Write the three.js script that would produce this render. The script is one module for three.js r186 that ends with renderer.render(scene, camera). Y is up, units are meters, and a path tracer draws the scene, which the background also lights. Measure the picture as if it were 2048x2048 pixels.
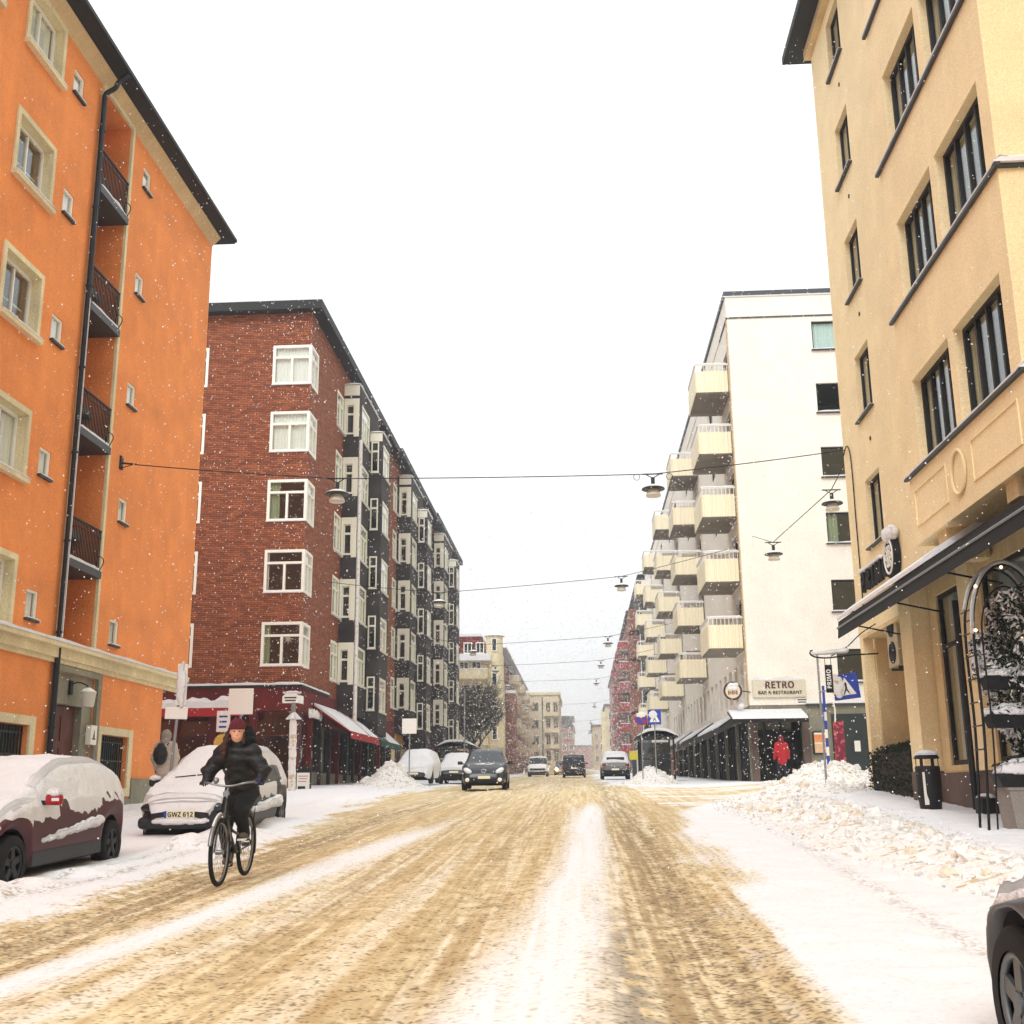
import * as THREE from 'three';
import { mergeGeometries, mergeVertices } from 'three/addons/utils/BufferGeometryUtils.js';
import { RoundedBoxGeometry } from 'three/addons/geometries/RoundedBoxGeometry.js';
import { TextGeometry } from 'three/addons/geometries/TextGeometry.js';
import { FontLoader } from 'three/addons/loaders/FontLoader.js';

// ---------- camera, sky, sun, exposure ----------
const scene = new THREE.Scene();
const camera = new THREE.PerspectiveCamera(48.158, 1, 0.1, 2000);
camera.position.set(0, 1.5, 0);
camera.rotation.set(0.24174, 0.05656, -0.01012, 'YXZ');
const renderer = new THREE.WebGLRenderer({ antialias: true });
renderer.toneMapping = THREE.LinearToneMapping;
renderer.toneMappingExposure = 1.3;
renderer.shadowMap.enabled = true;
{
  // overcast sky: brightness rises evenly from the horizon to the zenith
  const w = 64, h = 64, data = new Float32Array(w * h * 4), horizon = 0.9;
  for (let j = 0; j < h; j++) for (let i = 0; i < w; i++) {
    const el = ((j + 0.5) / h - 0.5) * Math.PI, s = Math.max(0, Math.sin(el)), cloud = 1 + 0.05 * (fbm(i / w * 10, j / h * 7, 4, 10) - 0.5) * 2, L = horizon * (1 + 0.4 * s) * cloud;
    data.set([L * 0.965, L * 0.985, L * 1.0, 1], (j * w + i) * 4);
  }
  const sky = new THREE.DataTexture(data, w, h, THREE.RGBAFormat, THREE.FloatType);
  sky.mapping = THREE.EquirectangularReflectionMapping; sky.magFilter = THREE.LinearFilter; sky.needsUpdate = true;
  scene.background = sky; scene.environment = sky;
}
const sun = new THREE.DirectionalLight(0xffffff, 1.4);
sun.position.set(-14, 60, 34); sun.target.position.set(0, 0, -40); scene.add(sun, sun.target);
sun.castShadow = true; sun.shadow.radius = 45; sun.shadow.mapSize.set(4096, 4096);
Object.assign(sun.shadow.camera, { left: -60, right: 60, top: 120, bottom: -120, near: 1, far: 300 });
scene.fog = new THREE.FogExp2(0xf4f4f5, 0.0013);

// ---------- helpers ----------
const V3 = (x, y, z) => new THREE.Vector3(x, y, z);
function rngOf(seed) { let a = seed >>> 0; return () => { a = (a + 0x6D2B79F5) | 0; let t = Math.imul(a ^ (a >>> 15), 1 | a); t = (t + Math.imul(t ^ (t >>> 7), 61 | t)) ^ t; return ((t ^ (t >>> 14)) >>> 0) / 4294967296; }; }
const R0 = rngOf(7), RW = rngOf(77);
function hash2(x, y) { let h = (Math.imul(x | 0, 374761393) + Math.imul(y | 0, 668265263)) | 0; h = Math.imul(h ^ (h >>> 13), 1274126177); return ((h ^ (h >>> 16)) >>> 0) / 4294967296; }
function vnoise(x, y, per) {
  const xi = Math.floor(x), yi = Math.floor(y), fx = x - xi, fy = y - yi, sx = fx * fx * (3 - 2 * fx), sy = fy * fy * (3 - 2 * fy);
  const m = per ? (v) => ((v % per) + per) % per : (v) => v;
  const a = hash2(m(xi), m(yi)), b = hash2(m(xi + 1), m(yi)), c = hash2(m(xi), m(yi + 1)), d = hash2(m(xi + 1), m(yi + 1));
  return a + (b - a) * sx + (c - a) * sy + (a - b - c + d) * sx * sy;
}
function fbm(x, y, o = 4, per) { let s = 0, a = 0.5, t = 0; for (let i = 0; i < o; i++) { s += a * vnoise(x, y, per); t += a; x *= 2; y *= 2; if (per) per *= 2; a *= 0.5; } return s / t; }
const sm = (a, b, x) => { const t = Math.min(1, Math.max(0, (x - a) / (b - a))); return t * t * (3 - 2 * t); };
const lerp = (a, b, t) => a + (b - a) * t;
function pw(keys, x) { if (x <= keys[0][0]) return keys[0][1]; for (let i = 1; i < keys.length; i++) if (x <= keys[i][0]) { const t = (x - keys[i - 1][0]) / (keys[i][0] - keys[i - 1][0]); return lerp(keys[i - 1][1], keys[i][1], t); } return keys[keys.length - 1][1]; }

function nz(g) {
  if (g.index) g = g.toNonIndexed();
  if (!g.attributes.normal) g.computeVertexNormals();
  for (const k of Object.keys(g.attributes)) if (!['position', 'normal', 'uv'].includes(k)) g.deleteAttribute(k);
  if (!g.attributes.uv) g.setAttribute('uv', new THREE.BufferAttribute(new Float32Array(g.attributes.position.count * 2), 2));
  return g;
}
const merge = (gs) => gs.length === 1 ? gs[0] : mergeGeometries(gs.map(nz));
function metreUV(g) {                                   // uv in metres, from the side each face points to
  g = nz(g); const p = g.attributes.position, n = g.attributes.normal, u = g.attributes.uv;
  for (let i = 0; i < p.count; i++) {
    const ax = Math.abs(n.getX(i)), ay = Math.abs(n.getY(i)), az = Math.abs(n.getZ(i));
    if (ay > ax && ay > az) u.setXY(i, p.getX(i), p.getZ(i));
    else if (ax > az) u.setXY(i, p.getZ(i), p.getY(i)); else u.setXY(i, p.getX(i), p.getY(i));
  }
  return g;
}
const bx = (x0, x1, y0, y1, z0, z1) => new THREE.BoxGeometry(Math.abs(x1 - x0), Math.abs(y1 - y0), Math.abs(z1 - z0)).translate((x0 + x1) / 2, (y0 + y1) / 2, (z0 + z1) / 2);
function rod(a, b, r0, r1 = r0, seg = 8, open = false) {
  const d = new THREE.Vector3().subVectors(b, a), L = d.length();
  const g = new THREE.CylinderGeometry(r1, r0, L, seg, 1, open);
  g.applyQuaternion(new THREE.Quaternion().setFromUnitVectors(V3(0, 1, 0), d.normalize()));
  return g.translate((a.x + b.x) / 2, (a.y + b.y) / 2, (a.z + b.z) / 2);
}
const tube = (pts, r, n = 24, seg = 8, closed = false) => new THREE.TubeGeometry(new THREE.CatmullRomCurve3(pts, closed, 'centripetal'), n, r, seg, closed);
// a flat outline (list of [x, y]) with holes, pushed to a thickness along +z
function slab(outline, holes, depth, bevel = 0) {
  const s = new THREE.Shape(outline.map(([x, y]) => new THREE.Vector2(x, y)));
  for (const h of holes || []) s.holes.push(new THREE.Path(h.map(([x, y]) => new THREE.Vector2(x, y))));
  return new THREE.ExtrudeGeometry(s, { depth, bevelEnabled: bevel > 0, bevelSize: bevel, bevelThickness: bevel, bevelSegments: 1, curveSegments: 10 });
}
const rect = (x0, x1, y0, y1) => [[x0, y0], [x1, y0], [x1, y1], [x0, y1]];
const hole = (x0, x1, y0, y1) => [[x0, y0], [x0, y1], [x1, y1], [x1, y0]];
// frames of walls: u runs along the wall, v is up, n points outwards
function frameL(X) { return { m: new THREE.Matrix4().makeBasis(V3(0, 0, -1), V3(0, 1, 0), V3(1, 0, 0)).setPosition(X, 0, 0) }; }        // u = distance up the street
function frameR(X) { return { m: new THREE.Matrix4().makeBasis(V3(0, 0, -1), V3(0, 1, 0), V3(-1, 0, 0)).setPosition(X, 0, 0), flip: true }; }
function frameF(Z) { return { m: new THREE.Matrix4().makeBasis(V3(1, 0, 0), V3(0, 1, 0), V3(0, 0, 1)).setPosition(0, 0, Z) }; }
function onto(F, g) {
  g = nz(g); g.applyMatrix4(F.m);
  if (F.flip) for (const k of ['position', 'normal', 'uv']) { const a = g.attributes[k], s = a.itemSize, r = a.array; for (let i = 0; i < a.count; i += 3) for (let c = 0; c < s; c++) { const q = r[(i + 1) * s + c]; r[(i + 1) * s + c] = r[(i + 2) * s + c]; r[(i + 2) * s + c] = q; } }
  return g;
}
const fb = (F, u0, u1, v0, v1, n0, n1) => onto(F, bx(u0, u1, v0, v1, n0, n1));

const taken = new Map(), origin = new WeakMap();
function numbered(name) { const k = taken.get(name) || 0; taken.set(name, k + 1); return k ? `${name}_${String(k).padStart(3, '0')}` : name; }
function tag(o, label, category, group, kind) { if (label) o.userData.label = label; if (category) o.userData.category = category; if (group) o.userData.group = group; if (kind) o.userData.kind = kind; return o; }
function thing(name, label, category, [x, y, z] = [0, 0, 0], group, world = true) {
  const o = new THREE.Group(); o.name = numbered(name); o.position.set(x, y, z); scene.add(o); origin.set(o, world ? V3(x, y, z) : V3(0, 0, 0));
  return tag(o, label, category, group);
}
function put(parent, name, geo, mat, label) {           // one mesh = one part; geometry given in the thing's coordinates
  let g = Array.isArray(geo) ? merge(geo) : nz(geo); const o = origin.get(parent) || V3(0, 0, 0);
  if (mat.userData.metre) g = metreUV(g);
  g.translate(-o.x, -o.y, -o.z);
  const m = new THREE.Mesh(g, mat); m.name = name; parent.add(m); origin.set(m, o); if (label) m.userData.label = label;
  return m;
}
function solo(name, geo, mat, label, category, group, kind) {   // a thing that is one mesh
  let g = Array.isArray(geo) ? merge(geo) : nz(geo); if (mat.userData.metre) g = metreUV(g);
  const m = new THREE.Mesh(g, mat); m.name = numbered(name); scene.add(m); return tag(m, label, category, group, kind);
}
// surface of a distance field (surface nets)
function netMesh(sdf, lo, hi, cell) {
  const n = [0, 1, 2].map((k) => Math.ceil((hi[k] - lo[k]) / cell) + 1), [nx, ny, nzz] = n, f = new Float32Array(nx * ny * nzz);
  for (let k = 0, q = 0; k < nzz; k++) for (let j = 0; j < ny; j++) for (let i = 0; i < nx; i++, q++) f[q] = sdf(lo[0] + i * cell, lo[1] + j * cell, lo[2] + k * cell);
  const id = new Int32Array(nx * ny * nzz).fill(-1), pos = [], idx = [], at = (i, j, k) => i + nx * (j + ny * k);
  for (let k = 0; k < nzz - 1; k++) for (let j = 0; j < ny - 1; j++) for (let i = 0; i < nx - 1; i++) {
    let c = 0, sx = 0, sy = 0, sz = 0; const v = [];
    for (let d = 0; d < 8; d++) v.push(f[at(i + (d & 1), j + ((d >> 1) & 1), k + (d >> 2))]);
    for (const [a, b] of EDGES) if ((v[a] < 0) !== (v[b] < 0)) { const t = v[a] / (v[a] - v[b]); c++; sx += (a & 1) + ((b & 1) - (a & 1)) * t; sy += ((a >> 1) & 1) + (((b >> 1) & 1) - ((a >> 1) & 1)) * t; sz += (a >> 2) + ((b >> 2) - (a >> 2)) * t; }
    if (c) { id[at(i, j, k)] = pos.length / 3; pos.push(lo[0] + (i + sx / c) * cell, lo[1] + (j + sy / c) * cell, lo[2] + (k + sz / c) * cell); }
  }
  for (let k = 1; k < nzz - 1; k++) for (let j = 1; j < ny - 1; j++) for (let i = 1; i < nx - 1; i++) {
    const a = f[at(i, j, k)];
    const face = (b, q0, q1, q2, q3) => { if ((a < 0) === (b < 0)) return; const q = [q0, q1, q2, q3].map((t) => id[t]); if (q.some((t) => t < 0)) return; a < 0 ? idx.push(q[0], q[1], q[2], q[0], q[2], q[3]) : idx.push(q[0], q[2], q[1], q[0], q[3], q[2]); };
    face(f[at(i + 1, j, k)], at(i, j - 1, k - 1), at(i, j, k - 1), at(i, j, k), at(i, j - 1, k));
    face(f[at(i, j + 1, k)], at(i - 1, j, k - 1), at(i - 1, j, k), at(i, j, k), at(i, j, k - 1));
    face(f[at(i, j, k + 1)], at(i - 1, j - 1, k), at(i, j - 1, k), at(i, j, k), at(i - 1, j, k));
  }
  const g = new THREE.BufferGeometry(); g.setAttribute('position', new THREE.Float32BufferAttribute(pos, 3)); g.setIndex(idx); g.computeVertexNormals(); return g;
}
const EDGES = [[0, 1], [2, 3], [4, 5], [6, 7], [0, 2], [1, 3], [4, 6], [5, 7], [0, 4], [1, 5], [2, 6], [3, 7]];
// tapered capsule distance and smooth union
function cone(ax, ay, az, ra, bx_, by, bz, rb) { const dx = bx_ - ax, dy = by - ay, dz = bz - az, L2 = dx * dx + dy * dy + dz * dz; return (x, y, z) => { let t = ((x - ax) * dx + (y - ay) * dy + (z - az) * dz) / L2; t = t < 0 ? 0 : t > 1 ? 1 : t; const ex = x - ax - dx * t, ey = y - ay - dy * t, ez = z - az - dz * t; return Math.sqrt(ex * ex + ey * ey + ez * ez) - (ra + (rb - ra) * t); }; }
const ell = (cx, cy, cz, rx, ry, rz) => (x, y, z) => { const a = (x - cx) / rx, b = (y - cy) / ry, c = (z - cz) / rz; const k = Math.sqrt(a * a + b * b + c * c); return (k - 1) * Math.min(rx, ry, rz); };
const blend = (fs, k) => (x, y, z) => { let d = fs[0](x, y, z); for (let i = 1; i < fs.length; i++) { const e = fs[i](x, y, z), h = Math.max(k - Math.abs(d - e), 0) / k; d = Math.min(d, e) - h * h * k * 0.25; } return d; };

// ---------- materials ----------
const mats = {};
function tex(w, h, fn, srgb = true, rep = [1, 1]) {
  const d = new Uint8Array(w * h * 4);
  for (let j = 0; j < h; j++) for (let i = 0; i < w; i++) { const c = fn(i / w, j / h, i, j), o = (j * w + i) * 4; d[o] = c[0]; d[o + 1] = c[1]; d[o + 2] = c[2]; d[o + 3] = 255; }
  const t = new THREE.DataTexture(d, w, h); t.wrapS = t.wrapT = THREE.RepeatWrapping; t.magFilter = THREE.LinearFilter; t.minFilter = THREE.LinearMipmapLinearFilter; t.generateMipmaps = true;
  if (srgb) t.colorSpace = THREE.SRGBColorSpace; t.repeat.set(...rep); t.needsUpdate = true; return t;
}
const hex = (c) => [(c >> 16) & 255, (c >> 8) & 255, c & 255];
const cl = (v) => v < 0 ? 0 : v > 255 ? 255 : v;
// fine grain in grey, tiles of 1 m, shared by plaster walls as relief
const grainTex = tex(512, 512, (u, v, i, j) => { const g = 255 * (0.55 * fbm(u * 64, v * 64, 3, 64) + 0.45 * hash2(i, j)); return [g, g, g]; }, false, [0.5, 0.5]);
function plaster(c, spread = 0.10, streak = 0.04, bump = 0.006) {      // painted render with weather patches, tile 6 m
  const [r, g, b] = hex(c);
  const t = tex(512, 512, (u, v, i, j) => { const k = 1 + spread * (fbm(u * 9, v * 9, 5, 9) - 0.5) * 2 + streak * (fbm(u * 60, v * 3, 3, 60) - 0.5) * 2 + 0.13 * (hash2(i, j) - 0.5) + 0.05 * (hash2((i >> 1) + 9, j >> 1) - 0.5); return [cl(r * k), cl(g * k), cl(b * k)]; }, true, [1 / 6, 1 / 6]);
  const m = new THREE.MeshStandardMaterial({ map: t, roughness: 0.95, bumpMap: grainTex, bumpScale: bump }); m.userData.metre = true; return m;
}
const flat = (c, rough = 0.8, metal = 0, extra = {}) => new THREE.MeshStandardMaterial({ color: c, roughness: rough, metalness: metal, ...extra });
function brickMat(c1, c2, mortar) {                     // courses of 86 mm, tile 2 m x 2.4 m
  const A = hex(c1), B = hex(c2), M = hex(mortar), W = 512, H = 512;
  const at = (u, v) => { const row = Math.floor(v * 28), fv = v * 28 - row, off = (row % 2) * 0.5, cu = u * 7 + off, col = Math.floor(cu) % 7, fu = cu - Math.floor(cu); return [row, col, (fv < 0.2 || fu < 0.06)]; };
  const t = tex(W, H, (u, v, i, j) => { const [row, col, joint] = at(u, v); const k = hash2(row * 17 + 3, col * 31 + 5), n = 0.78 + 0.3 * hash2(i, j) + 0.16 * k, C = joint ? M : [0, 1, 2].map((q) => lerp(A[q], B[q], k)); return C.map((q) => cl(q * n)); }, true, [0.5, 1 / 2.4]);
  const b = tex(W, H, (u, v) => { const g = at(u, v)[2] ? 60 : 220; return [g, g, g]; }, false, [0.5, 1 / 2.4]);
  const m = new THREE.MeshStandardMaterial({ map: t, roughness: 0.9, bumpMap: b, bumpScale: 0.008 }); m.userData.metre = true; return m;
}
const snowTex = tex(512, 512, (u, v, i, j) => { const k = 233 + 14 * (fbm(u * 12, v * 12, 4, 12) - 0.5) + 7 * (hash2(i, j) - 0.5); return [cl(k), cl(k), cl(k + 1)]; }, true, [0.5, 0.5]);
const snowBump = tex(512, 512, (u, v, i, j) => { const g = 255 * (0.75 * fbm(u * 24, v * 24, 5, 24) + 0.25 * hash2(i, j)); return [g, g, g]; }, false, [0.5, 0.5]);
const M = {
  snow: (() => { const m = new THREE.MeshStandardMaterial({ map: snowTex, roughness: 0.95, bumpMap: snowBump, bumpScale: 0.03 }); m.userData.metre = true; return m; })(),
  dirtySnow: (() => { const t = tex(512, 512, (u, v, i, j) => { const d = 0.8 * sm(0.56, 0.78, fbm(u * 14 + 3, v * 14, 5, 14)), s = hash2(i >> 1, j >> 1) > 0.975 ? 0.62 : 1; return [cl((240 - 48 * d) * s), cl((237 - 66 * d) * s), cl((233 - 104 * d) * s)]; }, true, [0.7, 0.7]); const m = new THREE.MeshStandardMaterial({ map: t, roughness: 0.95, bumpMap: snowBump, bumpScale: 0.014 }); m.userData.metre = true; return m; })(),
  orange: plaster(0xef9350, 0.07, 0.02, 0.014),
  cream: plaster(0xddcfa8, 0.1), yellow: plaster(0xf4deb0, 0.04, 0.015), white: plaster(0xf2ebdf, 0.03, 0.012, 0.004), sand: plaster(0xcdb48a, 0.08),
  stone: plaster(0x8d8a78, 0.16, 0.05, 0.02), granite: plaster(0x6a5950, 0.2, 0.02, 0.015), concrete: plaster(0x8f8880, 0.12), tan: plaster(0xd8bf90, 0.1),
  brick: brickMat(0xb8683c, 0x6e3820, 0x2e1d17), brickFar: brickMat(0xa05d48, 0x7f4234, 0x8a7468), redPaint: plaster(0x661812, 0.2, 0.08), slate: plaster(0x3a3535, 0.35, 0.1, 0.01),
  balcony: (() => { const t = tex(256, 64, (u, v, i, j) => { const s = Math.abs(((u * 32) % 1) - 0.5) * 2, k = 0.95 + 0.09 * s + 0.06 * (hash2(i >> 3, 5) - 0.5) + 0.03 * hash2(i, j); return [cl(246 * k), cl(234 * k), cl(202 * k)]; }, true, [0.4, 1]); const b = tex(256, 8, (u) => { const g = 255 * Math.abs(((u * 32) % 1) - 0.5) * 2; return [g, g, g]; }, false, [0.4, 1]); const m = new THREE.MeshStandardMaterial({ map: t, roughness: 0.6, bumpMap: b, bumpScale: 0.02 }); m.userData.metre = true; return m; })(),
  roof: flat(0x0d0e12, 0.7), black: flat(0x08090b, 0.6), rubber: flat(0x0b0b0d, 0.9), iron: flat(0x15171b, 0.55, 0.4), steel: flat(0x8b8f92, 0.4, 0.8), zinc: flat(0x44484b, 0.5, 0.5),
  pipe: flat(0x1b222a, 0.45, 0.3), whitePaint: flat(0xf0ece0, 0.5), darkFrame: flat(0x0b0d0f, 0.6), greenFrame: flat(0x1f2a29, 0.5), wood: (() => { const t = tex(128, 256, (u, v, i, j) => { const k = 0.75 + 0.5 * fbm(u * 20, v * 2.5, 4, 20) + 0.1 * (hash2(i, j) - 0.5); return [cl(88 * k), cl(42 * k), cl(28 * k)]; }); const m = new THREE.MeshStandardMaterial({ map: t, roughness: 0.55 }); m.userData.metre = true; return m; })(),
  pane: new THREE.MeshPhysicalMaterial({ color: 0xf6f9f9, transmission: 1, thickness: 0, roughness: 0.03, ior: 1.5 }),
  farPane: new THREE.MeshPhysicalMaterial({ color: 0x12181c, roughness: 0.28, specularIntensity: 0.35 }), curtain: flat(0xfbf6ea, 0.9), greenCurtain: flat(0x9aa583, 0.9), shopBlind: flat(0xa9aeaa, 0.9), room: flat(0x8c8478, 0.9), bayFrame: flat(0xf1ecd9, 0.6), paleBlind: flat(0xcfe0d8, 0.8),
  lamp: flat(0x2e3230, 0.45, 0.4), milk: new THREE.MeshPhysicalMaterial({ color: 0xe8e4d8, roughness: 0.5, transmission: 0.35, thickness: 0 }), glow: flat(0xfff0d0, 0.5, 0, { emissive: 0xffd9a0, emissiveIntensity: 3 }),
  cable: flat(0x1a1a1c, 0.7), skin: flat(0xd9a487, 0.6), awningRed: flat(0xa5141c, 0.8), awningGreen: flat(0x1d4a3c, 0.8), awningBlack: flat(0x08080b, 0.8), awningCream: flat(0xe8e4d6, 0.8),
};
// ---------- ground ----------
const GK = [[-80, -2.9], [-10, -0.42], [0, 0], [12, 0.5], [22.5, 0.94], [43, 1.6], [80, 2.42], [115, 3.2], [200, 5.1], [320, 7.8], [600, 14]];
const G = (d) => 0.25 * (pw(GK, d - 4) + 2 * pw(GK, d) + pw(GK, d + 4));
const leftEdge = (d) => pw([[5, -4.75], [10, -5.0], [18, -5.0], [26, -5.5], [34, -6.3], [60, -6.3], [400, -6.3]], d);
const rightEdge = (d) => pw([[5, 1.1], [7, 1.18], [12, 1.5], [17.6, 1.7], [24, 2.0], [28, 2.4], [31, 3.4], [33, 5.5], [35, 14], [45.5, 14], [47, 6], [49, 2.2], [53, 1.3], [80, 1.0], [400, 1.0]], d);
function ground(x, z) {                                 // height of the snow and road surface
  const d = -z; let h = G(d);
  h += 0.10 * sm(4.6, 5.4, x) * (1 - sm(32, 34, d)) + pw([[0, 0], [18, -0.02], [24, 0.02], [31, 0.16], [48, 0.12], [60, 0.05]], d) * sm(4.5, 7, x);
  h += 0.13 * sm(-8.2, -8.7, x) * (d < 33 || d > 49 ? 1 : 0.6);
  const off = Math.max(sm(leftEdge(d) + 0.4, leftEdge(d) - 0.3, x), sm(rightEdge(d) - 0.3, rightEdge(d) + 0.4, x));
  h += off * (0.05 + 0.055 * (fbm(x * 1.7 + 9, z * 1.7, 4) - 0.4));
  if (d < 60) { h += (1 - off) * 0.03 * (fbm(x * 3.2, z * 0.5, 3) - 0.5); h += 0.02 * (fbm(x * 9, z * 7, 2) - 0.5) * (0.4 + off * 0.6); h -= 0.03 * (Math.exp(-(((x - 0.85) / 0.3) ** 2)) + Math.exp(-(((x + 1.1) / 0.35) ** 2)) + Math.exp(-(((x + 2.4) / 0.3) ** 2)) + Math.exp(-(((x + 4.2) / 0.3) ** 2))); h += 0.035 * (Math.exp(-(((x - 0.05) / 0.25) ** 2)) + Math.exp(-(((x + 3.3) / 0.25) ** 2))); }
  if (x > rightEdge(d) && x < 8 && d < 30) { const q = 0.05 * (fbm(x * 4.2 + 3, z * 4.2, 3) - 0.5); h += q; const fx = Math.floor(x / 0.55), fz = Math.floor(z / 0.75), r1 = hash2(fx, fz), px = (fx + 0.3 + 0.4 * r1) * 0.55, pz = (fz + 0.3 + 0.4 * hash2(fz, fx)) * 0.75; if (r1 > 0.55 && x > 4.9) h -= 0.05 * Math.exp(-(((x - px) / 0.08) ** 2) - (((z - pz) / 0.15) ** 2)); }
  h += 0.20 * Math.exp(-(((x - leftEdge(d) + 0.9) / 0.35) ** 2)) * sm(0.35, 0.7, fbm(z * 0.8, 4.2, 3)) * sm(44, 30, d);      // ploughed edge beside the parked cars
  return h;
}
function sheet(x0, x1, z0, z1, nx, nzv, fn) {           // a grid sheet, uv 0..1 across it
  const g = new THREE.PlaneGeometry(1, 1, nx, nzv), p = g.attributes.position, u = g.attributes.uv;
  for (let i = 0; i < p.count; i++) { const a = u.getX(i), b = u.getY(i), x = lerp(x0, x1, a), z = lerp(z0, z1, b); p.setXYZ(i, x, fn(x, z), z); }
  g.computeVertexNormals(); return g;
}
{
  const inPatch = (x, z) => x > -12.4 && x < 15 && z < 1 && z > -133;
  const gg = sheet(-120, 120, 30, -440, 96, 188, (x, z) => inPatch(x, z) ? G(-z) - 0.5 : G(-z) + 0.02);
  solo('ground', gg, M.snow, null, null, null, 'structure');
  // sanded road and snow beside it: what lies where, measured in metres
  const bell = (x, c, w) => Math.exp(-(((x - c) / w) ** 2));
  const roadColour = (x, z) => {
    const d = -z, S1 = fbm(x * 6 + 3, z * 0.13, 3), S2 = fbm(x * 19 + 11, z * 0.42, 3), n1 = fbm(x * 1.6, z * 0.45, 4), n2 = fbm(x * 9 + 40, z * 6, 4), n3 = fbm(x * 40 + 5, z * 34, 3), far = sm(25, 60, d);
    const e = (S1 - 0.5) * 0.5 + (n1 - 0.5) * 0.7 + (n2 - 0.5) * 0.4;
    const inside = Math.min(sm(leftEdge(d) - 0.4, leftEdge(d) + 0.4, x + e), sm(rightEdge(d) + 0.4, rightEdge(d) - 0.4, x + e * (d > 30 ? 1.6 : 1)));
    const c1 = pw([[5, -4.3], [7.5, -3.75], [11, -3.4], [15, -3.2], [19, -2.95], [24, -2.6], [30, -2.3]], d), c2 = pw([[5, -0.55], [7, -0.42], [10, -0.2], [15, -0.05], [26, 0.18], [34, 0.4]], d), w2 = pw([[5, 0.62], [8, 0.52], [12, 0.4], [30, 0.38]], d);
    const strips = bell(x, c1, 0.34) * sm(30, 16, d) * 1.0 + bell(x, c1 + 0.75, 0.22) * 0.45 * sm(20, 10, d) + bell(x, c2, w2) * 1.05 * sm(36, 26, d) + 0.4 * bell(x, -1.75, 0.3) * sm(22, 12, d) + (d > 30 && x > 2 ? 0.8 * sm(0.35, 0.65, fbm(x * 0.5, z * 1.2, 3)) : 0);
    let t = inside * (1 - Math.min(0.97, strips * (0.78 + 0.7 * (S2 - 0.45) + 0.6 * (n2 - 0.5))));
    t *= 0.86 + 0.55 * (S1 - 0.5) + 0.45 * (S2 - 0.5);
    t = lerp(sm(0.12, 0.82, t + 0.34 * (n3 - 0.5) + 0.3 * (n2 - 0.5)), t, far);
    const tone = Math.min(1, Math.max(0, 0.42 + 1.1 * (S2 - 0.5) + 0.9 * (n2 - 0.5) + 0.5 * (S1 - 0.5))), light = [230, 212, 170], deep = [188, 160, 112];
    let c = [0, 1, 2].map((k) => lerp([236, 236, 237][k], lerp(light[k], deep[k], tone), t));
    const track = t * Math.min(1, bell(x, 0.62 + 0.01 * d, 0.42) * 0.8 + bell(x, -4.35, 0.45) * 0.6 + bell(x, -1.1, 0.3) * 0.35 + bell(x, -2.5, 0.3) * 0.35) * sm(0.35, 0.62, S2 * 0.6 + n2 * 0.4) * 0.5; c = [lerp(c[0], 126, track), lerp(c[1], 108, track), lerp(c[2], 84, track)];
    const grey = bell(x, 0.28, 0.13) * sm(12, 8.5, d) * sm(0.35, 0.6, n2) * 0.6; c = [lerp(c[0], 140, grey), lerp(c[1], 138, grey), lerp(c[2], 136, grey)];
    const spk = sm(0.66, 0.73, n3 + 0.14 * (n2 - 0.5) + 0.10 * bell(x, 0.95, 0.4) + 0.08 * bell(x, -4.4, 0.5)) * (0.12 + 0.88 * t) * sm(45, 20, d); c = [lerp(c[0], 58, spk * 0.5), lerp(c[1], 52, spk * 0.5), lerp(c[2], 44, spk * 0.5)];
    const n4 = fbm(x * 46, z * 30, 2), rut = (bell(x, -5.55 - 0.05 * Math.sin(z), 0.1) + bell(x, -6.0, 0.09) + 0.6 * bell(x, 2.4 + 0.04 * d, 0.12)) * sm(0.5, 0.66, n4 + 0.25 * (n2 - 0.5)) * sm(22, 14, d); c = [lerp(c[0], 150, rut * 0.7), lerp(c[1], 138, rut * 0.7), lerp(c[2], 120, rut * 0.7)];
    return [c, t, spk + 0.6 * rut, S2];
  };
  const near = { x0: -9, x1: 7, z0: 0, z1: -30 };
  const W = 1024, H = 2048, hb = [];
  const ct = tex(W, H, (u, v, i, j) => { const [c, t, s, f] = roadColour(lerp(near.x0, near.x1, u), lerp(near.z0, near.z1, v)); const k = 1 + 0.07 * (hash2(i, j) - 0.5) * (0.4 + t); hb[j * W + i] = 255 * (0.55 + 0.3 * (hash2(i + 7, j) - 0.5) * (0.3 + t) - 0.35 * s - 0.1 * t + 0.5 * (f - 0.5) * t); return c.map((q) => cl(q * k)); });
  const tread = (x, z) => -z < 13 && Math.abs(x - 0.95 - 0.06 * Math.sin(z * 0.6)) < 0.13 ? (Math.abs(((z / 0.045) % 1)) < 0.5 ? -30 : 22) : 0;
  const bt = tex(W, H, (u, v, i, j) => { const g = cl(hb[j * W + i] + tread(lerp(near.x0, near.x1, u), lerp(near.z0, near.z1, v))); return [g, g, g]; }, false);
  const roadNear = new THREE.MeshStandardMaterial({ map: ct, roughness: 0.93, bumpMap: bt, bumpScale: 0.025 });
  solo('road', sheet(near.x0, near.x1, near.z0, near.z1, 200, 360, ground), roadNear, null, null, null, 'structure');
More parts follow.
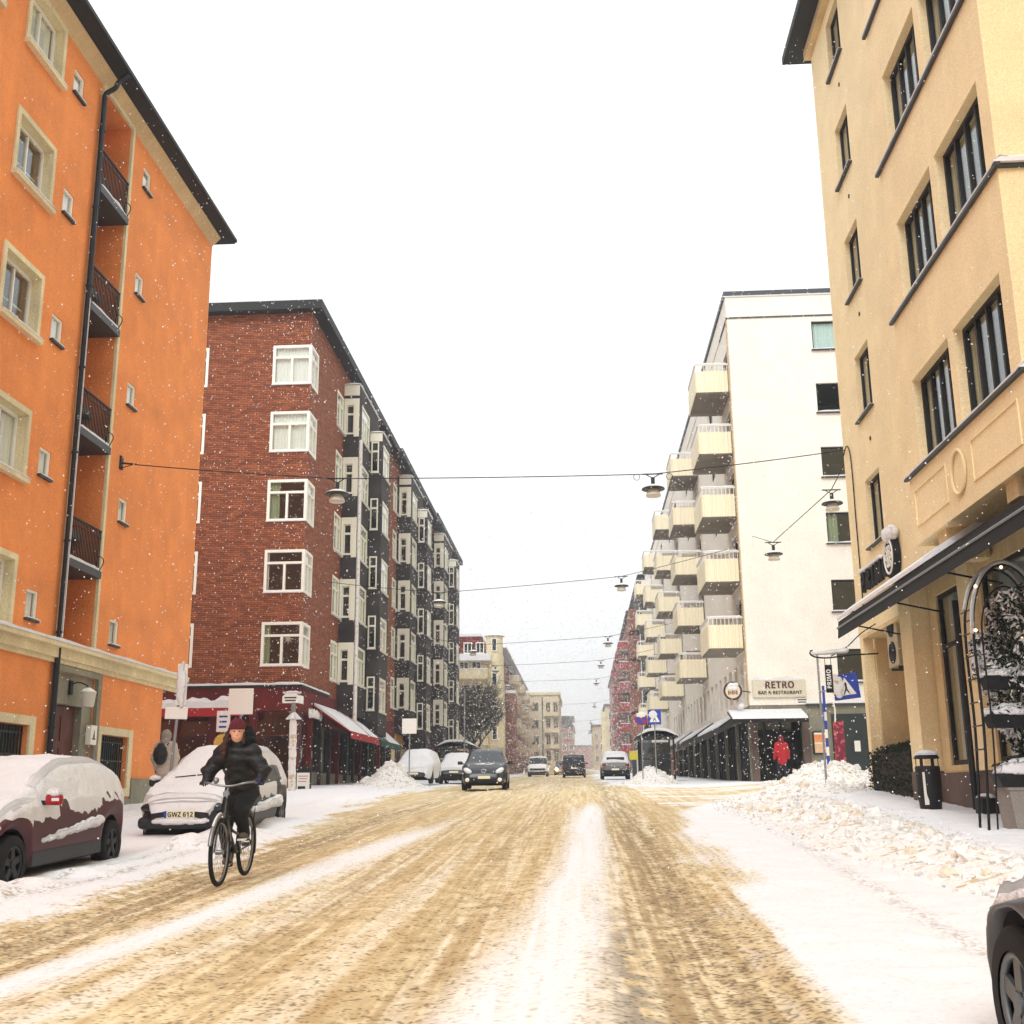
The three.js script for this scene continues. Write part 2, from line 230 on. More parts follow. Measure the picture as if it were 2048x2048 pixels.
  for (const far of [{ x0: -13, x1: 16, z0: -29.9, z1: -62, w: 1024, h: 1024, nx: 220, nz: 260 }, { x0: -13, x1: 16, z0: -61.9, z1: -134, w: 512, h: 1024, nx: 120, nz: 200 }]) {
    const ft = tex(far.w, far.h, (u, v, i, j) => { const [c, t] = roadColour(lerp(far.x0, far.x1, u), lerp(far.z0, far.z1, v)), k = 1 + 0.07 * (hash2(i, j) - 0.5) * (0.4 + t); return c.map((q) => cl(q * k)); });
    solo('road', sheet(far.x0, far.x1, far.z0, far.z1, far.nx, far.nz, (x, z) => ground(x, z) - 0.004), new THREE.MeshStandardMaterial({ map: ft, roughness: 0.95 }), null, null, null, 'structure');
  }
  const f2 = { x0: -7, x1: 3, z0: -133.9, z1: -420 };
  solo('road', sheet(f2.x0, f2.x1, f2.z0, f2.z1, 20, 60, (x, z) => G(-z) + 0.06), new THREE.MeshStandardMaterial({ map: tex(64, 512, (u, v) => { const x = lerp(-7, 3, u), n = fbm(u * 9, v * 60, 4), t = sm(0, 0.2, u) * sm(1, 0.75, u) * (0.5 + n); return [lerp(244, 205, Math.min(1, t)), lerp(242, 180, Math.min(1, t)), lerp(240, 140, Math.min(1, t))]; }), roughness: 0.95 }), null, null, null, 'structure');
  // pavements beside the near road, same height function
  solo('pavement', sheet(-13, -9, 0, -30, 60, 300, ground), M.snow, null, null, null, 'structure');
  solo('pavement', sheet(7, 11.6, 0, -30, 60, 300, ground), M.snow, null, null, null, 'structure');
}
const font = await new FontLoader().loadAsync('fonts/droid/droid_sans_bold.typeface.json');
const text = (s, size, depth = 0.02) => { const t = new TextGeometry(s, { font, size, depth, curveSegments: 4 }); t.computeBoundingBox(); t.translate(-(t.boundingBox.max.x + t.boundingBox.min.x) / 2, 0, 0); return t; };
// ---------- windows ----------
function win(parent, F, u0, u1, v0, v1, o = {}) {
  const { rec = 0.12, fw = 0.06, fd = 0.07, cols = 1, tr = 0, mat = M.whitePaint, pane = M.pane, bars = 0.045 } = o;
  const fr = [fb(F, u0, u1, v0, v0 + fw, -rec - fd, -rec), fb(F, u0, u1, v1 - fw, v1, -rec - fd, -rec), fb(F, u0, u0 + fw, v0 + fw, v1 - fw, -rec - fd, -rec), fb(F, u1 - fw, u1, v0 + fw, v1 - fw, -rec - fd, -rec)];
  const us = [u0 + fw], vs = [v0 + fw]; const iu0 = u0 + fw, iu1 = u1 - fw, iv0 = v0 + fw, iv1 = v1 - fw, vt = tr ? iv1 - (iv1 - iv0) * tr : iv1;
  if (tr) fr.push(fb(F, iu0, iu1, vt - bars / 2, vt + bars / 2, -rec - fd, -rec + 0.002));
  for (let c = 1; c < cols; c++) { const u = lerp(iu0, iu1, c / cols); fr.push(fb(F, u - bars / 2, u + bars / 2, iv0, o.fullMullion ? iv1 : vt - bars / 2, -rec - fd, -rec - 0.003)); }
  const w = put(parent, 'window', fr, mat);
  const np = -rec - fd * 0.6;
  const cell = (a, b, c, d) => put(w, 'pane', fb(F, a, b, c, d, np - 0.004, np + 0.004), pane);
  if (tr) cell(iu0, iu1, vt + bars / 2, iv1);
  for (let c = 0; c < cols; c++) cell(lerp(iu0, iu1, c / cols) + (c ? bars / 2 : 0), lerp(iu0, iu1, (c + 1) / cols) - (c < cols - 1 ? bars / 2 : 0), iv0, tr ? vt - bars / 2 : iv1);
  if (o.sill) { const s = o.sill; put(w, 'sill', fb(F, u0 - (s.over || 0.05), u1 + (s.over || 0.05), v0 - (s.th || 0.06), v0 - 0.002, -rec + 0.005, s.proj || 0.08), s.mat || M.zinc); if (s.snow) put(w, 'snow', snowBar(F, u0 - (s.over || 0.05), u1 + (s.over || 0.05), v0, s.snow, -rec + 0.01, (s.proj || 0.08) + 0.01), M.snow); }
  if (o.vary) { const q = RW(); o.curtain = q < 0.3 ? [[0.03, 0.97]] : q < 0.5 ? [[0.03, 0.25], [0.7, 0.97]] : q < 0.65 ? [[0.5, 0.97]] : q < 0.8 ? [[0.03, 0.4, M.greenCurtain]] : null; }
  if (o.curtain) for (const [a, b, m] of o.curtain) put(w, 'curtain', drape(F, lerp(u0, u1, a), lerp(u0, u1, b), v0 + 0.03, v1 - 0.03, -rec - fd - 0.045), m || M.curtain);
  if (o.room !== false && pane === M.pane) put(w, 'room_back', fb(F, u0 - 0.3, u1 + 0.3, v0 - 0.3, v1 + 0.3, -rec - fd - 4.05, -rec - fd - 4.0), M.room);
  return w;
}
function drape(F, u0, u1, v0, v1, n) {                  // a hanging cloth with folds
  const k = Math.max(6, Math.round((u1 - u0) / 0.03)), g = new THREE.PlaneGeometry(u1 - u0, v1 - v0, k, 1), p = g.attributes.position;
  for (let i = 0; i < p.count; i++) p.setZ(i, 0.03 * Math.sin(p.getX(i) * 42) + 0.012 * Math.sin(p.getX(i) * 97));
  g.computeVertexNormals(); return onto(F, g.translate((u0 + u1) / 2, (v0 + v1) / 2, n));
}
function snowBar(F, u0, u1, v, h, n0, n1) {             // a rounded, uneven bar of snow lying on a ledge
  const L = u1 - u0, k = Math.max(4, Math.round(L / 0.12)), g = new THREE.BoxGeometry(L, h, n1 - n0, Math.min(k, 90), 2, 3), p = g.attributes.position, s = u0 * 7.3 + v * 3.1;
  for (let i = 0; i < p.count; i++) { const y = p.getY(i) / h + 0.5, z = p.getZ(i) / (n1 - n0); let hh = h * (0.55 + 0.75 * fbm((p.getX(i) + s) * 2.3, s, 3)) * (1 - 1.6 * z * z); const e = Math.min(1, (L / 2 - Math.abs(p.getX(i))) / 0.15 + 0.25); p.setY(i, y * Math.max(0.01, hh * e)); if (y > 0.4) p.setZ(i, p.getZ(i) * (0.9 + 0.25 * fbm((p.getX(i) + s) * 4, 7.7, 2))); }
  g.computeVertexNormals(); return onto(F, g.translate((u0 + u1) / 2, v, (n0 + n1) / 2));
}
const wallOf = (F, outline, holes, t) => onto(F, slab(outline, holes, t).translate(0, 0, -t));

// ---------- orange building ----------
{
  const X = -11.7, F = frameL(X), b = thing('orange_building', 'tall orange plastered apartment house with recessed balcony column and dark eave', 'building', [X, 0.9, -20]);
  const y0 = -0.6, top = 19.4, floors = [0, 1, 2, 3, 4].map((k) => 5.25 + 3.16 * k), uNear = -6, uEnd = 33.85, uGround = 31.9;
  const bigs = [], smalls = [];
  for (const f of floors) { for (const c of [[18.2, 19.85], [21.15, 22.75], [30.2, 30.2]]) if (c[1] > c[0]) bigs.push([c[0] + 0.05, c[1], f - 0.3, f + 1.1]); smalls.push([23.45, 24.0, f, f + 0.63], [27.9, 28.45, f, f + 0.63]); }
  const recess = [25.1, 26.9, 4.95, 19.0];
  put(b, 'wall', wallOf(F, rect(uNear, uEnd, 4.7, top), [...bigs, ...smalls, recess].map((r) => hole(...r)), 0.4), M.orange);
  put(b, 'wall', wallOf(F, rect(uNear, uGround, y0, 4.7), [hole(25.1, 27.3, y0 + 0.01, 4.3), hole(27.8, 29.55, 1.75, 3.03), hole(22.2, 24.05, 1.75, 3.03), hole(17, 20, 1.4, 3.3)], 0.4), M.orange);
  put(b, 'end_wall', [bx(X - 14, X - 0.4, 4.7, top, -uEnd + 0.4, -uEnd), bx(X - 14, X - 0.4, y0, 4.7, -uGround + 0.4, -uGround)], M.orange);
  put(b, 'soffit', [bx(X - 14, X, 4.68, 4.72, -uEnd, -uGround), bx(X - 14, X - 0.4, top - 0.03, top, -uEnd, 6)], M.orange);
  put(b, 'back_wall', [bx(X - 14.3, X - 14, y0, top, -uEnd, 6), bx(X - 14, X - 0.4, y0, top, 5.6, 6)], M.orange);
  for (const f of floors) put(b, 'floor', bx(X - 13.9, X - 0.45, f - 0.75, f - 0.55, -uEnd + 0.5, 5.5), M.room);
  // cornice over the ground floor with snow on it
  put(b, 'cornice', [fb(F, uNear, 33.1, 4.56, 4.78, 0.002, 0.16), fb(F, uNear, 33.15, 4.78, 4.88, 0.002, 0.3), fb(F, uNear, 33.05, 4.46, 4.56, 0.002, 0.08)], M.cream);
  put(b, 'snow', snowBar(F, uNear, 33.15, 4.882, 0.1, 0.0, 0.32), M.snow);
  // eave: cove, dark fascia and roof
  put(b, 'eave_cove', slab([[X, top - 0.32], [X + 0.27, top - 0.04], [X + 0.27, top - 0.021], [X - 0.4, top - 0.021], [X - 0.4, top - 0.32]], [], uEnd - uNear).translate(0, 0, -uEnd), M.sand);
  const rf = put(b, 'roof', [slab([[-0.35, 0], [0.62, 0], [0.62, 0.2], [-5, 3.2], [-5.2, 3.1]], [], uEnd + 0.5 - uNear).translate(X, top - 0.02, -uEnd - 0.45), bx(X - 14, X - 5, top + 0.2, top + 3.0, -uEnd, 6)], M.roof);
  put(rf, 'gutter', bx(X + 0.622, X + 0.7, top - 0.0, top + 0.1, -uEnd - 0.4, 6), M.black);
  for (const [a, c, v0, v1] of bigs) {
    const w = win(b, F, a, c, v0, v1, { rec: 0.17, cols: 2, tr: 0, mat: M.whitePaint, fw: 0.08, vary: true, sill: { over: 0.14, proj: 0.14, th: 0.1, mat: M.cream, snow: 0.05 } });
    put(w, 'surround', wallOf(F, rect(a - 0.13, c + 0.13, v0 - 0.02, v1 + 0.13), [hole(a, c, v0 - 0.019, v1)], 0.045).translate(0.047, 0, 0), M.cream);
    put(w, 'reveal', [fb(F, a + 0.001, a + 0.012, v0, v1, -0.165, 0), fb(F, c - 0.012, c - 0.001, v0, v1, -0.165, 0), fb(F, a + 0.012, c - 0.012, v1 - 0.012, v1 - 0.001, -0.165, 0)], M.cream);
    put(w, 'glazing_bar', [fb(F, a + 0.08, (a + c) / 2 - 0.03, (v0 + v1) / 2 - 0.1, (v0 + v1) / 2 - 0.07, -0.34, -0.31), fb(F, (a + c) / 2 + 0.03, c - 0.08, (v0 + v1) / 2 - 0.1, (v0 + v1) / 2 - 0.07, -0.34, -0.31)], M.whitePaint);
  }
  for (const [a, c, v0, v1] of smalls) win(b, F, a, c, v0, v1, { rec: 0.025, fw: 0.05, curtain: [[0.1, 0.9]], sill: { over: 0.03, proj: 0.08, th: 0.05, snow: 0.04 } });
  // balcony column
  const [r0, r1] = recess;
  put(b, 'recess_wall', [fb(F, r0 - 0.3, r1 + 0.3, 4.5, 19.3, -2.0, -1.8), fb(F, r0 - 0.25, r0 - 0.002, 4.9, 19.1, -1.8, -0.4), fb(F, r1 + 0.002, r1 + 0.25, 4.9, 19.1, -1.8, -0.4), fb(F, r0, r1, 19.0, 19.2, -1.8, -0.4)], M.orange);
  put(b, 'recess_frame', [fb(F, r0 - 0.13, r0 - 0.001, 4.95, 19.13, 0.001, 0.07), fb(F, r1 + 0.001, r1 + 0.13, 4.95, 19.13, 0.001, 0.07), fb(F, r0, r1, 19.001, 19.13, 0.001, 0.07)], M.cream);
  for (let k = 0; k < 4; k++) {
    const y = 6.72 + 3.16 * k;
    const s = put(b, 'balcony', [fb(F, r0 + 0.005, r1 - 0.005, y - 0.02, y + 0.16, -1.79, 0.12)], M.zinc);
    put(s, 'snow', snowBar(F, r0 + 0.02, r1 - 0.02, y + 0.162, 0.12, -0.35, 0.1), M.snow);
    const bars = [fb(F, r0 + 0.02, r1 - 0.02, y + 1.14, y + 1.18, 0.02, 0.06), fb(F, r0 + 0.02, r1 - 0.02, y + 1.0, y + 1.02, 0.03, 0.05), fb(F, r0 + 0.02, r1 - 0.02, y + 0.24, y + 0.27, 0.03, 0.05)];
    for (let u = r0 + 0.05; u < r1 - 0.03; u += 0.085) bars.push(fb(F, u, u + 0.018, y + 0.25, y + 1.15, 0.031, 0.049));
    put(s, 'railing', bars, M.iron);
    put(s, 'bracket', tube([V3(X + 0.1, y + 0.16, -r1 + 0.1), V3(X + 0.2, y + 0.42, -r1 + 0.12), V3(X + 0.14, y + 0.48, -r1 + 0.3), V3(X + 0.1, y + 0.2, -r1 + 0.32)], 0.012, 16, 6), M.iron);
    const dw = win(b, frameL(X - 1.79), r0 + 0.25, r1 - 0.55, y + 0.17, y + 2.3, { rec: -0.075, cols: 1, tr: 0.3, mat: M.whitePaint, pane: M.farPane });
    put(dw, 'door_panel', fb(frameL(X - 1.79), r0 + 0.32, r1 - 0.62, y + 0.24, y + 0.9, 0.012, 0.03), M.whitePaint);
  }
  // drainpipe
  const dp = put(b, 'drainpipe', [rod(V3(X + 0.12, 1.2, -24.92), V3(X + 0.12, 18.6, -24.9), 0.065, 0.065, 12), tube([V3(X + 0.12, 18.55, -24.9), V3(X + 0.14, 18.75, -24.9), V3(X + 0.35, 18.95, -24.95), V3(X + 0.4, 19.15, -25.0), V3(X + 0.62, 19.4, -25.05)], 0.065, 20, 10)], M.pipe);
  for (let y = 3; y < 18.5; y += 2.1) put(dp, 'clamp', rod(V3(X + 0.12, y, -24.92), V3(X + 0.12, y + 0.05, -24.92), 0.085, 0.085, 12), M.pipe);
  put(dp, 'snow', rod(V3(X + 0.175, 5, -24.9), V3(X + 0.175, 13.2, -24.9), 0.03, 0.02, 6), M.snow);
  // entrance
  const en = put(b, 'portal', [fb(F, 24.98, 25.099, y0, 4.44, -0.6, 0.09), fb(F, 27.301, 27.5, y0, 4.44, -0.6, 0.09), fb(F, 25.1, 27.3, 4.301, 4.44, -0.6, 0.09), fb(F, 25.101, 27.299, 3.6, 4.3, -0.62, -0.04), fb(F, 26.75, 27.299, y0, 3.599, -0.62, -0.04)], M.stone);
  put(en, 'door', [fb(F, 25.14, 26.72, y0, 3.58, -0.3, -0.2), ...[0, 1].flatMap((c) => [0, 1, 2].map((r) => fb(F, 25.26 + c * 0.75, 25.86 + c * 0.75, 1.35 + r * 0.72, 1.92 + r * 0.72, -0.2, -0.175)))], M.wood);
  put(en, 'sign_plate', fb(F, 27.02, 27.36, 2.75, 3.2, -0.02, 0.11), M.whitePaint);
  put(en, 'emblem', [fb(F, 27.1, 27.28, 2.87, 2.9, 0.111, 0.118), onto(F, slab([[27.15, 2.91], [27.24, 2.91], [27.2, 3.1]], [], 0.006).translate(0, 0, 0.111))], M.black);
  for (const [a, c] of [[27.8, 29.55], [22.2, 24.05]]) {
    const w = win(b, F, a, c, 1.75, 3.03, { rec: 0.22, cols: 2, mat: M.greenFrame, pane: M.farPane, room: false });
    const bars = []; for (let u = a + 0.1; u < c - 0.04; u += 0.13) bars.push(fb(F, u, u + 0.03, 1.77, 3.01, -0.12, -0.09)); for (const v of [1.95, 2.4, 2.85]) bars.push(fb(F, a + 0.01, c - 0.01, v, v + 0.03, -0.125, -0.085));
    put(w, 'grille', bars, M.greenFrame);
    put(w, 'surround', wallOf(F, rect(a - 0.18, c + 0.25, 1.55, 3.22), [hole(a, c, 1.75, 3.03)], 0.05).translate(0.052, 0, 0), M.cream);
  }
  put(b, 'plinth', [fb(F, uNear, 24.97, y0, 1.2, 0.002, 0.06), fb(F, 27.51, 29.85, y0, 1.5, 0.002, 0.06), fb(F, 29.86, uGround + 0.02, y0, 2.0, 0.002, 0.07)], M.stone);
  // wall lantern by the door
  const l = thing('wall_lantern', 'white glass lantern on an iron arm above the door of the orange house', 'lantern', [X, 3.9, -26.1]);
  put(l, 'arm', [bx(X - 0.039, X + 0.02, 3.83, 4.15, -26.06, -25.92), tube([V3(X - 0.02, 4.05, -26.0), V3(X + 0.1, 4.12, -26.08), V3(X + 0.27, 4.06, -26.22), V3(X + 0.3, 3.98, -26.25)], 0.016, 20, 6)], M.iron);
  put(l, 'lamp_shade', [new THREE.CylinderGeometry(0.2, 0.15, 0.34, 8).translate(X + 0.3, 3.74, -26.25)], M.milk);
  put(l, 'cap', [new THREE.CylinderGeometry(0.05, 0.2, 0.1, 8).translate(X + 0.3, 3.96, -26.25)], M.whitePaint);
}

// ---------- brick building ----------
{
  const X = -11.75, Z = -48, b = thing('brick_building', 'red brick apartment house with white corner windows and dark slate bays', 'building', [X, 1.7, Z]);
  const F = frameF(Z), S = frameL(X), y0 = 0.5, top = 22.95, end = 107.2, fl = [0, 1, 2, 3, 4].map((k) => [6.86 + 3.155 * k, 8.76 + 3.155 * k]);
  const left = X - 14;
  // front wall: openings at the left and at the corner (the corner window wraps round)
  put(b, 'wall', wallOf(F, [[left, 6.0], [X, 6.0], ...fl.flatMap(([a, c]) => [[X, a], [-13.48, a], [-13.48, c], [X, c]]), [X, top], [left, top]], fl.map(([a, c]) => hole(-18.15, -16.42, a, c)), 0.35), M.brick);
  put(b, 'wall', wallOf(S, [[48.35, 6.0], [end, 6.0], [end, top], [48.35, top], ...[...fl].reverse().flatMap(([a, c]) => [[48.35, c], [49.42, c], [49.42, a], [48.35, a]])], [0, 1, 2].flatMap((g) => fl.map(([a, c]) => hole(53.8 + 17.6 * g, 55.4 + 17.6 * g, a, c))), 0.35), M.brick);
  put(b, 'back_wall', [bx(left, left + 0.3, y0, top, -end, Z - 0.35), bx(left + 0.3, X, y0, top, -end, -end + 0.3)], M.brick);
  put(b, 'ceiling', bx(left + 0.3, X - 0.36, top - 0.2, top - 0.01, -end + 0.3, Z - 0.36), M.room);
  for (const [a] of fl) put(b, 'floor', bx(left + 0.3, X - 0.36, a - 0.75, a - 0.6, -end + 0.3, Z - 0.36), M.room);
  fl.forEach(([a, c], k) => {
    const cur = [[[0.04, 0.96]], [[0.04, 0.96]], [[0.04, 0.3, M.greenCurtain]], [[0.04, 0.1]], [[0.04, 0.2, M.greenCurtain]]][4 - k];
    const w = win(b, F, -13.47, X + 0.04, a + 0.005, c - 0.005, { rec: -0.05, cols: k < 3 ? 2 : 2, tr: 0.28, fw: 0.12, fd: 0.14, bars: 0.1, curtain: cur, room: false });
    put(w, 'room_back', bx(-16.2, -11.9, a - 0.4, c + 0.4, Z - 4.6, Z - 4.5), M.room);
    win(b, S, 48.02, 49.4, a + 0.005, c - 0.005, { rec: -0.05, cols: 2, tr: 0.28, fw: 0.12, fd: 0.14, bars: 0.1, room: false, curtain: k ? [[0.1, 0.95]] : [[0.1, 0.3], [0.7, 0.95]] });
    if (k === 0) put(w, 'star', onto(F, slab(Array.from({ length: 16 }, (_, i) => { const r = i % 2 ? 0.07 : 0.25, t = i / 16 * Math.PI * 2; return [-12.35 + r * Math.cos(t), 8.05 + r * Math.sin(t)]; }), [], 0.02).translate(0, 0, -0.16)), M.curtain);
    put(w, 'snow', [snowBar(F, -13.5, X + 0.06, a, 0.08, 0.0, 0.09)], M.snow);
    win(b, F, -18.14, -16.43, a + 0.005, c - 0.005, { rec: -0.03, cols: 2, tr: 0.28, fw: 0.12, fd: 0.14, bars: 0.1 });
  });
  // stepped bays on the street side, three alike
  const stairLevels = fl.map(([a]) => [a - 1.2, a + 0.6]);
  for (let g = 0; g < 3; g++) {
    const o = 17.6 * g, xo = 0.12 * g, XA = X + 0.78 + xo, XB = X + 1.45 + xo, SA = frameL(XA), SB = frameL(XB), FA = frameF(-(55.5 + o)), FB = frameF(-(58.7 + o)), Y0 = 5.35;
    const bay = put(b, 'bay', [
      wallOf(FA, rect(X - 0.1, XA, Y0, 22.2), fl.map(([a, c]) => hole(XA - 0.64, XA - 0.26, a + 0.08, c - 0.3)), 0.12),
      wallOf(SA, rect(55.62 + o, 58.7 + o, Y0, 22.2), fl.map(([a, c]) => hole(56.3 + o, 58.55 + o, a, c)), 0.12),
      wallOf(FB, rect(XA - 0.2, XB, Y0 - 0.8, 20.6), fl.map(([a]) => hole(XA + 0.08, XA + 0.5, a - 1.1, a + 0.6)), 0.12),
      wallOf(SB, rect(58.82 + o, 61.3 + o, Y0 - 0.8, 20.6), fl.map(([a]) => hole(59.1 + o, 61.1 + o, a - 1.15, a + 0.6)), 0.12),
      bx(X, XB - 0.002, Y0 - 0.8, 20.6, -(61.42 + o), -(61.3 + o)), bx(X, XA - 0.12, 20.6, 22.2, -(61.5 + o), -(61.4 + o)), bx(X, XA - 0.12, 22.0, 22.19, -(61.4 + o), -(55.63 + o)), bx(X, XB - 0.12, 20.4, 20.59, -(61.3 + o), -(58.83 + o)), bx(X, XB - 0.002, Y0 - 0.85, Y0 - 0.81, -(61.4 + o), -(58.71 + o)), bx(X, XA, Y0 - 0.06, Y0 - 0.01, -(58.7 + o), -(55.5 + o)), wallOf(SA, rect(58.7 + o, 61.5 + o, 20.6, 22.2), [], 0.12)], M.slate);
    put(bay, 'snow', [snowBar(SA, 55.4 + o, 61.5 + o, 22.2, 0.14, -0.78, 0.06), snowBar(SB, 58.6 + o, 61.4 + o, 20.6, 0.14, -0.7, 0.06)], M.snow);
    put(bay, 'panel', bx(XA - 0.78, XA + 0.012, 21.6, 22.17, -(55.49 + o), -(55.47 + o)), M.bayFrame); put(bay, 'panel', bx(XB - 0.66, XB + 0.012, 20.1, 20.57, -(58.69 + o), -(58.67 + o)), M.bayFrame);
    const opt = { rec: 0.01, tr: 0.3, fw: 0.12, fd: 0.08, bars: 0.1, room: false, mat: M.bayFrame };
    fl.forEach(([a, c], k) => {
      win(b, S, 53.8 + o, 55.4 + o, a, c, { ...opt, rec: 0.0, cols: 2, sill: { over: 0.06, proj: 0.12, th: 0.07, mat: M.whitePaint, snow: 0.05 }, curtain: [[0.05, 0.45], [0.6, 0.95]] });
      win(b, FA, XA - 0.64, XA - 0.26, a + 0.08, c - 0.3, { ...opt, fw: 0.05, rec: 0.02, sill: { over: 0.1, proj: 0.06, mat: M.whitePaint } });
      put(b, 'panel', [bx(XA - 0.77, XA - 0.642, a - 0.1, c + 0.05, -(55.49 + o), -(55.46 + o)), bx(XA - 0.258, XA + 0.01, a - 0.1, c + 0.05, -(55.49 + o), -(55.46 + o)), bx(XA - 0.64, XA - 0.26, c - 0.298, c + 0.05, -(55.49 + o), -(55.46 + o))], M.bayFrame);
      win(b, SA, 56.3 + o, 58.55 + o, a, c, { ...opt, cols: 3, sill: { over: 0.05, proj: 0.07, mat: M.bayFrame, snow: 0.04 }, curtain: [[0.04, 0.96]] });
      win(b, FB, XA + 0.08, XA + 0.5, a - 1.1, a + 0.6, { ...opt, fw: 0.07, rec: -0.02, sill: { over: 0.02, proj: 0.06, mat: M.whitePaint } });
      win(b, SB, 59.1 + o, 61.1 + o, a - 1.15, a + 0.6, { ...opt, cols: 2, sill: { over: 0.05, proj: 0.07, mat: M.bayFrame, snow: 0.04 }, curtain: [[0.04, 0.96]] });
    });
    if (g === 0) put(b, 'drainpipe', [rod(V3(XA + 0.1, 5.0, -(55.6 + o)), V3(XA + 0.1, 19.2, -(55.6 + o)), 0.1, 0.1, 10)], M.dirtySnow, 'drainpipe caked with frost');
    // eave of this section
  }
  const eave = put(b, 'eave', [bx(left, X + 0.55, top, top + 0.42, -70.6, Z + 0.5), bx(left, X + 0.72, top, top + 0.42, -88.2, -70.601), bx(left, X + 0.86, top, top + 0.42, -end - 0.6, -88.201)], M.roof);
  put(b, 'roof', slab([[left, top + 0.52], [X - 0.4, top + 0.52], [X - 3, top + 0.9], [left + 3, top + 0.9]], [], end - 49.5).translate(0, 0, -end), M.roof);
  put(eave, 'snow', [bx(left, X + 0.2, top + 0.43, top + 0.5, Z - 0.1, Z + 0.42)], M.snow);
  // ground floor: shop front in dark red with glass
  const SF = put(b, 'shop_front', [bx(left, X - 2.2, y0, 6.0, Z - 4.2, Z - 4), bx(X - 4.2, X - 4, y0, 6, -end, Z - 4), bx(left, X + 0.02, 5.0, 5.99, Z - 0.35, Z + 0.04), bx(X - 0.35, X + 0.04, 5.0, 5.99, -53.3, Z - 0.35), bx(X - 0.35, X + 0.04, 4.6, 5.99, -end, -53.31)], M.redPaint);
  put(b, 'cornice', [bx(left, X + 0.12, 5.99, 6.08, Z - 0.3, Z + 0.14), bx(X - 0.3, X + 0.12, 5.99, 6.08, -53.3, Z - 0.3)], M.black);
  put(b, 'snow', [snowBar(F, left, X + 0.12, 6.08, 0.12, -0.1, 0.16), snowBar(S, 48, 53.3, 6.08, 0.12, -0.1, 0.14)], M.snow);
  for (const x of [X - 0.3, X - 2.1, X - 3.8, X - 5.4, X - 7.4, X - 9.4]) put(b, 'pillar', bx(x, x + 0.3, y0, 4.999, Z - 0.3, Z + 0.02), M.redPaint);
  for (let i = 0; i < 5; i++) { const a = [X - 2.1, X - 3.8, X - 5.4, X - 7.4, X - 9.4][i] + 0.3, c = [X - 0.3, X - 2.1, X - 3.8, X - 5.4, X - 7.4][i]; const w = win(b, F, a, c, 2.2, 4.99, { rec: 0.1, tr: 0.35, mat: M.redPaint, room: false }); put(w, 'stall_riser', bx(a, c, y0, 2.195, Z - 0.28, Z - 0.08), M.redPaint); }
  for (let i = 0; i < 13; i++) { const d = 48.4 + i * 1.95; put(b, 'pillar', fb(S, d - 0.12, d + 0.12, y0, i < 3 ? 4.99 : 4.59, -0.3, 0.02), i % 3 === 1 ? M.redPaint : M.slate); if (i < 12) { const w = win(b, S, d + 0.12, d + 1.83, 2.55, i < 2 ? 4.99 : 4.58, { rec: 0.12, cols: 1, tr: i % 2 ? 0.3 : 0, mat: i % 3 ? M.slate : M.redPaint, room: false, curtain: i % 3 === 2 ? [[0.1, 0.9, M.greenCurtain]] : null }); put(w, 'stall_riser', fb(S, d + 0.12, d + 1.83, y0, 2.54, -0.3, -0.1), M.stone); } }
  put(b, 'wall', wallOf(S, rect(71.95, end, y0, 4.6), [0, 1, 2, 3, 4, 5, 6].map((i) => hole(73.5 + i * 4.6, 76.3 + i * 4.6, 2.6, 4.4)), 0.3), M.tan);
  for (let i = 0; i < 7; i++) win(b, S, 73.5 + i * 4.6, 76.3 + i * 4.6, 2.6, 4.4, { rec: 0.1, cols: 3, mat: M.wood, pane: M.farPane });
  put(b, 'sign_board', fb(S, 73, 76, 4.65, 5.3, 0.045, 0.12), flat(0xc08a20, 0.6));
}
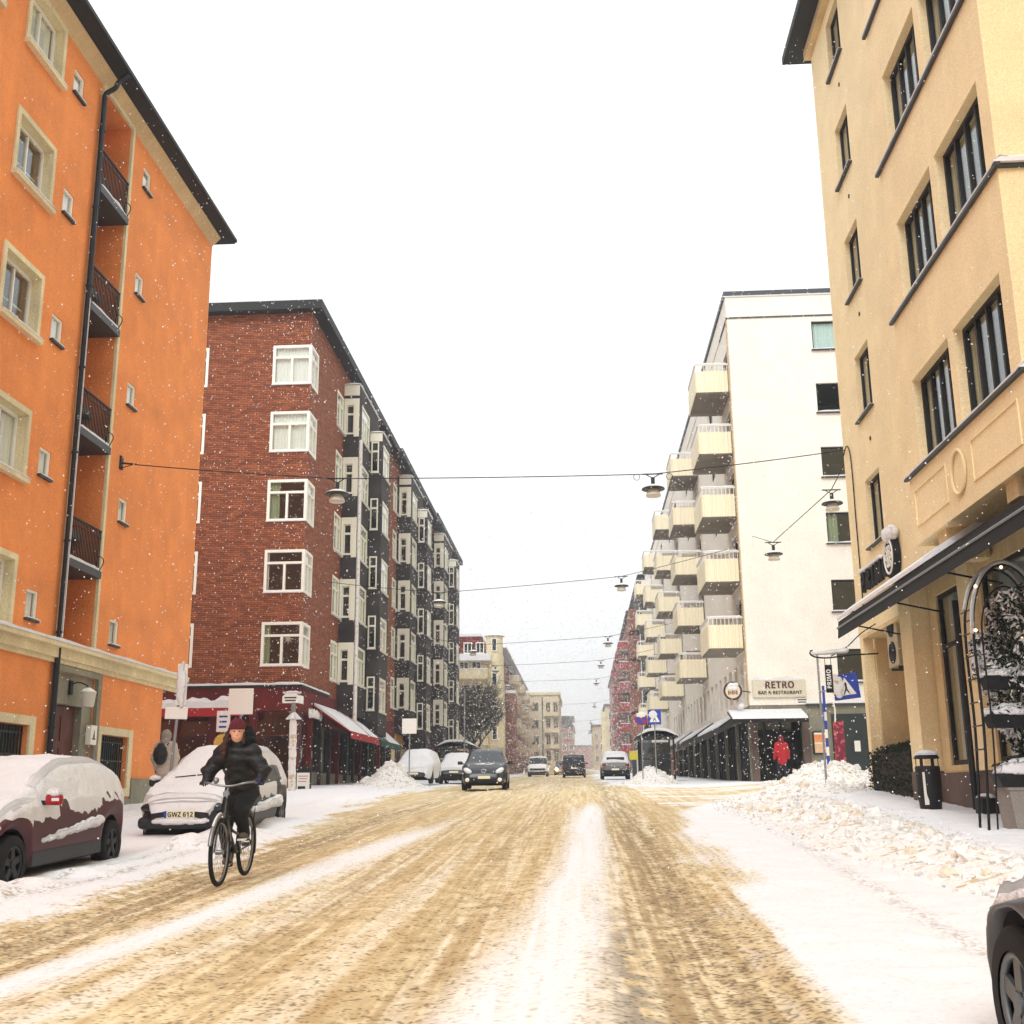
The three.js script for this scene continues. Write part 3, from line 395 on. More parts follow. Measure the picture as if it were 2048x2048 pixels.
// ---------- yellow building ----------
const YX = 7.7;
{
  const X = YX, F = frameR(X), b = thing('yellow_building', 'pale yellow plastered house with projecting bay and black awning', 'building', [X, 0.9, -20]);
  const top = 24.0, end = 31.9, near = -6, y0 = -0.8;
  const nar = [0, 1, 2, 3, 4].map((k) => [28.4, 29.85, 7.66 + 3.47 * k, 9.47 + 3.47 * k]);
  put(b, 'wall', wallOf(F, rect(near, end, 6.2, top), [...nar.map((r) => hole(...r)), hole(17.2, 22.6, 6.5, 22.1)], 0.4), M.yellow);
  put(b, 'end_wall', [bx(X + 0.4, X + 16, 5.6, top, -end, -end + 0.4), bx(X, X + 0.4, 5.6, 6.2, -end, -end + 5.2), bx(X + 0.02, X + 0.3, y0, 5.6, -end + 0.02, -end + 0.35)], M.yellow);
  put(b, 'back_wall', [bx(X + 15.7, X + 16, y0, top, -end + 0.4, 6), bx(X + 0.4, X + 15.7, y0, top, 5.6, 6), bx(X + 0.4, X + 15.7, top - 0.2, top - 0.01, -end + 0.4, 5.6)], M.yellow);
  for (let k = 0; k < 5; k++) put(b, 'floor', bx(X + 0.41, X + 15.6, 6.25 + 3.47 * k, 6.45 + 3.47 * k, -end + 0.4, 5.6), M.room);
  for (const [a, c, v0, v1] of nar) { win(b, F, a, c, v0, v1, { rec: 0.14, cols: 2, mat: M.darkFrame, fw: 0.07, curtain: [[0.05, 0.25, M.greenCurtain]], sill: { over: 0.1, proj: 0.1, th: 0.04, mat: M.zinc, snow: 0.035 } }); put(b, 'vent', rod(V3(X - 0.02, v0 - 0.75, -28.9), V3(X + 0.02, v0 - 0.75, -28.9), 0.06, 0.06, 8), M.black); }
  // bay
  const BX = 6.83, B = frameR(BX), bf = 23.0, bn = 16.8, wv = [7.7, 11.15, 14.63, 18.1].map((v, k) => [v, 9.5 + 3.47 * k]);
  const bw = wv.flatMap(([v0, v1]) => [[19.9, 22.2, v0, v1], [17.25, 19.6, v0, v1]]);
  const bay = put(b, 'bay', [wallOf(B, rect(bn, bf, 6.27, 22.4), bw.map((r) => hole(...r)), 0.35), bx(BX + 0.35, X, 6.27, 22.4, -bf, -bf + 0.3), bx(BX + 0.35, X, 6.27, 22.4, -bn - 0.3, -bn), bx(BX + 0.35, X - 0.001, 22.2, 22.39, -bf + 0.3, -bn - 0.3), bx(BX + 0.35, X - 0.001, 6.28, 6.4, -bf + 0.3, -bn - 0.3)], M.yellow);
  wv.forEach(([v0]) => { put(bay, 'sill', [fb(B, bn - 0.14, bf + 0.1, v0 - 0.07, v0 - 0.02, 0.001, 0.08), bx(BX - 0.0, X - 0.02, v0 - 0.07, v0 - 0.02, -bn + 0.001, -bn + 0.08)], M.zinc); put(bay, 'snow', [snowBar(B, bn - 0.14, bf + 0.1, v0 - 0.018, 0.05, 0.0, 0.09), snowBar(frameF(-bn), BX - 0.1, X - 0.02, v0 - 0.018, 0.16, 0.0, 0.14)], M.snow); });
  for (const [a, c, v0, v1] of bw) win(b, B, a, c, v0, v1, { rec: 0.17, cols: 4, mat: M.darkFrame, fw: 0.08, bars: 0.07, fd: 0.09, fullMullion: true, curtain: [[0.08, 0.2], [0.3, 0.42], [0.6, 0.66, M.greenCurtain]] });
  // panel mouldings and wreath on the bay apron
  const loop = (u0, u1, v0, v1) => wallOf(B, rect(u0, u1, v0, v1), [hole(u0 + 0.035, u1 - 0.035, v0 + 0.035, v1 - 0.035)], 0.025).translate(-0.026, 0, 0);
  put(bay, 'moulding', loop(20.7, 22.7, 6.6, 7.35), M.yellow); put(bay, 'moulding', loop(17.1, 19.3, 6.6, 7.35), M.yellow);
  put(bay, 'wreath', onto(B, new THREE.TorusGeometry(0.36, 0.03, 8, 40).scale(1, 1.1, 1).translate(20.0, 6.98, 0.03)), M.yellow);
  // corbels under the bay
  for (const d of [18.0, 21.6]) put(bay, 'corbel', [bx(BX + 0.1, X, 5.95, 6.268, -d - 0.25, -d + 0.25), bx(BX + 0.4, X, 5.7, 5.95, -d - 0.2, -d + 0.2)], M.tan);
  // eave
  put(b, 'eave_cove', bx(X - 0.2, X + 0.3, top - 0.25, top + 0.05, -end - 0.1, 6), M.tan);
  put(b, 'roof', [slab([[-0.75, 0], [0.4, 0], [6, 4], [5.8, 4.1], [-0.75, 0.25]], [], end + 6.7).translate(X, top + 0.05, -end - 0.7), bx(X + 5.5, X + 16, top + 0.1, top + 4, -end, 6)], M.roof);
  // ground floor: niche at the corner, pillar, shop windows
  put(b, 'niche_wall', [bx(X + 0.3, X + 1.4, y0, 5.6, -end + 0.38, -end + 0.5), bx(X + 1.28, X + 1.4, y0, 5.6, -end + 0.5, -26.6), bx(X + 0.001, X + 1.4, 5.5, 5.6, -end + 0.4, -26.6)], M.tan);
  put(b, 'pillar', bx(X - 0.33, X + 0.7, y0 + 2.7, 6.19, -26.6, -25.7), M.yellow); put(b, 'plinth', bx(X - 0.36, X + 0.73, y0, y0 + 2.698, -26.63, -25.67), M.granite);
  const SX = X + 0.06, SF = frameR(SX);
  put(b, 'shop_wall', wallOf(SF, rect(near, 25.66, y0, 6.19), [hole(23.3, 25.1, 2.0, 5.6), hole(19.2, 22.3, 2.0, 5.6), hole(14.5, 18.2, 2.0, 5.6)], 0.35), M.tan);
  put(b, 'plinth', fb(SF, near, 25.65, y0, 1.85, 0.002, 0.08), M.granite);
  for (const [a, c] of [[23.3, 25.1], [19.2, 22.3], [14.5, 18.2]]) win(b, SF, a, c, 2.0, 5.6, { rec: 0.05, cols: 2, tr: 0.3, mat: M.darkFrame, fw: 0.1, bars: 0.08, curtain: [[0.05, 0.8, M.shopBlind]] });
  put(b, 'pillar', bx(X - 0.08, X + 0.059, 1.86, 6.19, -23.2, -22.5), M.yellow); put(b, 'pillar', bx(X - 0.08, X + 0.059, 1.86, 6.19, -18.9, -18.3), M.yellow);
  put(b, 'drainpipe', [rod(V3(X - 0.12, 0.9, -23.28), V3(X - 0.12, 5.2, -23.28), 0.06, 0.06, 10)], M.pipe);
  put(b, 'low_wall', bx(X - 0.05, X + 0.1, y0, 1.62, -31.2, -26.7), M.granite); put(b, 'snow', snowBar(F, 26.7, 31.2, 1.62, 0.06, -0.1, 0.05), M.snow);
  put(b, 'cable', [tube([V3(X - 0.05, 10.75, -31.7), V3(X - 0.05, 10.9, -31.3), V3(X - 0.04, 10.7, -31.05), V3(X - 0.03, 8.5, -31.0), V3(X - 0.03, 6.3, -31.0)], 0.018, 40, 6)], M.cable);

  // black awning
  const aw = thing('black_awning', 'long black awning with snow on top on the yellow house', 'awning', [X, 5.2, -24]);
  const prof = [[-0.0, 6.3], [-0.0, 6.36], [-1.4, 5.48], [-1.4, 5.42]];
  const run = (p, a, c) => slab(p, [], c - a).translate(X - 0.002, 0, -c);
  put(aw, 'cover', run(prof, 13, 28), M.awningBlack);
  put(aw, 'valance', [run([[-1.385, 5.45], [-1.4, 5.42], [-1.43, 5.08], [-1.41, 5.08]], 13, 28.02)], M.awningBlack);
  put(aw, 'front_bar', [rod(V3(X - 1.42, 5.33, -13), V3(X - 1.42, 5.33, -28.05), 0.025, 0.025, 8)], M.steel);
  const sn = run([[-0.02, 6.37], [-0.02, 6.5], [-0.5, 6.2], [-1.1, 5.83], [-1.42, 5.58], [-1.42, 5.5]], 21, 28.0); put(aw, 'snow', sn, M.snow);
  for (const d of [27.6, 24.2, 20.8]) put(aw, 'arm', rod(V3(X - 0.05, 5.1, -d), V3(X - 1.38, 5.4, -d), 0.02, 0.02, 6), M.iron);
  if (typeof font !== 'undefined') {
    const sg = thing('letter_sign', 'dark raised letters and round emblem above the black awning, capped with snow', 'sign', [X, 6.6, -29]);
    const word = 'PRIMO'; let u = 30.75;
    for (const ch of word) { const t = new TextGeometry(ch, { font, size: 0.52, depth: 0.1, curveSegments: 4 }); t.computeBoundingBox(); const w = t.boundingBox.max.x; put(sg, 'letter', t.rotateY(-Math.PI / 2).translate(X - 0.02, 6.62, -u), M.awningBlack); u -= w * 1.1 + 0.09; }
    put(sg, 'snow', snowBar(F, 28.5, 30.8, 7.15, 0.12, 0.0, 0.16), M.snow);
    const em = put(sg, 'emblem', onto(F, new THREE.CylinderGeometry(0.46, 0.46, 0.16, 28).rotateX(Math.PI / 2).scale(1, 1.15, 1).translate(27.55, 6.98, 0.1)), M.awningBlack);
    put(em, 'ring', onto(F, new THREE.TorusGeometry(0.36, 0.025, 8, 30).scale(1, 1.15, 1).translate(27.55, 6.98, 0.19)), M.whitePaint);
    for (let q = 0; q < 7; q++) put(em, 'flourish', onto(F, new THREE.TorusGeometry(0.075, 0.018, 6, 16).translate(27.55 + (q ? 0.17 * Math.cos(q * 1.047) : 0), 6.98 + (q ? 0.2 * Math.sin(q * 1.047) : 0), 0.19)), M.whitePaint);
    put(sg, 'snow', netMesh((x, y, z) => ell(X - 0.12, 7.5, -27.5, 0.17, 0.22, 0.5)(x, y, z) + 0.06 * (fbm(y * 6 + 3, z * 6, 2) - 0.5), [X - 0.4, 7.2, -28.2], [X + 0.1, 7.85, -26.9], 0.03), M.snow);
  }
}
// ---------- white building ----------
{
  const Z = -51, X = 7.4, F = frameF(Z), S = frameR(X), b = thing('white_building', 'off-white house with rows of corrugated balconies along the street', 'building', [X, 1.9, Z]);
  const top = 24.4, end = 122, y0 = 0.6, wr = X + 16;
  const ws = [0, 1, 2, 3, 4, 5].map((k) => [11.3, 13.1, 6.12 + 3.09 * k, 7.56 + 3.09 * k]);
  put(b, 'wall', wallOf(F, rect(X, wr, 5.17, 23.3), ws.map((r) => hole(...r)), 0.35), M.white);
  put(b, 'parapet', [bx(X - 0.04, wr, 23.3, top, Z - 0.4, Z + 0.03), bx(X - 0.04, X + 0.3, 23.3, top, -end, Z - 0.4)], M.white);
  put(b, 'band', [bx(X - 0.06, wr, 23.26, 23.32, Z - 0.3, Z + 0.05), bx(X - 0.06, X + 0.2, 23.26, 23.32, -54, Z - 0.3)], M.zinc);
  const cp = put(b, 'coping', [bx(X - 0.12, wr, top, top + 0.22, Z - 0.45, Z + 0.1), bx(X - 0.12, X + 0.36, top, top + 0.22, -end, Z - 0.45)], M.zinc);
  put(cp, 'snow', [bx(X - 0.12, wr, top - 0.06, top - 0.01, Z + 0.031, Z + 0.09)], M.snow);
  put(b, 'back_wall', [bx(wr - 0.3, wr, y0, 23.3, -end, Z - 0.36), bx(X + 0.35, wr - 0.3, y0, 23.3, -end, -end + 0.3), bx(X + 0.35, wr - 0.3, 23.0, 23.2, -end + 0.3, Z - 0.36)], M.white);
  for (let k = 0; k < 6; k++) put(b, 'floor', bx(X + 0.36, wr - 0.31, 5.3 + 3.09 * k, 5.5 + 3.09 * k, -end + 0.4, Z - 0.36), M.room);
  ws.forEach(([a, c, v0, v1], k) => win(b, F, a, c, v0, v1, { rec: 0.12, cols: 1, mat: M.darkFrame, fw: 0.07, curtain: k === 5 ? [[0.02, 0.98, M.paleBlind]] : k === 2 ? [[0.02, 0.3, M.greenCurtain]] : null, sill: { over: 0.08, proj: 0.12, th: 0.05, mat: M.zinc, snow: 0.09 } }));
  // street side: balconies in columns, doors behind them, slit windows on the first floor
  const cols = [51.25, 66.4, 81.5, 96.6, 111.6].map((d, i) => [d, 0.18 * i]), doors = [];
  for (const [d, dy] of cols) for (let k = 0; k < 5; k++) doors.push([d + 0.5, d + 2.3, 7.82 + 3.0 * k + dy, 9.95 + 3.0 * k + dy]);
  for (const d of [58.5, 73.5, 88.7, 103.7]) for (let k = 0; k < 5; k++) doors.push([d, d + 2.4, 8.6 + 3.0 * k, 10.0 + 3.0 * k]);
  const slits = []; for (let d = 52.3; d < 93; d += 2.05) slits.push([d, d + 1.0, 5.6, 7.2]);
  put(b, 'wall', wallOf(S, rect(51.35, end, 5.17, 23.3), [...doors, ...slits].map((r) => hole(...r)), 0.35), M.white);
  put(b, 'corner_trim', bx(X - 0.05, X - 0.001, 5.17, 23.25, Z - 0.3, Z - 0.001), M.sand);
  for (const r of doors) win(b, S, ...r, { rec: 0.15, cols: 2, mat: M.darkFrame, pane: M.farPane });
  for (const r of slits) win(b, S, ...r, { rec: 0.2, cols: 1, mat: M.darkFrame, pane: M.farPane });
  for (const [d, dy] of cols) for (let k = 0; k < 5; k++) {
    const y = 7.77 + 3.0 * k + dy, o = 5.82, zN = -d - 0.02, zF = -d - 3.45;
    const bal = put(b, 'balcony', bx(o + 0.03, X - 0.001, y - 0.1, y + 0.02, zF, zN), M.concrete);
    put(bal, 'front_panel', bx(o, X - 0.1, y - 0.06, y + 0.98, zN + 0.001, zN + 0.04), M.balcony);
    put(bal, 'side_panel', bx(o - 0.03, o + 0.008, y - 0.06, y + 0.98, zF - 0.02, zN), M.balcony);
    put(bal, 'far_panel', bx(o, X - 0.1, y - 0.06, y + 0.98, zF - 0.04, zF - 0.001), M.balcony);
    const rl = [bx(o - 0.02, X - 0.05, y + 1.26, y + 1.31, zN, zN + 0.05), bx(o - 0.03, o + 0.02, y + 1.26, y + 1.31, zF, zN - 0.002)];
    for (let q = 0; q < 9; q++) rl.push(bx(o + q * 0.18, o + q * 0.18 + 0.025, y + 0.98, y + 1.26, zN + 0.01, zN + 0.035)); for (let q = 1; q < 16; q++) rl.push(bx(o - 0.02, o + 0.005, y + 0.98, y + 1.26, zN - q * 0.22 - 0.025, zN - q * 0.22));
    const r = put(bal, 'railing', rl, M.whitePaint);
    put(r, 'snow', [snowBar(frameF(zN + 0.02), o - 0.02, X - 0.05, y + 1.31, 0.09, -0.04, 0.05), snowBar(frameR(o), -zN, -zF, y + 1.31, 0.09, -0.04, 0.05)], M.snow);
    put(bal, 'divider', bx(X - 0.9, X - 0.002, y + 0.03, y + 1.9, zF - 0.1, zF - 0.045), M.white);
  }
  // ground floor shop front
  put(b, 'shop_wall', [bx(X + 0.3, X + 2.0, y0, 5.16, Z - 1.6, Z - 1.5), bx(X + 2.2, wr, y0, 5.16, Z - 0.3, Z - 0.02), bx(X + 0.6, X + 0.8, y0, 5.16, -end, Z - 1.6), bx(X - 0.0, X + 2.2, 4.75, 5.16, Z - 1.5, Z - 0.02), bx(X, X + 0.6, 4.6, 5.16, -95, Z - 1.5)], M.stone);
  put(b, 'ledge', bx(X + 2.4, wr, 5.1, 5.2, Z - 0.02, Z + 0.12), M.zinc); put(b, 'snow', snowBar(F, X + 2.4, X + 6, 5.2, 0.1, -0.01, 0.13), M.snow);
  put(b, 'door', [bx(X + 3.45, X + 4.95, y0, 4.75, Z - 0.019, Z + 0.03)], M.greenFrame, 'dark green double door'); put(b, 'notice', bx(X + 4.35, X + 4.6, 3.15, 3.6, Z + 0.031, Z + 0.04), M.whitePaint);
  put(b, 'drape', bx(X + 3.5, X + 3.95, 2.0, 4.45, Z + 0.031, Z + 0.06), (() => { const t = tex(64, 256, (u, v, i, j) => { const n = fbm(u * 5 + 1, v * 20, 3); return n > 0.55 ? [190, 40 + 60 * n, 80] : [120, 20, 50]; }); return new THREE.MeshStandardMaterial({ map: t, roughness: 0.7 }); })(), 'tall magenta poster strip');
  const ps = put(b, 'poster_case', bx(X + 2.6, X + 3.22, 3.05, 4.02, Z - 0.019, Z + 0.05), M.darkFrame); put(ps, 'poster', bx(X + 2.66, X + 3.16, 3.11, 3.96, Z + 0.051, Z + 0.056), new THREE.MeshStandardMaterial({ map: tex(64, 96, (u, v) => v > 0.5 && v < 0.9 ? [235, 120 + 90 * fbm(u * 6, v * 6, 2), 90] : v < 0.45 ? [215 + 30 * fbm(u * 9, v * 9, 2), 190, 150] : [240, 236, 220]), roughness: 0.5 }));
  const dg = put(b, 'entrance_glazing', [bx(X + 0.02, X + 0.1, y0, 4.75, Z - 1.48, Z - 1.38), bx(X + 0.75, X + 0.83, y0, 4.75, Z - 1.48, Z - 1.38), bx(X + 1.45, X + 1.53, y0, 4.75, Z - 1.48, Z - 1.38), bx(X + 0.1, X + 2.2, 4.1, 4.18, Z - 1.48, Z - 1.4)], M.darkFrame);
  for (let q = 0; q < 3; q++) put(dg, 'pane', bx(X + 0.11 + q * 0.7, X + 0.73 + q * 0.7, y0, 4.09, Z - 1.44, Z - 1.42), M.farPane);
  put(dg, 'notice', bx(X + 1.62, X + 1.82, 2.9, 3.3, Z - 1.41, Z - 1.4), M.whitePaint);
  put(b, 'corner_column', bx(X, X + 0.28, y0, 4.749, Z - 0.3, Z - 0.021), M.granite); put(b, 'corner_column', bx(X + 2.2, X + 2.5, y0, 4.749, Z - 0.02, Z + 0.04), M.granite);
  for (let i = 0, d = 51.5; d < 92; i++, d += 0.85) { const wide = i % 5 === 0; put(b, 'mullion', fb(S, d, d + (wide ? 0.28 : 0.1), y0, 4.59, -0.35, wide ? 0.03 : 0.0), wide ? M.stone : M.darkFrame); const w = put(b, 'shop_pane', fb(S, d + (wide ? 0.28 : 0.1), d + 0.85, 2.0 + 0.02 * (d - 51), 4.59, -0.2, -0.18), M.farPane); if (i % 4 === 1) put(w, 'display', fb(S, d + 0.2, d + 0.7, 2.4, 3.8, -0.17, -0.165), [M.whitePaint, M.greenCurtain, M.tan][(i / 4 | 0) % 3]); }
  put(b, 'stall_riser', fb(S, 51.3, 92.5, y0, 2.7, -0.3, -0.1), M.granite);
  const shop2 = put(b, 'shop_wall', fb(S, 92.6, end, y0, 5.16, -0.34, 0), M.brickFar);
  // awnings on the street side
  for (const [a, c] of [[52.6, 64], [65, 76], [77, 90]]) {
    const aw = thing('shop_awning', { 52.6: 'dark shop awning with snow, nearest along the balcony house', 65: 'dark shop awning with snow, second along the balcony house', 77: 'dark shop awning with snow, farthest along the balcony house' }[a], 'awning', [X, 5, -(a + c) / 2], 'shop awnings of the balcony house'), y = 0.012 * (a - 52);
    put(aw, 'cover', slab([[0, 5.1], [-1.15, 4.35], [-1.15, 4.28], [0, 5.02]], [], c - a).translate(X - 0.003, y, -c), M.awningBlack);
    put(aw, 'valance', slab([[-1.14, 4.33], [-1.16, 4.33], [-1.18, 4.05], [-1.16, 4.05]], [], c - a).translate(X - 0.003, y, -c), M.awningBlack);
    put(aw, 'snow', slab([[-0.1, 5.05], [-0.1, 5.16], [-0.7, 4.78], [-1.12, 4.48], [-1.14, 4.37]], [], (c - a) * 0.8).translate(X - 0.003, y, -c + (c - a) * 0.1), M.snow);
  }
  const ea = thing('entrance_canopy', 'small snow-covered canopy over the corner restaurant door', 'canopy', [X + 1, 4.7, Z + 0.8]);
  const tip = (y0, y1, dy) => slab([[0, y0], [1.5, y1], [1.5, y1 + dy], [0, y0 + dy]], [], 3.2).rotateY(-Math.PI / 2).translate(X + 2.2, 0, Z + 0.001);
  put(ea, 'cover', tip(4.86, 4.46, 0.04), M.awningBlack); put(ea, 'snow', slab([[0.05, 4.9], [1.5, 4.52], [1.53, 4.5], [1.45, 4.6], [0.7, 4.82], [0.05, 5.0]], [], 3.15).rotateY(-Math.PI / 2).translate(X + 2.18, 0, Z + 0.001), M.snow); put(ea, 'valance', bx(X - 1.0, X + 2.2, 4.34, 4.455, Z + 1.48, Z + 1.5), M.awningBlack);
}
// ---------- buildings farther up the street ----------
function farHouse(name, label, x0, x1, z0, z1, yb, yt, mat, o = {}) {          // z0 nearer than z1
  const b = thing(name, label, 'building', [(x0 + x1) / 2, yb, z0]);
  put(b, 'wall', bx(x0, x1, yb, yt, z1, z0), mat);
  put(b, 'roof', o.mansard ? slab([[x0 - 0.3, yt], [x1 + 0.3, yt], [x1 - 1.2, yt + o.mansard], [x0 + 1.2, yt + o.mansard]], [], z0 - z1 + 0.4).translate(0, 0, z1 - 0.2) : bx(x0 - 0.35, x1 + 0.35, yt, yt + 0.5, z1 - 0.3, z0 + 0.35), o.roof || M.roof);
  if (o.snow !== false) put(b, 'snow', bx(x0 - 0.2, x1 + 0.2, yt + (o.mansard || 0.5), yt + (o.mansard || 0.5) + 0.18, z1, z0), M.snow);
  return b;
}
const row = (b, F, us, vs, w, h, o = {}) => { for (const v of vs) for (const u of us) win(b, F, u, u + w, v, v + h, { rec: -0.06, fd: 0.05, fw: 0.1, bars: 0.08, cols: 2, pane: M.farPane, mat: M.whitePaint, ...o }); };
const seq = (a, b, s) => { const r = []; for (let x = a; x <= b + 1e-6; x += s) r.push(x); return r; };
{
  const b = thing('cream_corner_building', 'cream corner house with long snowy balconies and red roof top behind the bare tree', 'building', [-12, 3.3, -121]);
  put(b, 'wall', bx(-24, -9.4, 2.5, 15.2, -146, -121), M.cream);
  put(b, 'roof', slab([[-24, 15.2], [-9.3, 15.2], [-10.4, 18.0], [-24, 18.0]], [], 24).translate(0, 0, -146), flat(0x8c2a26, 0.7));
  put(b, 'snow', [bx(-24, -9.2, 15.2, 15.9, -121.6, -119.8), bx(-24, -10.4, 18, 18.3, -146, -122)], M.snow);
  put(b, 'attic_wall', bx(-24, -10.2, 15.9, 17.9, -122.4, -121.6), M.redPaint);
  row(b, frameF(-121.6), [-13.6, -12.2, -10.9], [16.1], 0.9, 1.2);
  for (const y of [13.3, 9.9, 6.5]) { const bal = put(b, 'balcony', bx(-20, -9.5, y, y + 0.95, -120.9, -119.8), M.cream); put(bal, 'snow', bx(-20, -9.5, y + 0.95, y + 1.05, -120.1, -119.75), M.snow); }
  row(b, frameF(-121), [-14.6, -12.6, -11.3], [14.1 - 0.1, 11.6, 8.2], 1.0, 1.2, { mat: M.whitePaint });
  const tw = put(b, 'oriel', [new THREE.CylinderGeometry(1.0, 1.0, 9.5, 14).translate(-8.9, 11, -121.6), new THREE.CylinderGeometry(0.9, 0.9, 2.2, 14).translate(-8.9, 16.8, -121.6)], M.cream);
  put(tw, 'dome', new THREE.ConeGeometry(1.15, 0.8, 14).translate(-8.9, 18.3, -121.6), M.snow);
  row(b, frameF(-120.62), [-9.15], [16.2, 12.6, 9.6, 7.0], 0.6, 1.4, { cols: 1 }); row(b, frameL(-9.4), [124, 128, 132, 136, 140], [12.5, 9.3, 6.2], 1.4, 1.6);
}
{
  const b = farHouse('brown_balcony_building', 'reddish brown house with pale balconies between the two cream houses', -24, -9.5, -148, -212, 3.8, 17.6, M.brickFar, { mansard: 2.4 });
  for (const d of [156, 170, 184, 198]) for (let k = 0; k < 4; k++) { const y = 7.4 + 2.9 * k, bal = put(b, 'balcony', bx(-9.5, -8.1, y, y + 1.0, -d - 6, -d), k % 2 ? M.cream : M.sand); put(bal, 'snow', bx(-9.5, -8.1, y + 1.0, y + 1.15, -d - 6, -d), M.snow); }
  row(b, frameL(-9.5), [150, 163, 177, 191, 205], [7.5, 10.4, 13.3], 1.6, 1.5);
  put(b, 'oriel', bx(-9.5, -8.3, 5, 14.2, -154, -149), M.brickFar); put(b, 'snow', bx(-9.5, -8.2, 14.2, 14.6, -154.1, -148.9), M.snow);
}
{
  const b = farHouse('tall_cream_building', 'tall pale cream house closing the left side far up the street', -10.5, -3.9, -215, -245, 4, 19.4, M.cream, { roof: M.cream, snow: true });
  put(b, 'drainpipe', rod(V3(-6.9, 5, -214.9), V3(-6.9, 19, -214.9), 0.12, 0.12, 6), M.zinc);
  row(b, frameF(-215), [-9.0], [7.4, 10.3, 13.2, 16.4], 1.4, 1.7, { mat: M.sand }); row(b, frameF(-215), [-6.3, -4.9], [7.4, 10.3, 13.2, 16.2], 0.9, 1.9, { mat: M.sand });
  for (const y of [9.6, 12.5, 15.5]) put(b, 'balcony', bx(-6.6, -3.8, y, y + 0.7, -214.9, -214), M.cream);
}
{ const b = farHouse('hazy_left_building', 'faint gabled house at the far end on the left', -12, -1.6, -292, -320, 6, 17.5, M.brickFar, { mansard: 3 }); row(b, frameF(-292), [-4.6, -2.9], [9, 12, 15], 1.1, 1.6); }
{
  const b = farHouse('dark_narrow_building', 'dark grey narrow house right after the balcony house', 6.9, 20, -123, -150, 3, 24, M.slate, {});
  row(b, frameR(6.9), [126, 130, 134, 138, 142, 146], [8, 11, 14, 17, 20], 1.6, 1.5); put(b, 'ground_floor', bx(6.7, 6.9, 3, 6.5, -149, -124), M.whitePaint);
  for (let k = 0; k < 5; k++) put(b, 'oriel', bx(5.9, 6.9, 7.4 + 3 * k, 9.9 + 3 * k, -136, -130), M.brickFar);
}
{
  const b = farHouse('red_balcony_building', 'brick house with stacked bright red balconies far up on the right', 6.8, 20, -152, -262, 3.8, 24.6, M.brickFar, {});
  const red = flat(0xa23a3a, 0.7);
  for (const d of [156, 166, 178, 192]) for (let k = 0; k < 6; k++) { const y = 6.6 + 2.75 * k, bal = put(b, 'balcony', bx(5.5, 6.8, y - 0.1, y + 0.05, -d - 5.5, -d), M.concrete); put(bal, 'front_panel', bx(5.5, 6.75, y + 0.1, y + 1.15, -d - 0.01, -d + 0.05), red); put(bal, 'side_panel', bx(5.42, 5.5, y + 0.1, y + 1.15, -d - 5.5, -d), red); put(bal, 'snow', bx(5.42, 6.75, y + 1.15, y + 1.28, -d - 0.1, -d + 0.05), M.snow); }
  row(b, frameR(6.8), [163, 174, 186, 204, 212, 220, 230, 240, 250], [8, 11, 14, 17, 20], 1.5, 1.5); put(b, 'chimney', bx(8, 9.4, 25.1, 27, -175, -173), M.brickFar);
}
{ const b = farHouse('cream_far_right_building', 'pale cream house with corner tower far up on the right', 5.9, 18, -268, -300, 6, 21, M.cream, {}); row(b, frameR(5.9), [272, 279, 286, 293], [9, 12, 15, 18], 1.6, 1.7); row(b, frameF(-268), [6.6], [9, 12, 15, 18], 1.3, 1.7); put(b, 'oriel', bx(5.0, 5.9, 9, 20, -275, -270), M.cream); }
{ const b = farHouse('hazy_right_building', 'faint pale house at the far end on the right', 3.2, 16, -305, -340, 7, 18.5, M.sand, {}); row(b, frameF(-305), [3.8, 5.2], [9.5, 12.5, 15.3], 0.9, 1.6); }
{ // street end
  farHouse('distant_building', 'very faint house across the end of the street', -3, 5, -398, -410, 9, 17, M.brickFar, {});
}
// ---------- bare tree ----------
{
  const t = thing('bare_tree', 'dense bare winter tree in front of the cream corner house', 'tree', [-10.2, 3.3, -110]);
  const rg = rngOf(21), big = [], twigs = [];
  const grow = (p, dir, len, r, lv) => {
    const q = p.clone().addScaledVector(dir, len); (lv < 3 ? big : twigs).push(rod(p, q, r, r * 0.7, lv < 2 ? 7 : 3, lv > 1));
    if (lv >= 6) return; const n = lv < 1 ? 9 : lv < 4 ? 5 : 3;
    for (let i = 0; i < n; i++) { const a = rg() * 6.283, s = 0.22 + rg() * 0.5, side = V3(Math.cos(a), 0, Math.sin(a)); const d2 = dir.clone().multiplyScalar(Math.cos(s)).addScaledVector(side, Math.sin(s)).add(V3(0, lv < 2 ? 0.05 : 0.12, 0)).normalize(); grow(p.clone().addScaledVector(dir, len * (0.55 + 0.45 * rg())), d2, len * (0.62 + 0.22 * rg()), r * 0.58, lv + 1); }
  };
  grow(V3(-10.2, 3.0, -110), V3(0, 1, 0), 3.0, 0.22, 0);
  const bark = flat(0x4a4740, 0.95);
  put(t, 'trunk', big, bark); put(t, 'crown', twigs, flat(0x5c5a50, 0.95));
}
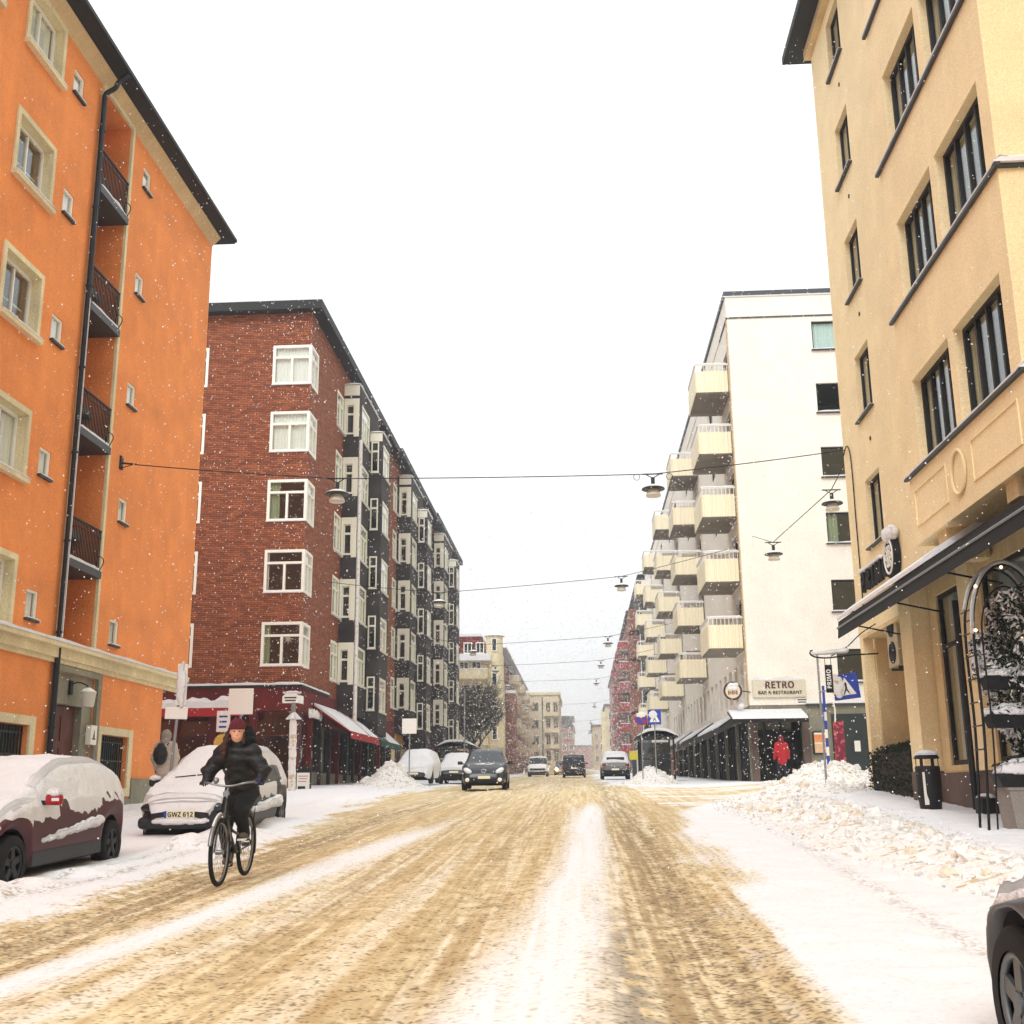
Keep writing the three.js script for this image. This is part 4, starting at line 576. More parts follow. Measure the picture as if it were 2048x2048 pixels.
// ---------- lamps hung on wires across the street ----------
const hanging = 'street lamps hung on wires';
function streetLamp(x, y, z, label, s = 1) {             // y is the wire height, lamp hangs below
  const t = thing('street_lamp', label, 'street lamp', [x, y, z], hanging, false);
  put(t, 'hanger', [rod(V3(-0.28, 0, 0), V3(0.28, 0, 0), 0.02, 0.02, 6), rod(V3(-0.2, 0, 0), V3(0, -0.12, 0), 0.014, 0.014, 6), rod(V3(0.2, 0, 0), V3(0, -0.12, 0), 0.014, 0.014, 6), rod(V3(0, -0.1, 0), V3(0, -0.32, 0), 0.055, 0.055, 10)], M.lamp);
  const sh = put(t, 'lamp_shade', new THREE.LatheGeometry([[0.05, -0.3], [0.1, -0.34], [0.31, -0.42], [0.32, -0.44], [0.3, -0.45], [0.12, -0.44]].map(([a, b]) => new THREE.Vector2(a, b)), 24), M.lamp);
  put(sh, 'snow', new THREE.LatheGeometry([[0.06, -0.31], [0.16, -0.335], [0.3, -0.41], [0.31, -0.425]].map(([a, b]) => new THREE.Vector2(a, b + 0.012)), 20), M.snow);
  put(t, 'glass_bowl', new THREE.LatheGeometry([[0.13, -0.44], [0.16, -0.5], [0.21, -0.6], [0.2, -0.64], [0.1, -0.66], [0, -0.66]].map(([a, b]) => new THREE.Vector2(a, b)), 20), M.milk);
  t.scale.setScalar(s); return t;
}
function wire(label, pts, sag = 0) {
  const out = []; for (let i = 0; i < pts.length - 1; i++) { const a = pts[i], c = pts[i + 1]; for (let q = 0; q < 6; q++) { const t = q / 6; out.push(a.clone().lerp(c, t).add(V3(0, -sag * 4 * t * (1 - t), 0))); } } out.push(pts[pts.length - 1]);
  const g = []; for (let i = 0; i < out.length - 1; i++) g.push(rod(out[i], out[i + 1], 0.014, 0.014, 5, true));
  return solo('lamp_wire', g, M.cable, label, 'wire', 'wires across the street');
}
{
  const A = V3(-11.68, 9.91, -27.82), L1 = V3(-6.25, 9.66, -28.9), L2 = V3(2.16, 10.04, -30.6), B = V3(7.65, 10.85, -31.5);
  wire('nearest wire across the street from the orange house to the yellow house', [A, L1, L2, B], 0.03);
  const an = thing('wire_anchor', 'iron wall anchor for the wire on the orange house', 'anchor', [-11.7, 9.9, -27.8]); put(an, 'plate', bx(-11.7, -11.66, 9.75, 10.1, -27.9, -27.74), M.iron); put(an, 'rod', [rod(V3(-11.68, 9.92, -27.82), V3(-11.3, 9.9, -27.9), 0.025, 0.02, 6), rod(V3(-11.68, 9.78, -27.82), V3(-11.4, 9.89, -27.88), 0.012, 0.012, 6)], M.iron);
  streetLamp(L1.x, L1.y, L1.z, 'lamp on the nearest wire, in front of the brick house'); streetLamp(L2.x, L2.y, L2.z, 'largest lamp over the middle of the street, on the nearest wire');
  const ring = (x) => { const c = new THREE.TorusGeometry(0.085, 0.008, 6, 20).translate(x, L2.y - 0.08, L2.z); return solo('cable_loop', c, M.cable, x < 2 ? 'small cable loop on the wire left of the largest lamp' : 'small cable loop on the wire right of the largest lamp', 'cable loop'); }; ring(1.72); ring(2.62);
  const A2 = V3(-11.7, 11.18, -51.78), P1 = V3(-6.05, 10.15, -49.5), P2 = V3(1.97, 10.8, -50), B2 = V3(7.35, 12.3, -51.2);
  wire('second wire across the street, brick house to balcony house', [A2, P1, P2, B2], 0.03); streetLamp(P1.x, P1.y, P1.z, 'lamp on the second wire, against the slate bays'); streetLamp(P2.x, P2.y, P2.z, 'lamp on the second wire, over the middle of the street');
  const names = ['third', 'fourth', 'fifth', 'sixth', 'seventh', 'eighth'];
  [[71, 10.95, 1.85, -6.5, 10.5], [93, 11.95, 1.8, -6.7, 11.6], [114, 12.5, 1.7, -7.0, 12.3], [150, 12.9, 1.9, -6.8, 12.6], [187, 12.9, 1.75, -6.5, 12.7], [225, 13.3, 1.7, -5, 13.2]].forEach(([d, y, x, x2, y2], i) => {
    wire(`${names[i]} wire across the street counted from the camera`, [V3(-9, y2 + 0.4, -d + 1), V3(x2, y2, -d + 0.5), V3(x, y, -d), V3(6.2, y + 0.9, -d - 0.5)], 0.03);
    streetLamp(x, y, -d, `right-hand lamp on the ${names[i]} wire up the street`); if (i < 4) streetLamp(x2, y2, -d + 0.5, `left-hand lamp on the ${names[i]} wire up the street`);
  });
  const Q0 = V3(7.9, 12.5, -50.95), QA = V3(6.95, 10.05, -40), QB = V3(7.75, 10.35, -34), Q1 = V3(7.9, 10.9, -31.95);
  wire('wire over the side street in front of the white gable', [V3(7.95, 12.7, -50.95), QA, QB, Q1], 0.0); streetLamp(QA.x, QA.y, QA.z, 'lower of the two lamps in front of the white gable'); streetLamp(QB.x, QB.y, QB.z, 'higher of the two lamps in front of the white gable, beside the yellow house');
}
// ---------- signs ----------
const grey = flat(0x9a9da0, 0.45, 0.6), blue = flat(0x1c3fa8, 0.5), red = flat(0xb01820, 0.5), signWhite = flat(0xf2f0ea, 0.6);
const pole = (x, z, y1, r = 0.03) => rod(V3(x, ground(x, z) - 0.2, z), V3(x, y1, z), r, r, 10);
const lines = (cx, cy, z, w, rows, h, gap) => Array.from({ length: rows }, (_, i) => bx(cx - w / 2 * (1 - 0.12 * (i % 2)), cx + w / 2 * (1 - 0.2 * ((i * 7) % 3) / 2), cy - i * gap - h, cy - i * gap, z, z + 0.004));
function crust(cx, cy, cz, rx, ry, rz, seed) { return netMesh((x, y, z) => ell(cx, cy, cz, rx, ry, rz)(x, y, z) + 0.35 * Math.min(rx, ry, rz) * (fbm(x * 9 + seed, y * 9 + z * 5, 3) - 0.5) * 2, [cx - rx * 1.4, cy - ry * 1.4, cz - rz * 1.4], [cx + rx * 1.4, cy + ry * 1.4, cz + rz * 1.4], Math.max(0.02, Math.min(rx, ry, rz) / 3)); }
{
  const a = thing('road_sign', 'snow-plastered double sign on a pole between the two snowy parked cars', 'road sign', [-8.22, 0.9, -23]);
  put(a, 'post', rod(V3(-8.25, 0.8, -23), V3(-8.05, 4.15, -23), 0.03, 0.03, 10), grey); put(a, 'lower_panel', new RoundedBoxGeometry(0.46, 0.24, 0.03, 2, 0.012).rotateZ(-0.03).translate(-8.12, 3.16, -22.96), signWhite); put(a, 'upper_panel', bx(-8.14, -7.96, 3.32, 4.15, -23.05, -22.95), signWhite); put(a, 'snow', crust(-8.04, 3.75, -22.93, 0.1, 0.46, 0.06, 4), M.snow);
  const s2 = thing('road_sign', 'square pale sign seen from behind above the cyclist', 'road sign', [-9.8, 1.3, -33]); put(s2, 'post', pole(-9.77, -33, 4.5), grey); put(s2, 'panel', new RoundedBoxGeometry(0.72, 0.74, 0.03, 2, 0.012).translate(-9.77, 4.19, -32.95), signWhite);
  const p1 = thing('road_sign', 'small parking board with a yellow disc below, behind the cyclist', 'road sign', [-11.1, 1.5, -36]); put(p1, 'post', pole(-11.15, -36, 4.2), grey); put(p1, 'panel', bx(-11.4, -10.98, 3.5, 4.15, -35.96, -35.93), signWhite); put(p1, 'lettering', lines(-11.19, 4.0, -35.93, 0.26, 3, 0.06, 0.16), blue); put(p1, 'disc', new THREE.CylinderGeometry(0.27, 0.27, 0.03, 24).rotateX(Math.PI / 2).translate(-11.19, 3.16, -35.94), flat(0xd8b04a, 0.6));
  const s3 = thing('road_sign', 'square pale sign on a thin pole by the snow bank left of the dark car', 'road sign', [-7.65, 1.8, -52]); put(s3, 'post', pole(-7.65, -52, 4.8), grey); put(s3, 'panel', new RoundedBoxGeometry(0.66, 0.67, 0.03, 2, 0.012).translate(-7.66, 4.53, -51.95), signWhite);
  // street-name sign and frosted lamp post at the brick corner
  const n = thing('street_name_sign', 'white two-sided street name sign on top of the frosted post', 'street sign', [-10.5, 4.6, -42]);
  put(n, 'board', [slab([[-10.9, 4.84], [-10.28, 4.84], [-10.28, 5.1], [-10.45, 5.22], [-10.75, 5.22], [-10.9, 5.08]], [], 0.04).translate(0, 0, -42), bx(-10.279, -10.24, 4.84, 5.12, -42.5, -42)], signWhite); put(n, 'lettering', lines(-10.6, 5.06, -41.96, 0.45, 2, 0.05, 0.1), M.black); put(n, 'snow', crust(-10.55, 5.23, -42.1, 0.33, 0.07, 0.2, 3), M.snow);
  const lp = thing('frosted_post', 'thick frost-covered post with conical snow cap at the brick corner', 'post', [-10.45, 1.5, -42]);
  put(lp, 'post', rod(V3(-10.42, 1.2, -42), V3(-10.48, 4.85, -42), 0.1, 0.08, 12), M.steel); put(lp, 'frost', netMesh((x, y, z) => cone(-10.43, 1.4, -41.95, 0.14, -10.46, 4.15, -41.95, 0.13)(x, y, z) + 0.05 * (fbm(y * 7, x * 7 + z * 7, 3) - 0.5), [-10.75, 1.2, -42.3], [-10.1, 4.4, -41.6], 0.04), M.dirtySnow);
  put(lp, 'cap', new THREE.ConeGeometry(0.3, 0.32, 20).translate(-10.46, 4.42, -42), M.snow);
  // right side
  const r1 = thing('no_parking_sign', 'round blue sign with red border and bar, capped with snow, by the bus shelter', 'road sign', [2.87, 2, -55]);
  put(r1, 'post', pole(2.87, -55, 4.9), grey); const rd = put(r1, 'disc', new THREE.CylinderGeometry(0.31, 0.31, 0.03, 28).rotateX(Math.PI / 2).translate(2.87, 4.9, -54.96), red); put(rd, 'inner_disc', new THREE.CylinderGeometry(0.24, 0.24, 0.01, 28).rotateX(Math.PI / 2).translate(2.87, 4.9, -54.938), blue); put(rd, 'bar', bx(-0.27, 0.27, -0.03, 0.03, 0, 0.006).rotateZ(-0.78).translate(2.87, 4.9, -54.932), red); put(r1, 'snow', crust(2.87, 5.08, -54.93, 0.27, 0.12, 0.04, 9), M.dirtySnow);
  const r2 = thing('pedestrian_sign', 'square blue sign spattered with snow on a pole in front of the bus shelter', 'road sign', [3.5, 2, -55.3]);
  put(r2, 'post', pole(3.52, -55.3, 5.3), grey); const pn = put(r2, 'panel', new RoundedBoxGeometry(0.62, 0.7, 0.03, 2, 0.012).translate(3.52, 4.99, -55.25), blue); put(pn, 'triangle', slab([[3.28, 4.76], [3.76, 4.76], [3.52, 5.24]], [], 0.006).translate(0, 0, -55.234), signWhite); put(pn, 'figure', [bx(3.49, 3.55, 4.9, 5.04, -55.228, -55.222), rod(V3(3.52, 4.92, -55.225), V3(3.45, 4.79, -55.225), 0.018, 0.015, 5), rod(V3(3.52, 4.92, -55.225), V3(3.6, 4.79, -55.225), 0.018, 0.015, 5)], M.black); put(r2, 'snow', crust(3.42, 5.1, -55.22, 0.2, 0.2, 0.03, 2), M.snow);
  // bracket with hanging board on the yellow corner
  const h = thing('bracket_sign', 'vertical dark hanging sign on a snowy scrolled bracket at the yellow corner', 'sign', [7.7, 4.9, -30]);
  put(h, 'bracket', [tube([V3(7.7, 4.93, -30), V3(7.0, 4.9, -30), V3(6.3, 4.84, -30), V3(6.02, 4.9, -30), V3(5.96, 5.0, -30), V3(6.04, 5.04, -30)], 0.022, 30, 6), tube([V3(7.7, 5.7, -30), V3(7.3, 5.45, -30), V3(6.9, 5.1, -30), V3(6.5, 4.88, -30)], 0.016, 20, 6)], M.iron); put(h, 'snow', netMesh((x, y, z) => cone(6.02, 4.95, -30, 0.05, 6.9, 5.02, -30, 0.07)(x, y, z) + 0.03 * (fbm(x * 9, 3, 2) - 0.5), [5.85, 4.8, -30.2], [7.1, 5.2, -29.8], 0.03), M.snow);
  put(h, 'board', bx(6.32, 6.5, 3.95, 4.66, -30.02, -29.98), M.awningBlack); put(h, 'lettering', text('PRIMO', 0.11, 0.005).rotateZ(Math.PI / 2).translate(6.455, 4.3, -29.979), signWhite); put(h, 'chain', [rod(V3(6.33, 4.66, -30), V3(6.33, 4.86, -30), 0.008, 0.008, 5), rod(V3(6.48, 4.66, -30), V3(6.48, 4.86, -30), 0.008, 0.008, 5)], M.iron);
  const c = thing('crossing_sign', 'tilted blue pedestrian crossing sign half covered in snow at the yellow corner', 'road sign', [6.9, 1.4, -31]);
  const rot = (g) => g.rotateZ(0.1).rotateY(-0.3).translate(6.95, 4.15, -30.6);
  put(c, 'post', rod(V3(6.6, 1.2, -32.2), V3(6.6, 5.2, -32.2), 0.03, 0.03, 10), grey); put(c, 'arm', rod(V3(6.6, 4.15, -32.2), V3(6.95, 4.15, -30.62), 0.02, 0.02, 6), grey); const cp = put(c, 'panel', rot(new RoundedBoxGeometry(0.66, 0.66, 0.03, 2, 0.012)), blue); put(cp, 'triangle', rot(slab([[-0.24, -0.22], [0.24, -0.22], [0, 0.24]], [], 0.006).translate(0, 0, 0.016)), signWhite); put(cp, 'figure', rot(merge([bx(-0.02, 0.03, -0.05, 0.1, 0.023, 0.028), rod(V3(0, -0.05, 0.025), V3(-0.07, -0.2, 0.025), 0.02, 0.015, 5), rod(V3(0, -0.05, 0.025), V3(0.08, -0.2, 0.025), 0.02, 0.015, 5)])), M.black); put(cp, 'snow', rot(crust(-0.2, 0.06, 0.035, 0.16, 0.3, 0.04, 6)), M.dirtySnow);
  // blue and white post
  const st = thing('striped_post', 'blue and white striped post with a round blue sign behind the snow heap', 'post', [9.15, 1.8, -44]); for (let i = 0; i < 9; i++) put(st, 'band', rod(V3(9.15, 1.5 + i * 0.32, -44), V3(9.15, 1.82 + i * 0.32, -44), 0.055, 0.055, 12), i % 2 ? blue : signWhite); put(st, 'top', rod(V3(9.15, 4.38, -44), V3(9.15, 5.35, -44), 0.05, 0.05, 10), blue); put(st, 'disc', new THREE.CylinderGeometry(0.3, 0.3, 0.03, 24).rotateX(Math.PI / 2).rotateY(1.25).translate(9.02, 4.25, -43.9), blue); put(st, 'lantern', [tube([V3(9.2, 4.7, -44), V3(9.45, 4.75, -44), V3(9.52, 4.5, -44), V3(9.5, 4.0, -44)], 0.03, 16, 6)], signWhite);
  // restaurant sign
  const rs = thing('restaurant_sign', 'pale board reading RETRO BAR & RESTAURANT on the white gable', 'sign', [8.7, 5.8, -51]);
  put(rs, 'board', new RoundedBoxGeometry(2.3, 0.74, 0.12, 2, 0.02).translate(8.7, 5.86, -50.93), flat(0xd3cbb4, 0.7)); put(rs, 'lettering', text('RETRO', 0.3).translate(8.72, 5.88, -50.868), flat(0x4a1420, 0.6)); put(rs, 'lettering', text('BAR & RESTAURANT', 0.145, 0.015).translate(8.72, 5.62, -50.868), M.black); put(rs, 'snow', snowBar(frameF(-50.93), 7.55, 9.85, 6.23, 0.12, -0.06, 0.06), M.snow); put(rs, 'name_plate', bx(9.4, 9.9, 5.18, 5.45, -50.99, -50.96), signWhite); put(rs, 'lettering', lines(9.65, 5.4, -50.96, 0.4, 2, 0.05, 0.1), M.black);
  const br = thing('round_sign', 'round orange and white bar sign with snow at the white corner', 'sign', [6.6, 5.7, -50.3]); const disc = put(br, 'disc', new THREE.CylinderGeometry(0.37, 0.37, 0.14, 32).rotateX(Math.PI / 2).translate(6.6, 5.74, -50.3), flat(0x8a4a1a, 0.5)); put(disc, 'face', new THREE.CylinderGeometry(0.31, 0.31, 0.01, 32).rotateX(Math.PI / 2).translate(6.6, 5.74, -50.224), flat(0xd8cdb8, 0.6)); for (let i = 0; i < 5; i++) put(disc, 'letter', bx(6.4 + i * 0.085, 6.455 + i * 0.085, 5.58 + 0.02 * (i % 2), 5.74 - 0.02 * (i % 2), -50.218, -50.21), i % 2 ? flat(0xa8551a, 0.5) : flat(0x5c3a1c, 0.5)); put(br, 'snow', crust(6.6, 5.86, -50.2, 0.24, 0.1, 0.03, 14), M.snow); put(disc, 'rim', new THREE.TorusGeometry(0.37, 0.03, 8, 36).translate(6.6, 5.74, -50.24), M.black); put(br, 'snow', crust(6.6, 6.0, -50.22, 0.26, 0.1, 0.05, 8), M.snow); put(br, 'arm', rod(V3(6.95, 5.74, -50.3), V3(7.45, 5.74, -50.98), 0.025, 0.025, 6), M.iron);
  const gl = solo('globe_lamp', crust(6.95, 5.12, -50.6, 0.17, 0.17, 0.17, 5), M.snow, 'snow-covered globe at the corner above the street awning', 'lamp');
  // sandwich board
  const sb = thing('sandwich_board', 'white sandwich board with black rounded frame outside the brick corner shop', 'sign board', [-11, 1.75, -46]); put(sb, 'frame', [slab([[-11.3, 1.6], [-10.68, 1.6], [-10.68, 2.45], [-10.75, 2.62], [-10.9, 2.7], [-11.1, 2.7], [-11.25, 2.62], [-11.3, 2.45]], [], 0.05).rotateX(0).translate(0, 0, -46.08)], M.black); put(sb, 'board', bx(-11.25, -10.74, 1.72, 2.42, -46.03, -46.01), signWhite); put(sb, 'lettering', lines(-11, 2.3, -46.01, 0.36, 3, 0.025, 0.1), flat(0xa04030, 0.7)); put(sb, 'lettering', lines(-11.05, 1.9, -46.01, 0.3, 1, 0.12, 0.1), M.black);
}
// ---------- awnings on the brick house ----------
function shopAwning(name, label, d0, d1, mat, snowShare, yw, yo) {
  const X = -11.68, aw = thing(name, label, 'awning', [X, 4.9, -(d0 + d1) / 2]);
  put(aw, 'cover', slab([[0, yw], [1.7, yo], [1.7, yo - 0.05], [0, yw - 0.06]], [], d1 - d0).translate(X, 0, -d1), mat); put(aw, 'valance', slab([[1.69, yo], [1.72, yo], [1.72, yo - 0.3], [1.69, yo - 0.3]], [], d1 - d0).translate(X, 0, -d1), mat);
  for (const [a, c] of snowShare) put(aw, 'snow', slab([[0.05, yw - 0.01], [0.05, yw + 0.1], [0.9, (yw + yo) / 2 + 0.12], [1.6, yo + 0.1], [1.66, yo + 0.03]], [], (d1 - d0) * (c - a)).translate(X, 0, -lerp(d0, d1, c)), M.snow);
  put(aw, 'arm', [rod(V3(X, yo - 0.3, -d0 - 0.3), V3(X + 1.65, yo - 0.04, -d0 - 0.3), 0.02, 0.02, 6)], M.iron);
  return aw;
}
shopAwning('red_awning', 'red awning with snow on the brick corner shop', 50.3, 57.5, M.awningRed, [[0, 0.62], [0.72, 1]], 5.4, 4.25); shopAwning('green_awning', 'green awning with snow next to the red one', 58, 64.5, M.awningGreen, [[0.45, 1]], 5.4, 4.2);
{
  const aw = thing('side_awning', 'snow-covered red awning on the brick front left of the square sign', 'awning', [-16.5, 5, -47]); put(aw, 'cover', bx(-19, -13.7, 5.0, 5.05, -47.9, -46.6), M.awningRed); put(aw, 'valance', bx(-19, -13.7, 4.72, 5.0, -46.62, -46.58), M.awningRed); put(aw, 'snow', snowBar(frameF(-47.2), -19, -13.7, 5.06, 0.5, -0.66, 0.62), M.snow);
  // lettering covered by snow over the corner shop
  const fs = thing('frosted_letters', 'row of snow-clogged white shop letters left of the red awning', 'sign', [-11.2, 4.9, -49.3]); for (let i = 0; i < 6; i++) put(fs, 'letter', crust(-11.45, 4.95, -48.7 - i * 0.42, 0.07, 0.2, 0.16, i * 3), M.dirtySnow);
}
// ---------- bus shelters ----------
function shelter(label, x0, x1, z, y, yt) {
  const s = thing('bus_shelter', label, 'bus shelter', [(x0 + x1) / 2, y, z]); const w = x1 - x0;
  for (const [px, pz] of [[x0 + 0.1, z], [x1 - 0.1, z], [x0 + 0.1, z - 3], [x1 - 0.1, z - 3]]) put(s, 'post', rod(V3(px, y - 0.2, pz), V3(px, yt - 0.25, pz), 0.05, 0.05, 8), M.darkFrame);
  put(s, 'roof', slab([[x0 - 0.15, yt - 0.3], [x0 + w * 0.25, yt - 0.05], [x0 + w * 0.5, yt], [x0 + w * 0.75, yt - 0.05], [x1 + 0.15, yt - 0.3], [x1 + 0.15, yt - 0.36], [x0 - 0.15, yt - 0.36]], [], 3.4).translate(0, 0, z - 3.2), M.darkFrame); put(s, 'snow', slab([[x0 - 0.18, yt - 0.3], [x1 + 0.18, yt - 0.3], [x0 + w * 0.8, yt + 0.08], [x0 + w * 0.5, yt + 0.16], [x0 + w * 0.2, yt + 0.08]], [], 3.4).translate(0, 0, z - 3.2), M.snow);
  for (let i = 0; i < 3; i++) put(s, 'pane', bx(x0 + 0.16 + i * (w - 0.3) / 3, x0 + 0.14 + (i + 1) * (w - 0.3) / 3, y + 0.25, yt - 0.5, z - 0.01, z + 0.01), M.pane);
  put(s, 'back_panel', bx(x0 + 0.1, x1 - 0.1, y + 0.4, yt - 0.5, z - 2.99, z - 2.96), M.greenFrame); put(s, 'rail', bx(x0 + 0.15, x1 - 0.15, y + 1.1, y + 1.18, z + 0.011, z + 0.05), M.darkFrame);
}
shelter('bus shelter with rounded snowy roof beside the round blue sign', 3.1, 5.0, -62, 2.1, 4.72); shelter('bus shelter with rounded snowy roof behind the dark car', -9.3, -7.0, -76, 2.3, 4.9);
solo('tall_pole', rod(V3(-7.5, 2, -75), V3(-7.45, 8.2, -75), 0.06, 0.05, 8), grey, 'tall thin pale pole in front of the bare tree', 'pole');
{ const f = thing('yellow_box', 'small yellow box on a snow-covered stand far right by the snowy parked car', 'box', [3.1, 2.3, -76]); put(f, 'box', bx(3.15, 3.75, 3.6, 4.15, -76.3, -76), flat(0xd8c83a, 0.6)); put(f, 'stand', bx(3.3, 3.6, 2.2, 3.6, -76.2, -76.05), M.zinc); }
// ---------- snow banks ----------
const lumpGeo = [1, 2, 3, 4, 5, 6].map((s) => { const g = new THREE.IcosahedronGeometry(1, 1), p = g.attributes.position; for (let i = 0; i < p.count; i++) { const x = p.getX(i), y = p.getY(i), z = p.getZ(i), k = 0.5 + 0.95 * hash2(Math.round(x * 40) + s * 91, Math.round(y * 40) * 57 + Math.round(z * 40)); p.setXYZ(i, x * k, y * k * 0.8, z * k); } g.computeVertexNormals(); return metreUV(g); });
const lumpWhite = flat(0xefedea, 0.95), lumpTan = flat(0xe2d8c4, 0.95);
function bank(label, x0, x1, z0, z1, hf, lumps, cell, lumpR, seed) {
  const cx = (x0 + x1) / 2, cz = (z0 + z1) / 2, o = thing('snow_bank', label, 'snow bank', [cx, G(-cz), cz]);
  const h = (x, z) => hf(x, z), nx = Math.round((x1 - x0) / cell), nq = Math.round((z0 - z1) / cell);
  put(o, 'heap', sheet(x0, x1, z0, z1, nx, nq, (x, z) => { const k = h(x, z); return ground(x, z) + (k > 0.015 ? k + 0.06 * (fbm(x * 5 + seed, z * 5, 4) - 0.5) * Math.min(1, k * 6) : k - 0.06); }), M.dirtySnow);
  const rg = rngOf(seed); let n = 0;
  for (let q = 0; q < lumps * 12 && n < lumps; q++) { const x = lerp(x0, x1, rg()), z = lerp(z0, z1, rg()), k = h(x, z); if (k < 0.03 || rg() > 0.35 + k) continue; const s = lumpR * (0.45 + 1.3 * rg() ** 2.5), m = new THREE.Mesh(lumpGeo[n % 6], n % 4 ? lumpWhite : lumpTan); m.name = 'snow_lump'; m.scale.set(s, s * 0.8, s); m.rotation.set(rg() * 6, rg() * 6, rg() * 6); m.position.set(x - cx, ground(x, z) + k + s * 0.25 - G(-cz), z - cz); o.add(m); n++; }
  const N = lumps * 5, im = new THREE.InstancedMesh(lumpGeo[seed % 6], lumpWhite, N), mm = new THREE.Matrix4(), qq = new THREE.Quaternion(), ee = new THREE.Euler(); let c = 0;   // crumbs too small to pick apart
  for (let q = 0; q < N * 12 && c < N; q++) { const x = lerp(x0, x1, rg()), z = lerp(z0, z1, rg()), k = h(x, z); if (k < -0.015 || rg() > 0.3 + k) continue; const s = lumpR * (0.16 + 0.3 * rg()); mm.compose(V3(x - cx, ground(x, z) + Math.max(0, k) + s * 0.2 - G(-cz), z - cz), qq.setFromEuler(ee.set(rg() * 6, rg() * 6, rg() * 6)), V3(s, s * 0.8, s)); im.setMatrixAt(c, mm); im.setColorAt(c, new THREE.Color().setScalar(0.62 + 0.38 * rg())); c++; }
  im.count = c; im.name = 'snow_crumbs'; im.userData.kind = 'stuff'; o.add(im);
  return o;
}
bank('long ridge of broken snow lumps along the right kerb', 2.6, 6.2, -10.5, -31, (x, z) => { const d = -z, c = pw([[10, 4.3], [14, 4.35], [17, 4.2], [22, 4.5], [29, 4.6]], d), w = pw([[10, 0.5], [17, 0.8], [25, 1.0], [31, 0.9]], d); return 0.2 * Math.exp(-(((x - c) / w) ** 2)) * sm(10.5, 12.5, d) * sm(31, 28.5, d) * (0.6 + 0.8 * fbm(x * 1.3, z * 0.9, 3)) - 0.03; }, 290, 0.07, 0.06, 3);
bank('tall heap of ploughed snow in front of the restaurant corner', 6.0, 12.2, -40.5, -48, (x, z) => 0.82 * Math.exp(-(((x - 9.0) / 1.35) ** 2) - (((z + 44.5) / 1.6) ** 2)) * (0.75 + 0.5 * fbm(x * 1.2, z * 1.2, 3)) + 0.25 * Math.exp(-(((x - 10.6) / 1.4) ** 2) - (((z + 44.5) / 1.2) ** 2)) - 0.03, 150, 0.09, 0.085, 5);
bank('low spread of snow lumps at the crossing by the yellow house', 3.6, 8.6, -29, -35.5, (x, z) => 0.26 * Math.exp(-(((x - 5.6) / 1.5) ** 2) - (((z + 32) / 1.5) ** 2)) * (0.6 + 0.8 * fbm(x * 2, z * 2, 3)) - 0.03, 110, 0.09, 0.065, 8);
bank('big rounded snow bank left of the dark car', -9.9, -6.6, -48.5, -56, (x, z) => 0.95 * Math.exp(-(((x + 8.4) / 0.9) ** 2) - (((z + 52) / 1.9) ** 2)) * (0.75 + 0.5 * fbm(x, z, 3)) - 0.03, 40, 0.12, 0.12, 11);
bank('snow bank under the bus shelter signs on the right', 2.0, 5.4, -52.5, -62, (x, z) => 0.75 * Math.exp(-(((x - 3.4) / 0.9) ** 2) - (((z + 57) / 2.6) ** 2)) * (0.75 + 0.5 * fbm(x, z, 3)) - 0.03, 20, 0.12, 0.11, 13);
// ---------- vehicles ----------
const tyreGeo = (r, w) => new THREE.LatheGeometry([[r * 0.66, -w / 2], [r * 0.9, -w / 2], [r * 0.985, -w * 0.4], [r, -w * 0.2], [r, w * 0.2], [r * 0.985, w * 0.4], [r * 0.9, w / 2], [r * 0.66, w / 2]].map(([a, b]) => new THREE.Vector2(a, b)), 36).rotateZ(Math.PI / 2);
const rimMat = flat(0x6f7376, 0.5, 0.6), darkRim = flat(0x2b2d30, 0.6, 0.3), lampGlass = flat(0xd9dfe2, 0.15), tail = flat(0x7d1016, 0.3), chrome = flat(0xb9bdc0, 0.3, 0.9), plateWhite = flat(0xe9e2c0, 0.6), carGlass = flat(0x182126, 0.1);
const paint = (c, rough = 0.32) => new THREE.MeshPhysicalMaterial({ color: c, roughness: rough, metalness: 0, clearcoat: 0.12, clearcoatRoughness: 0.4 });
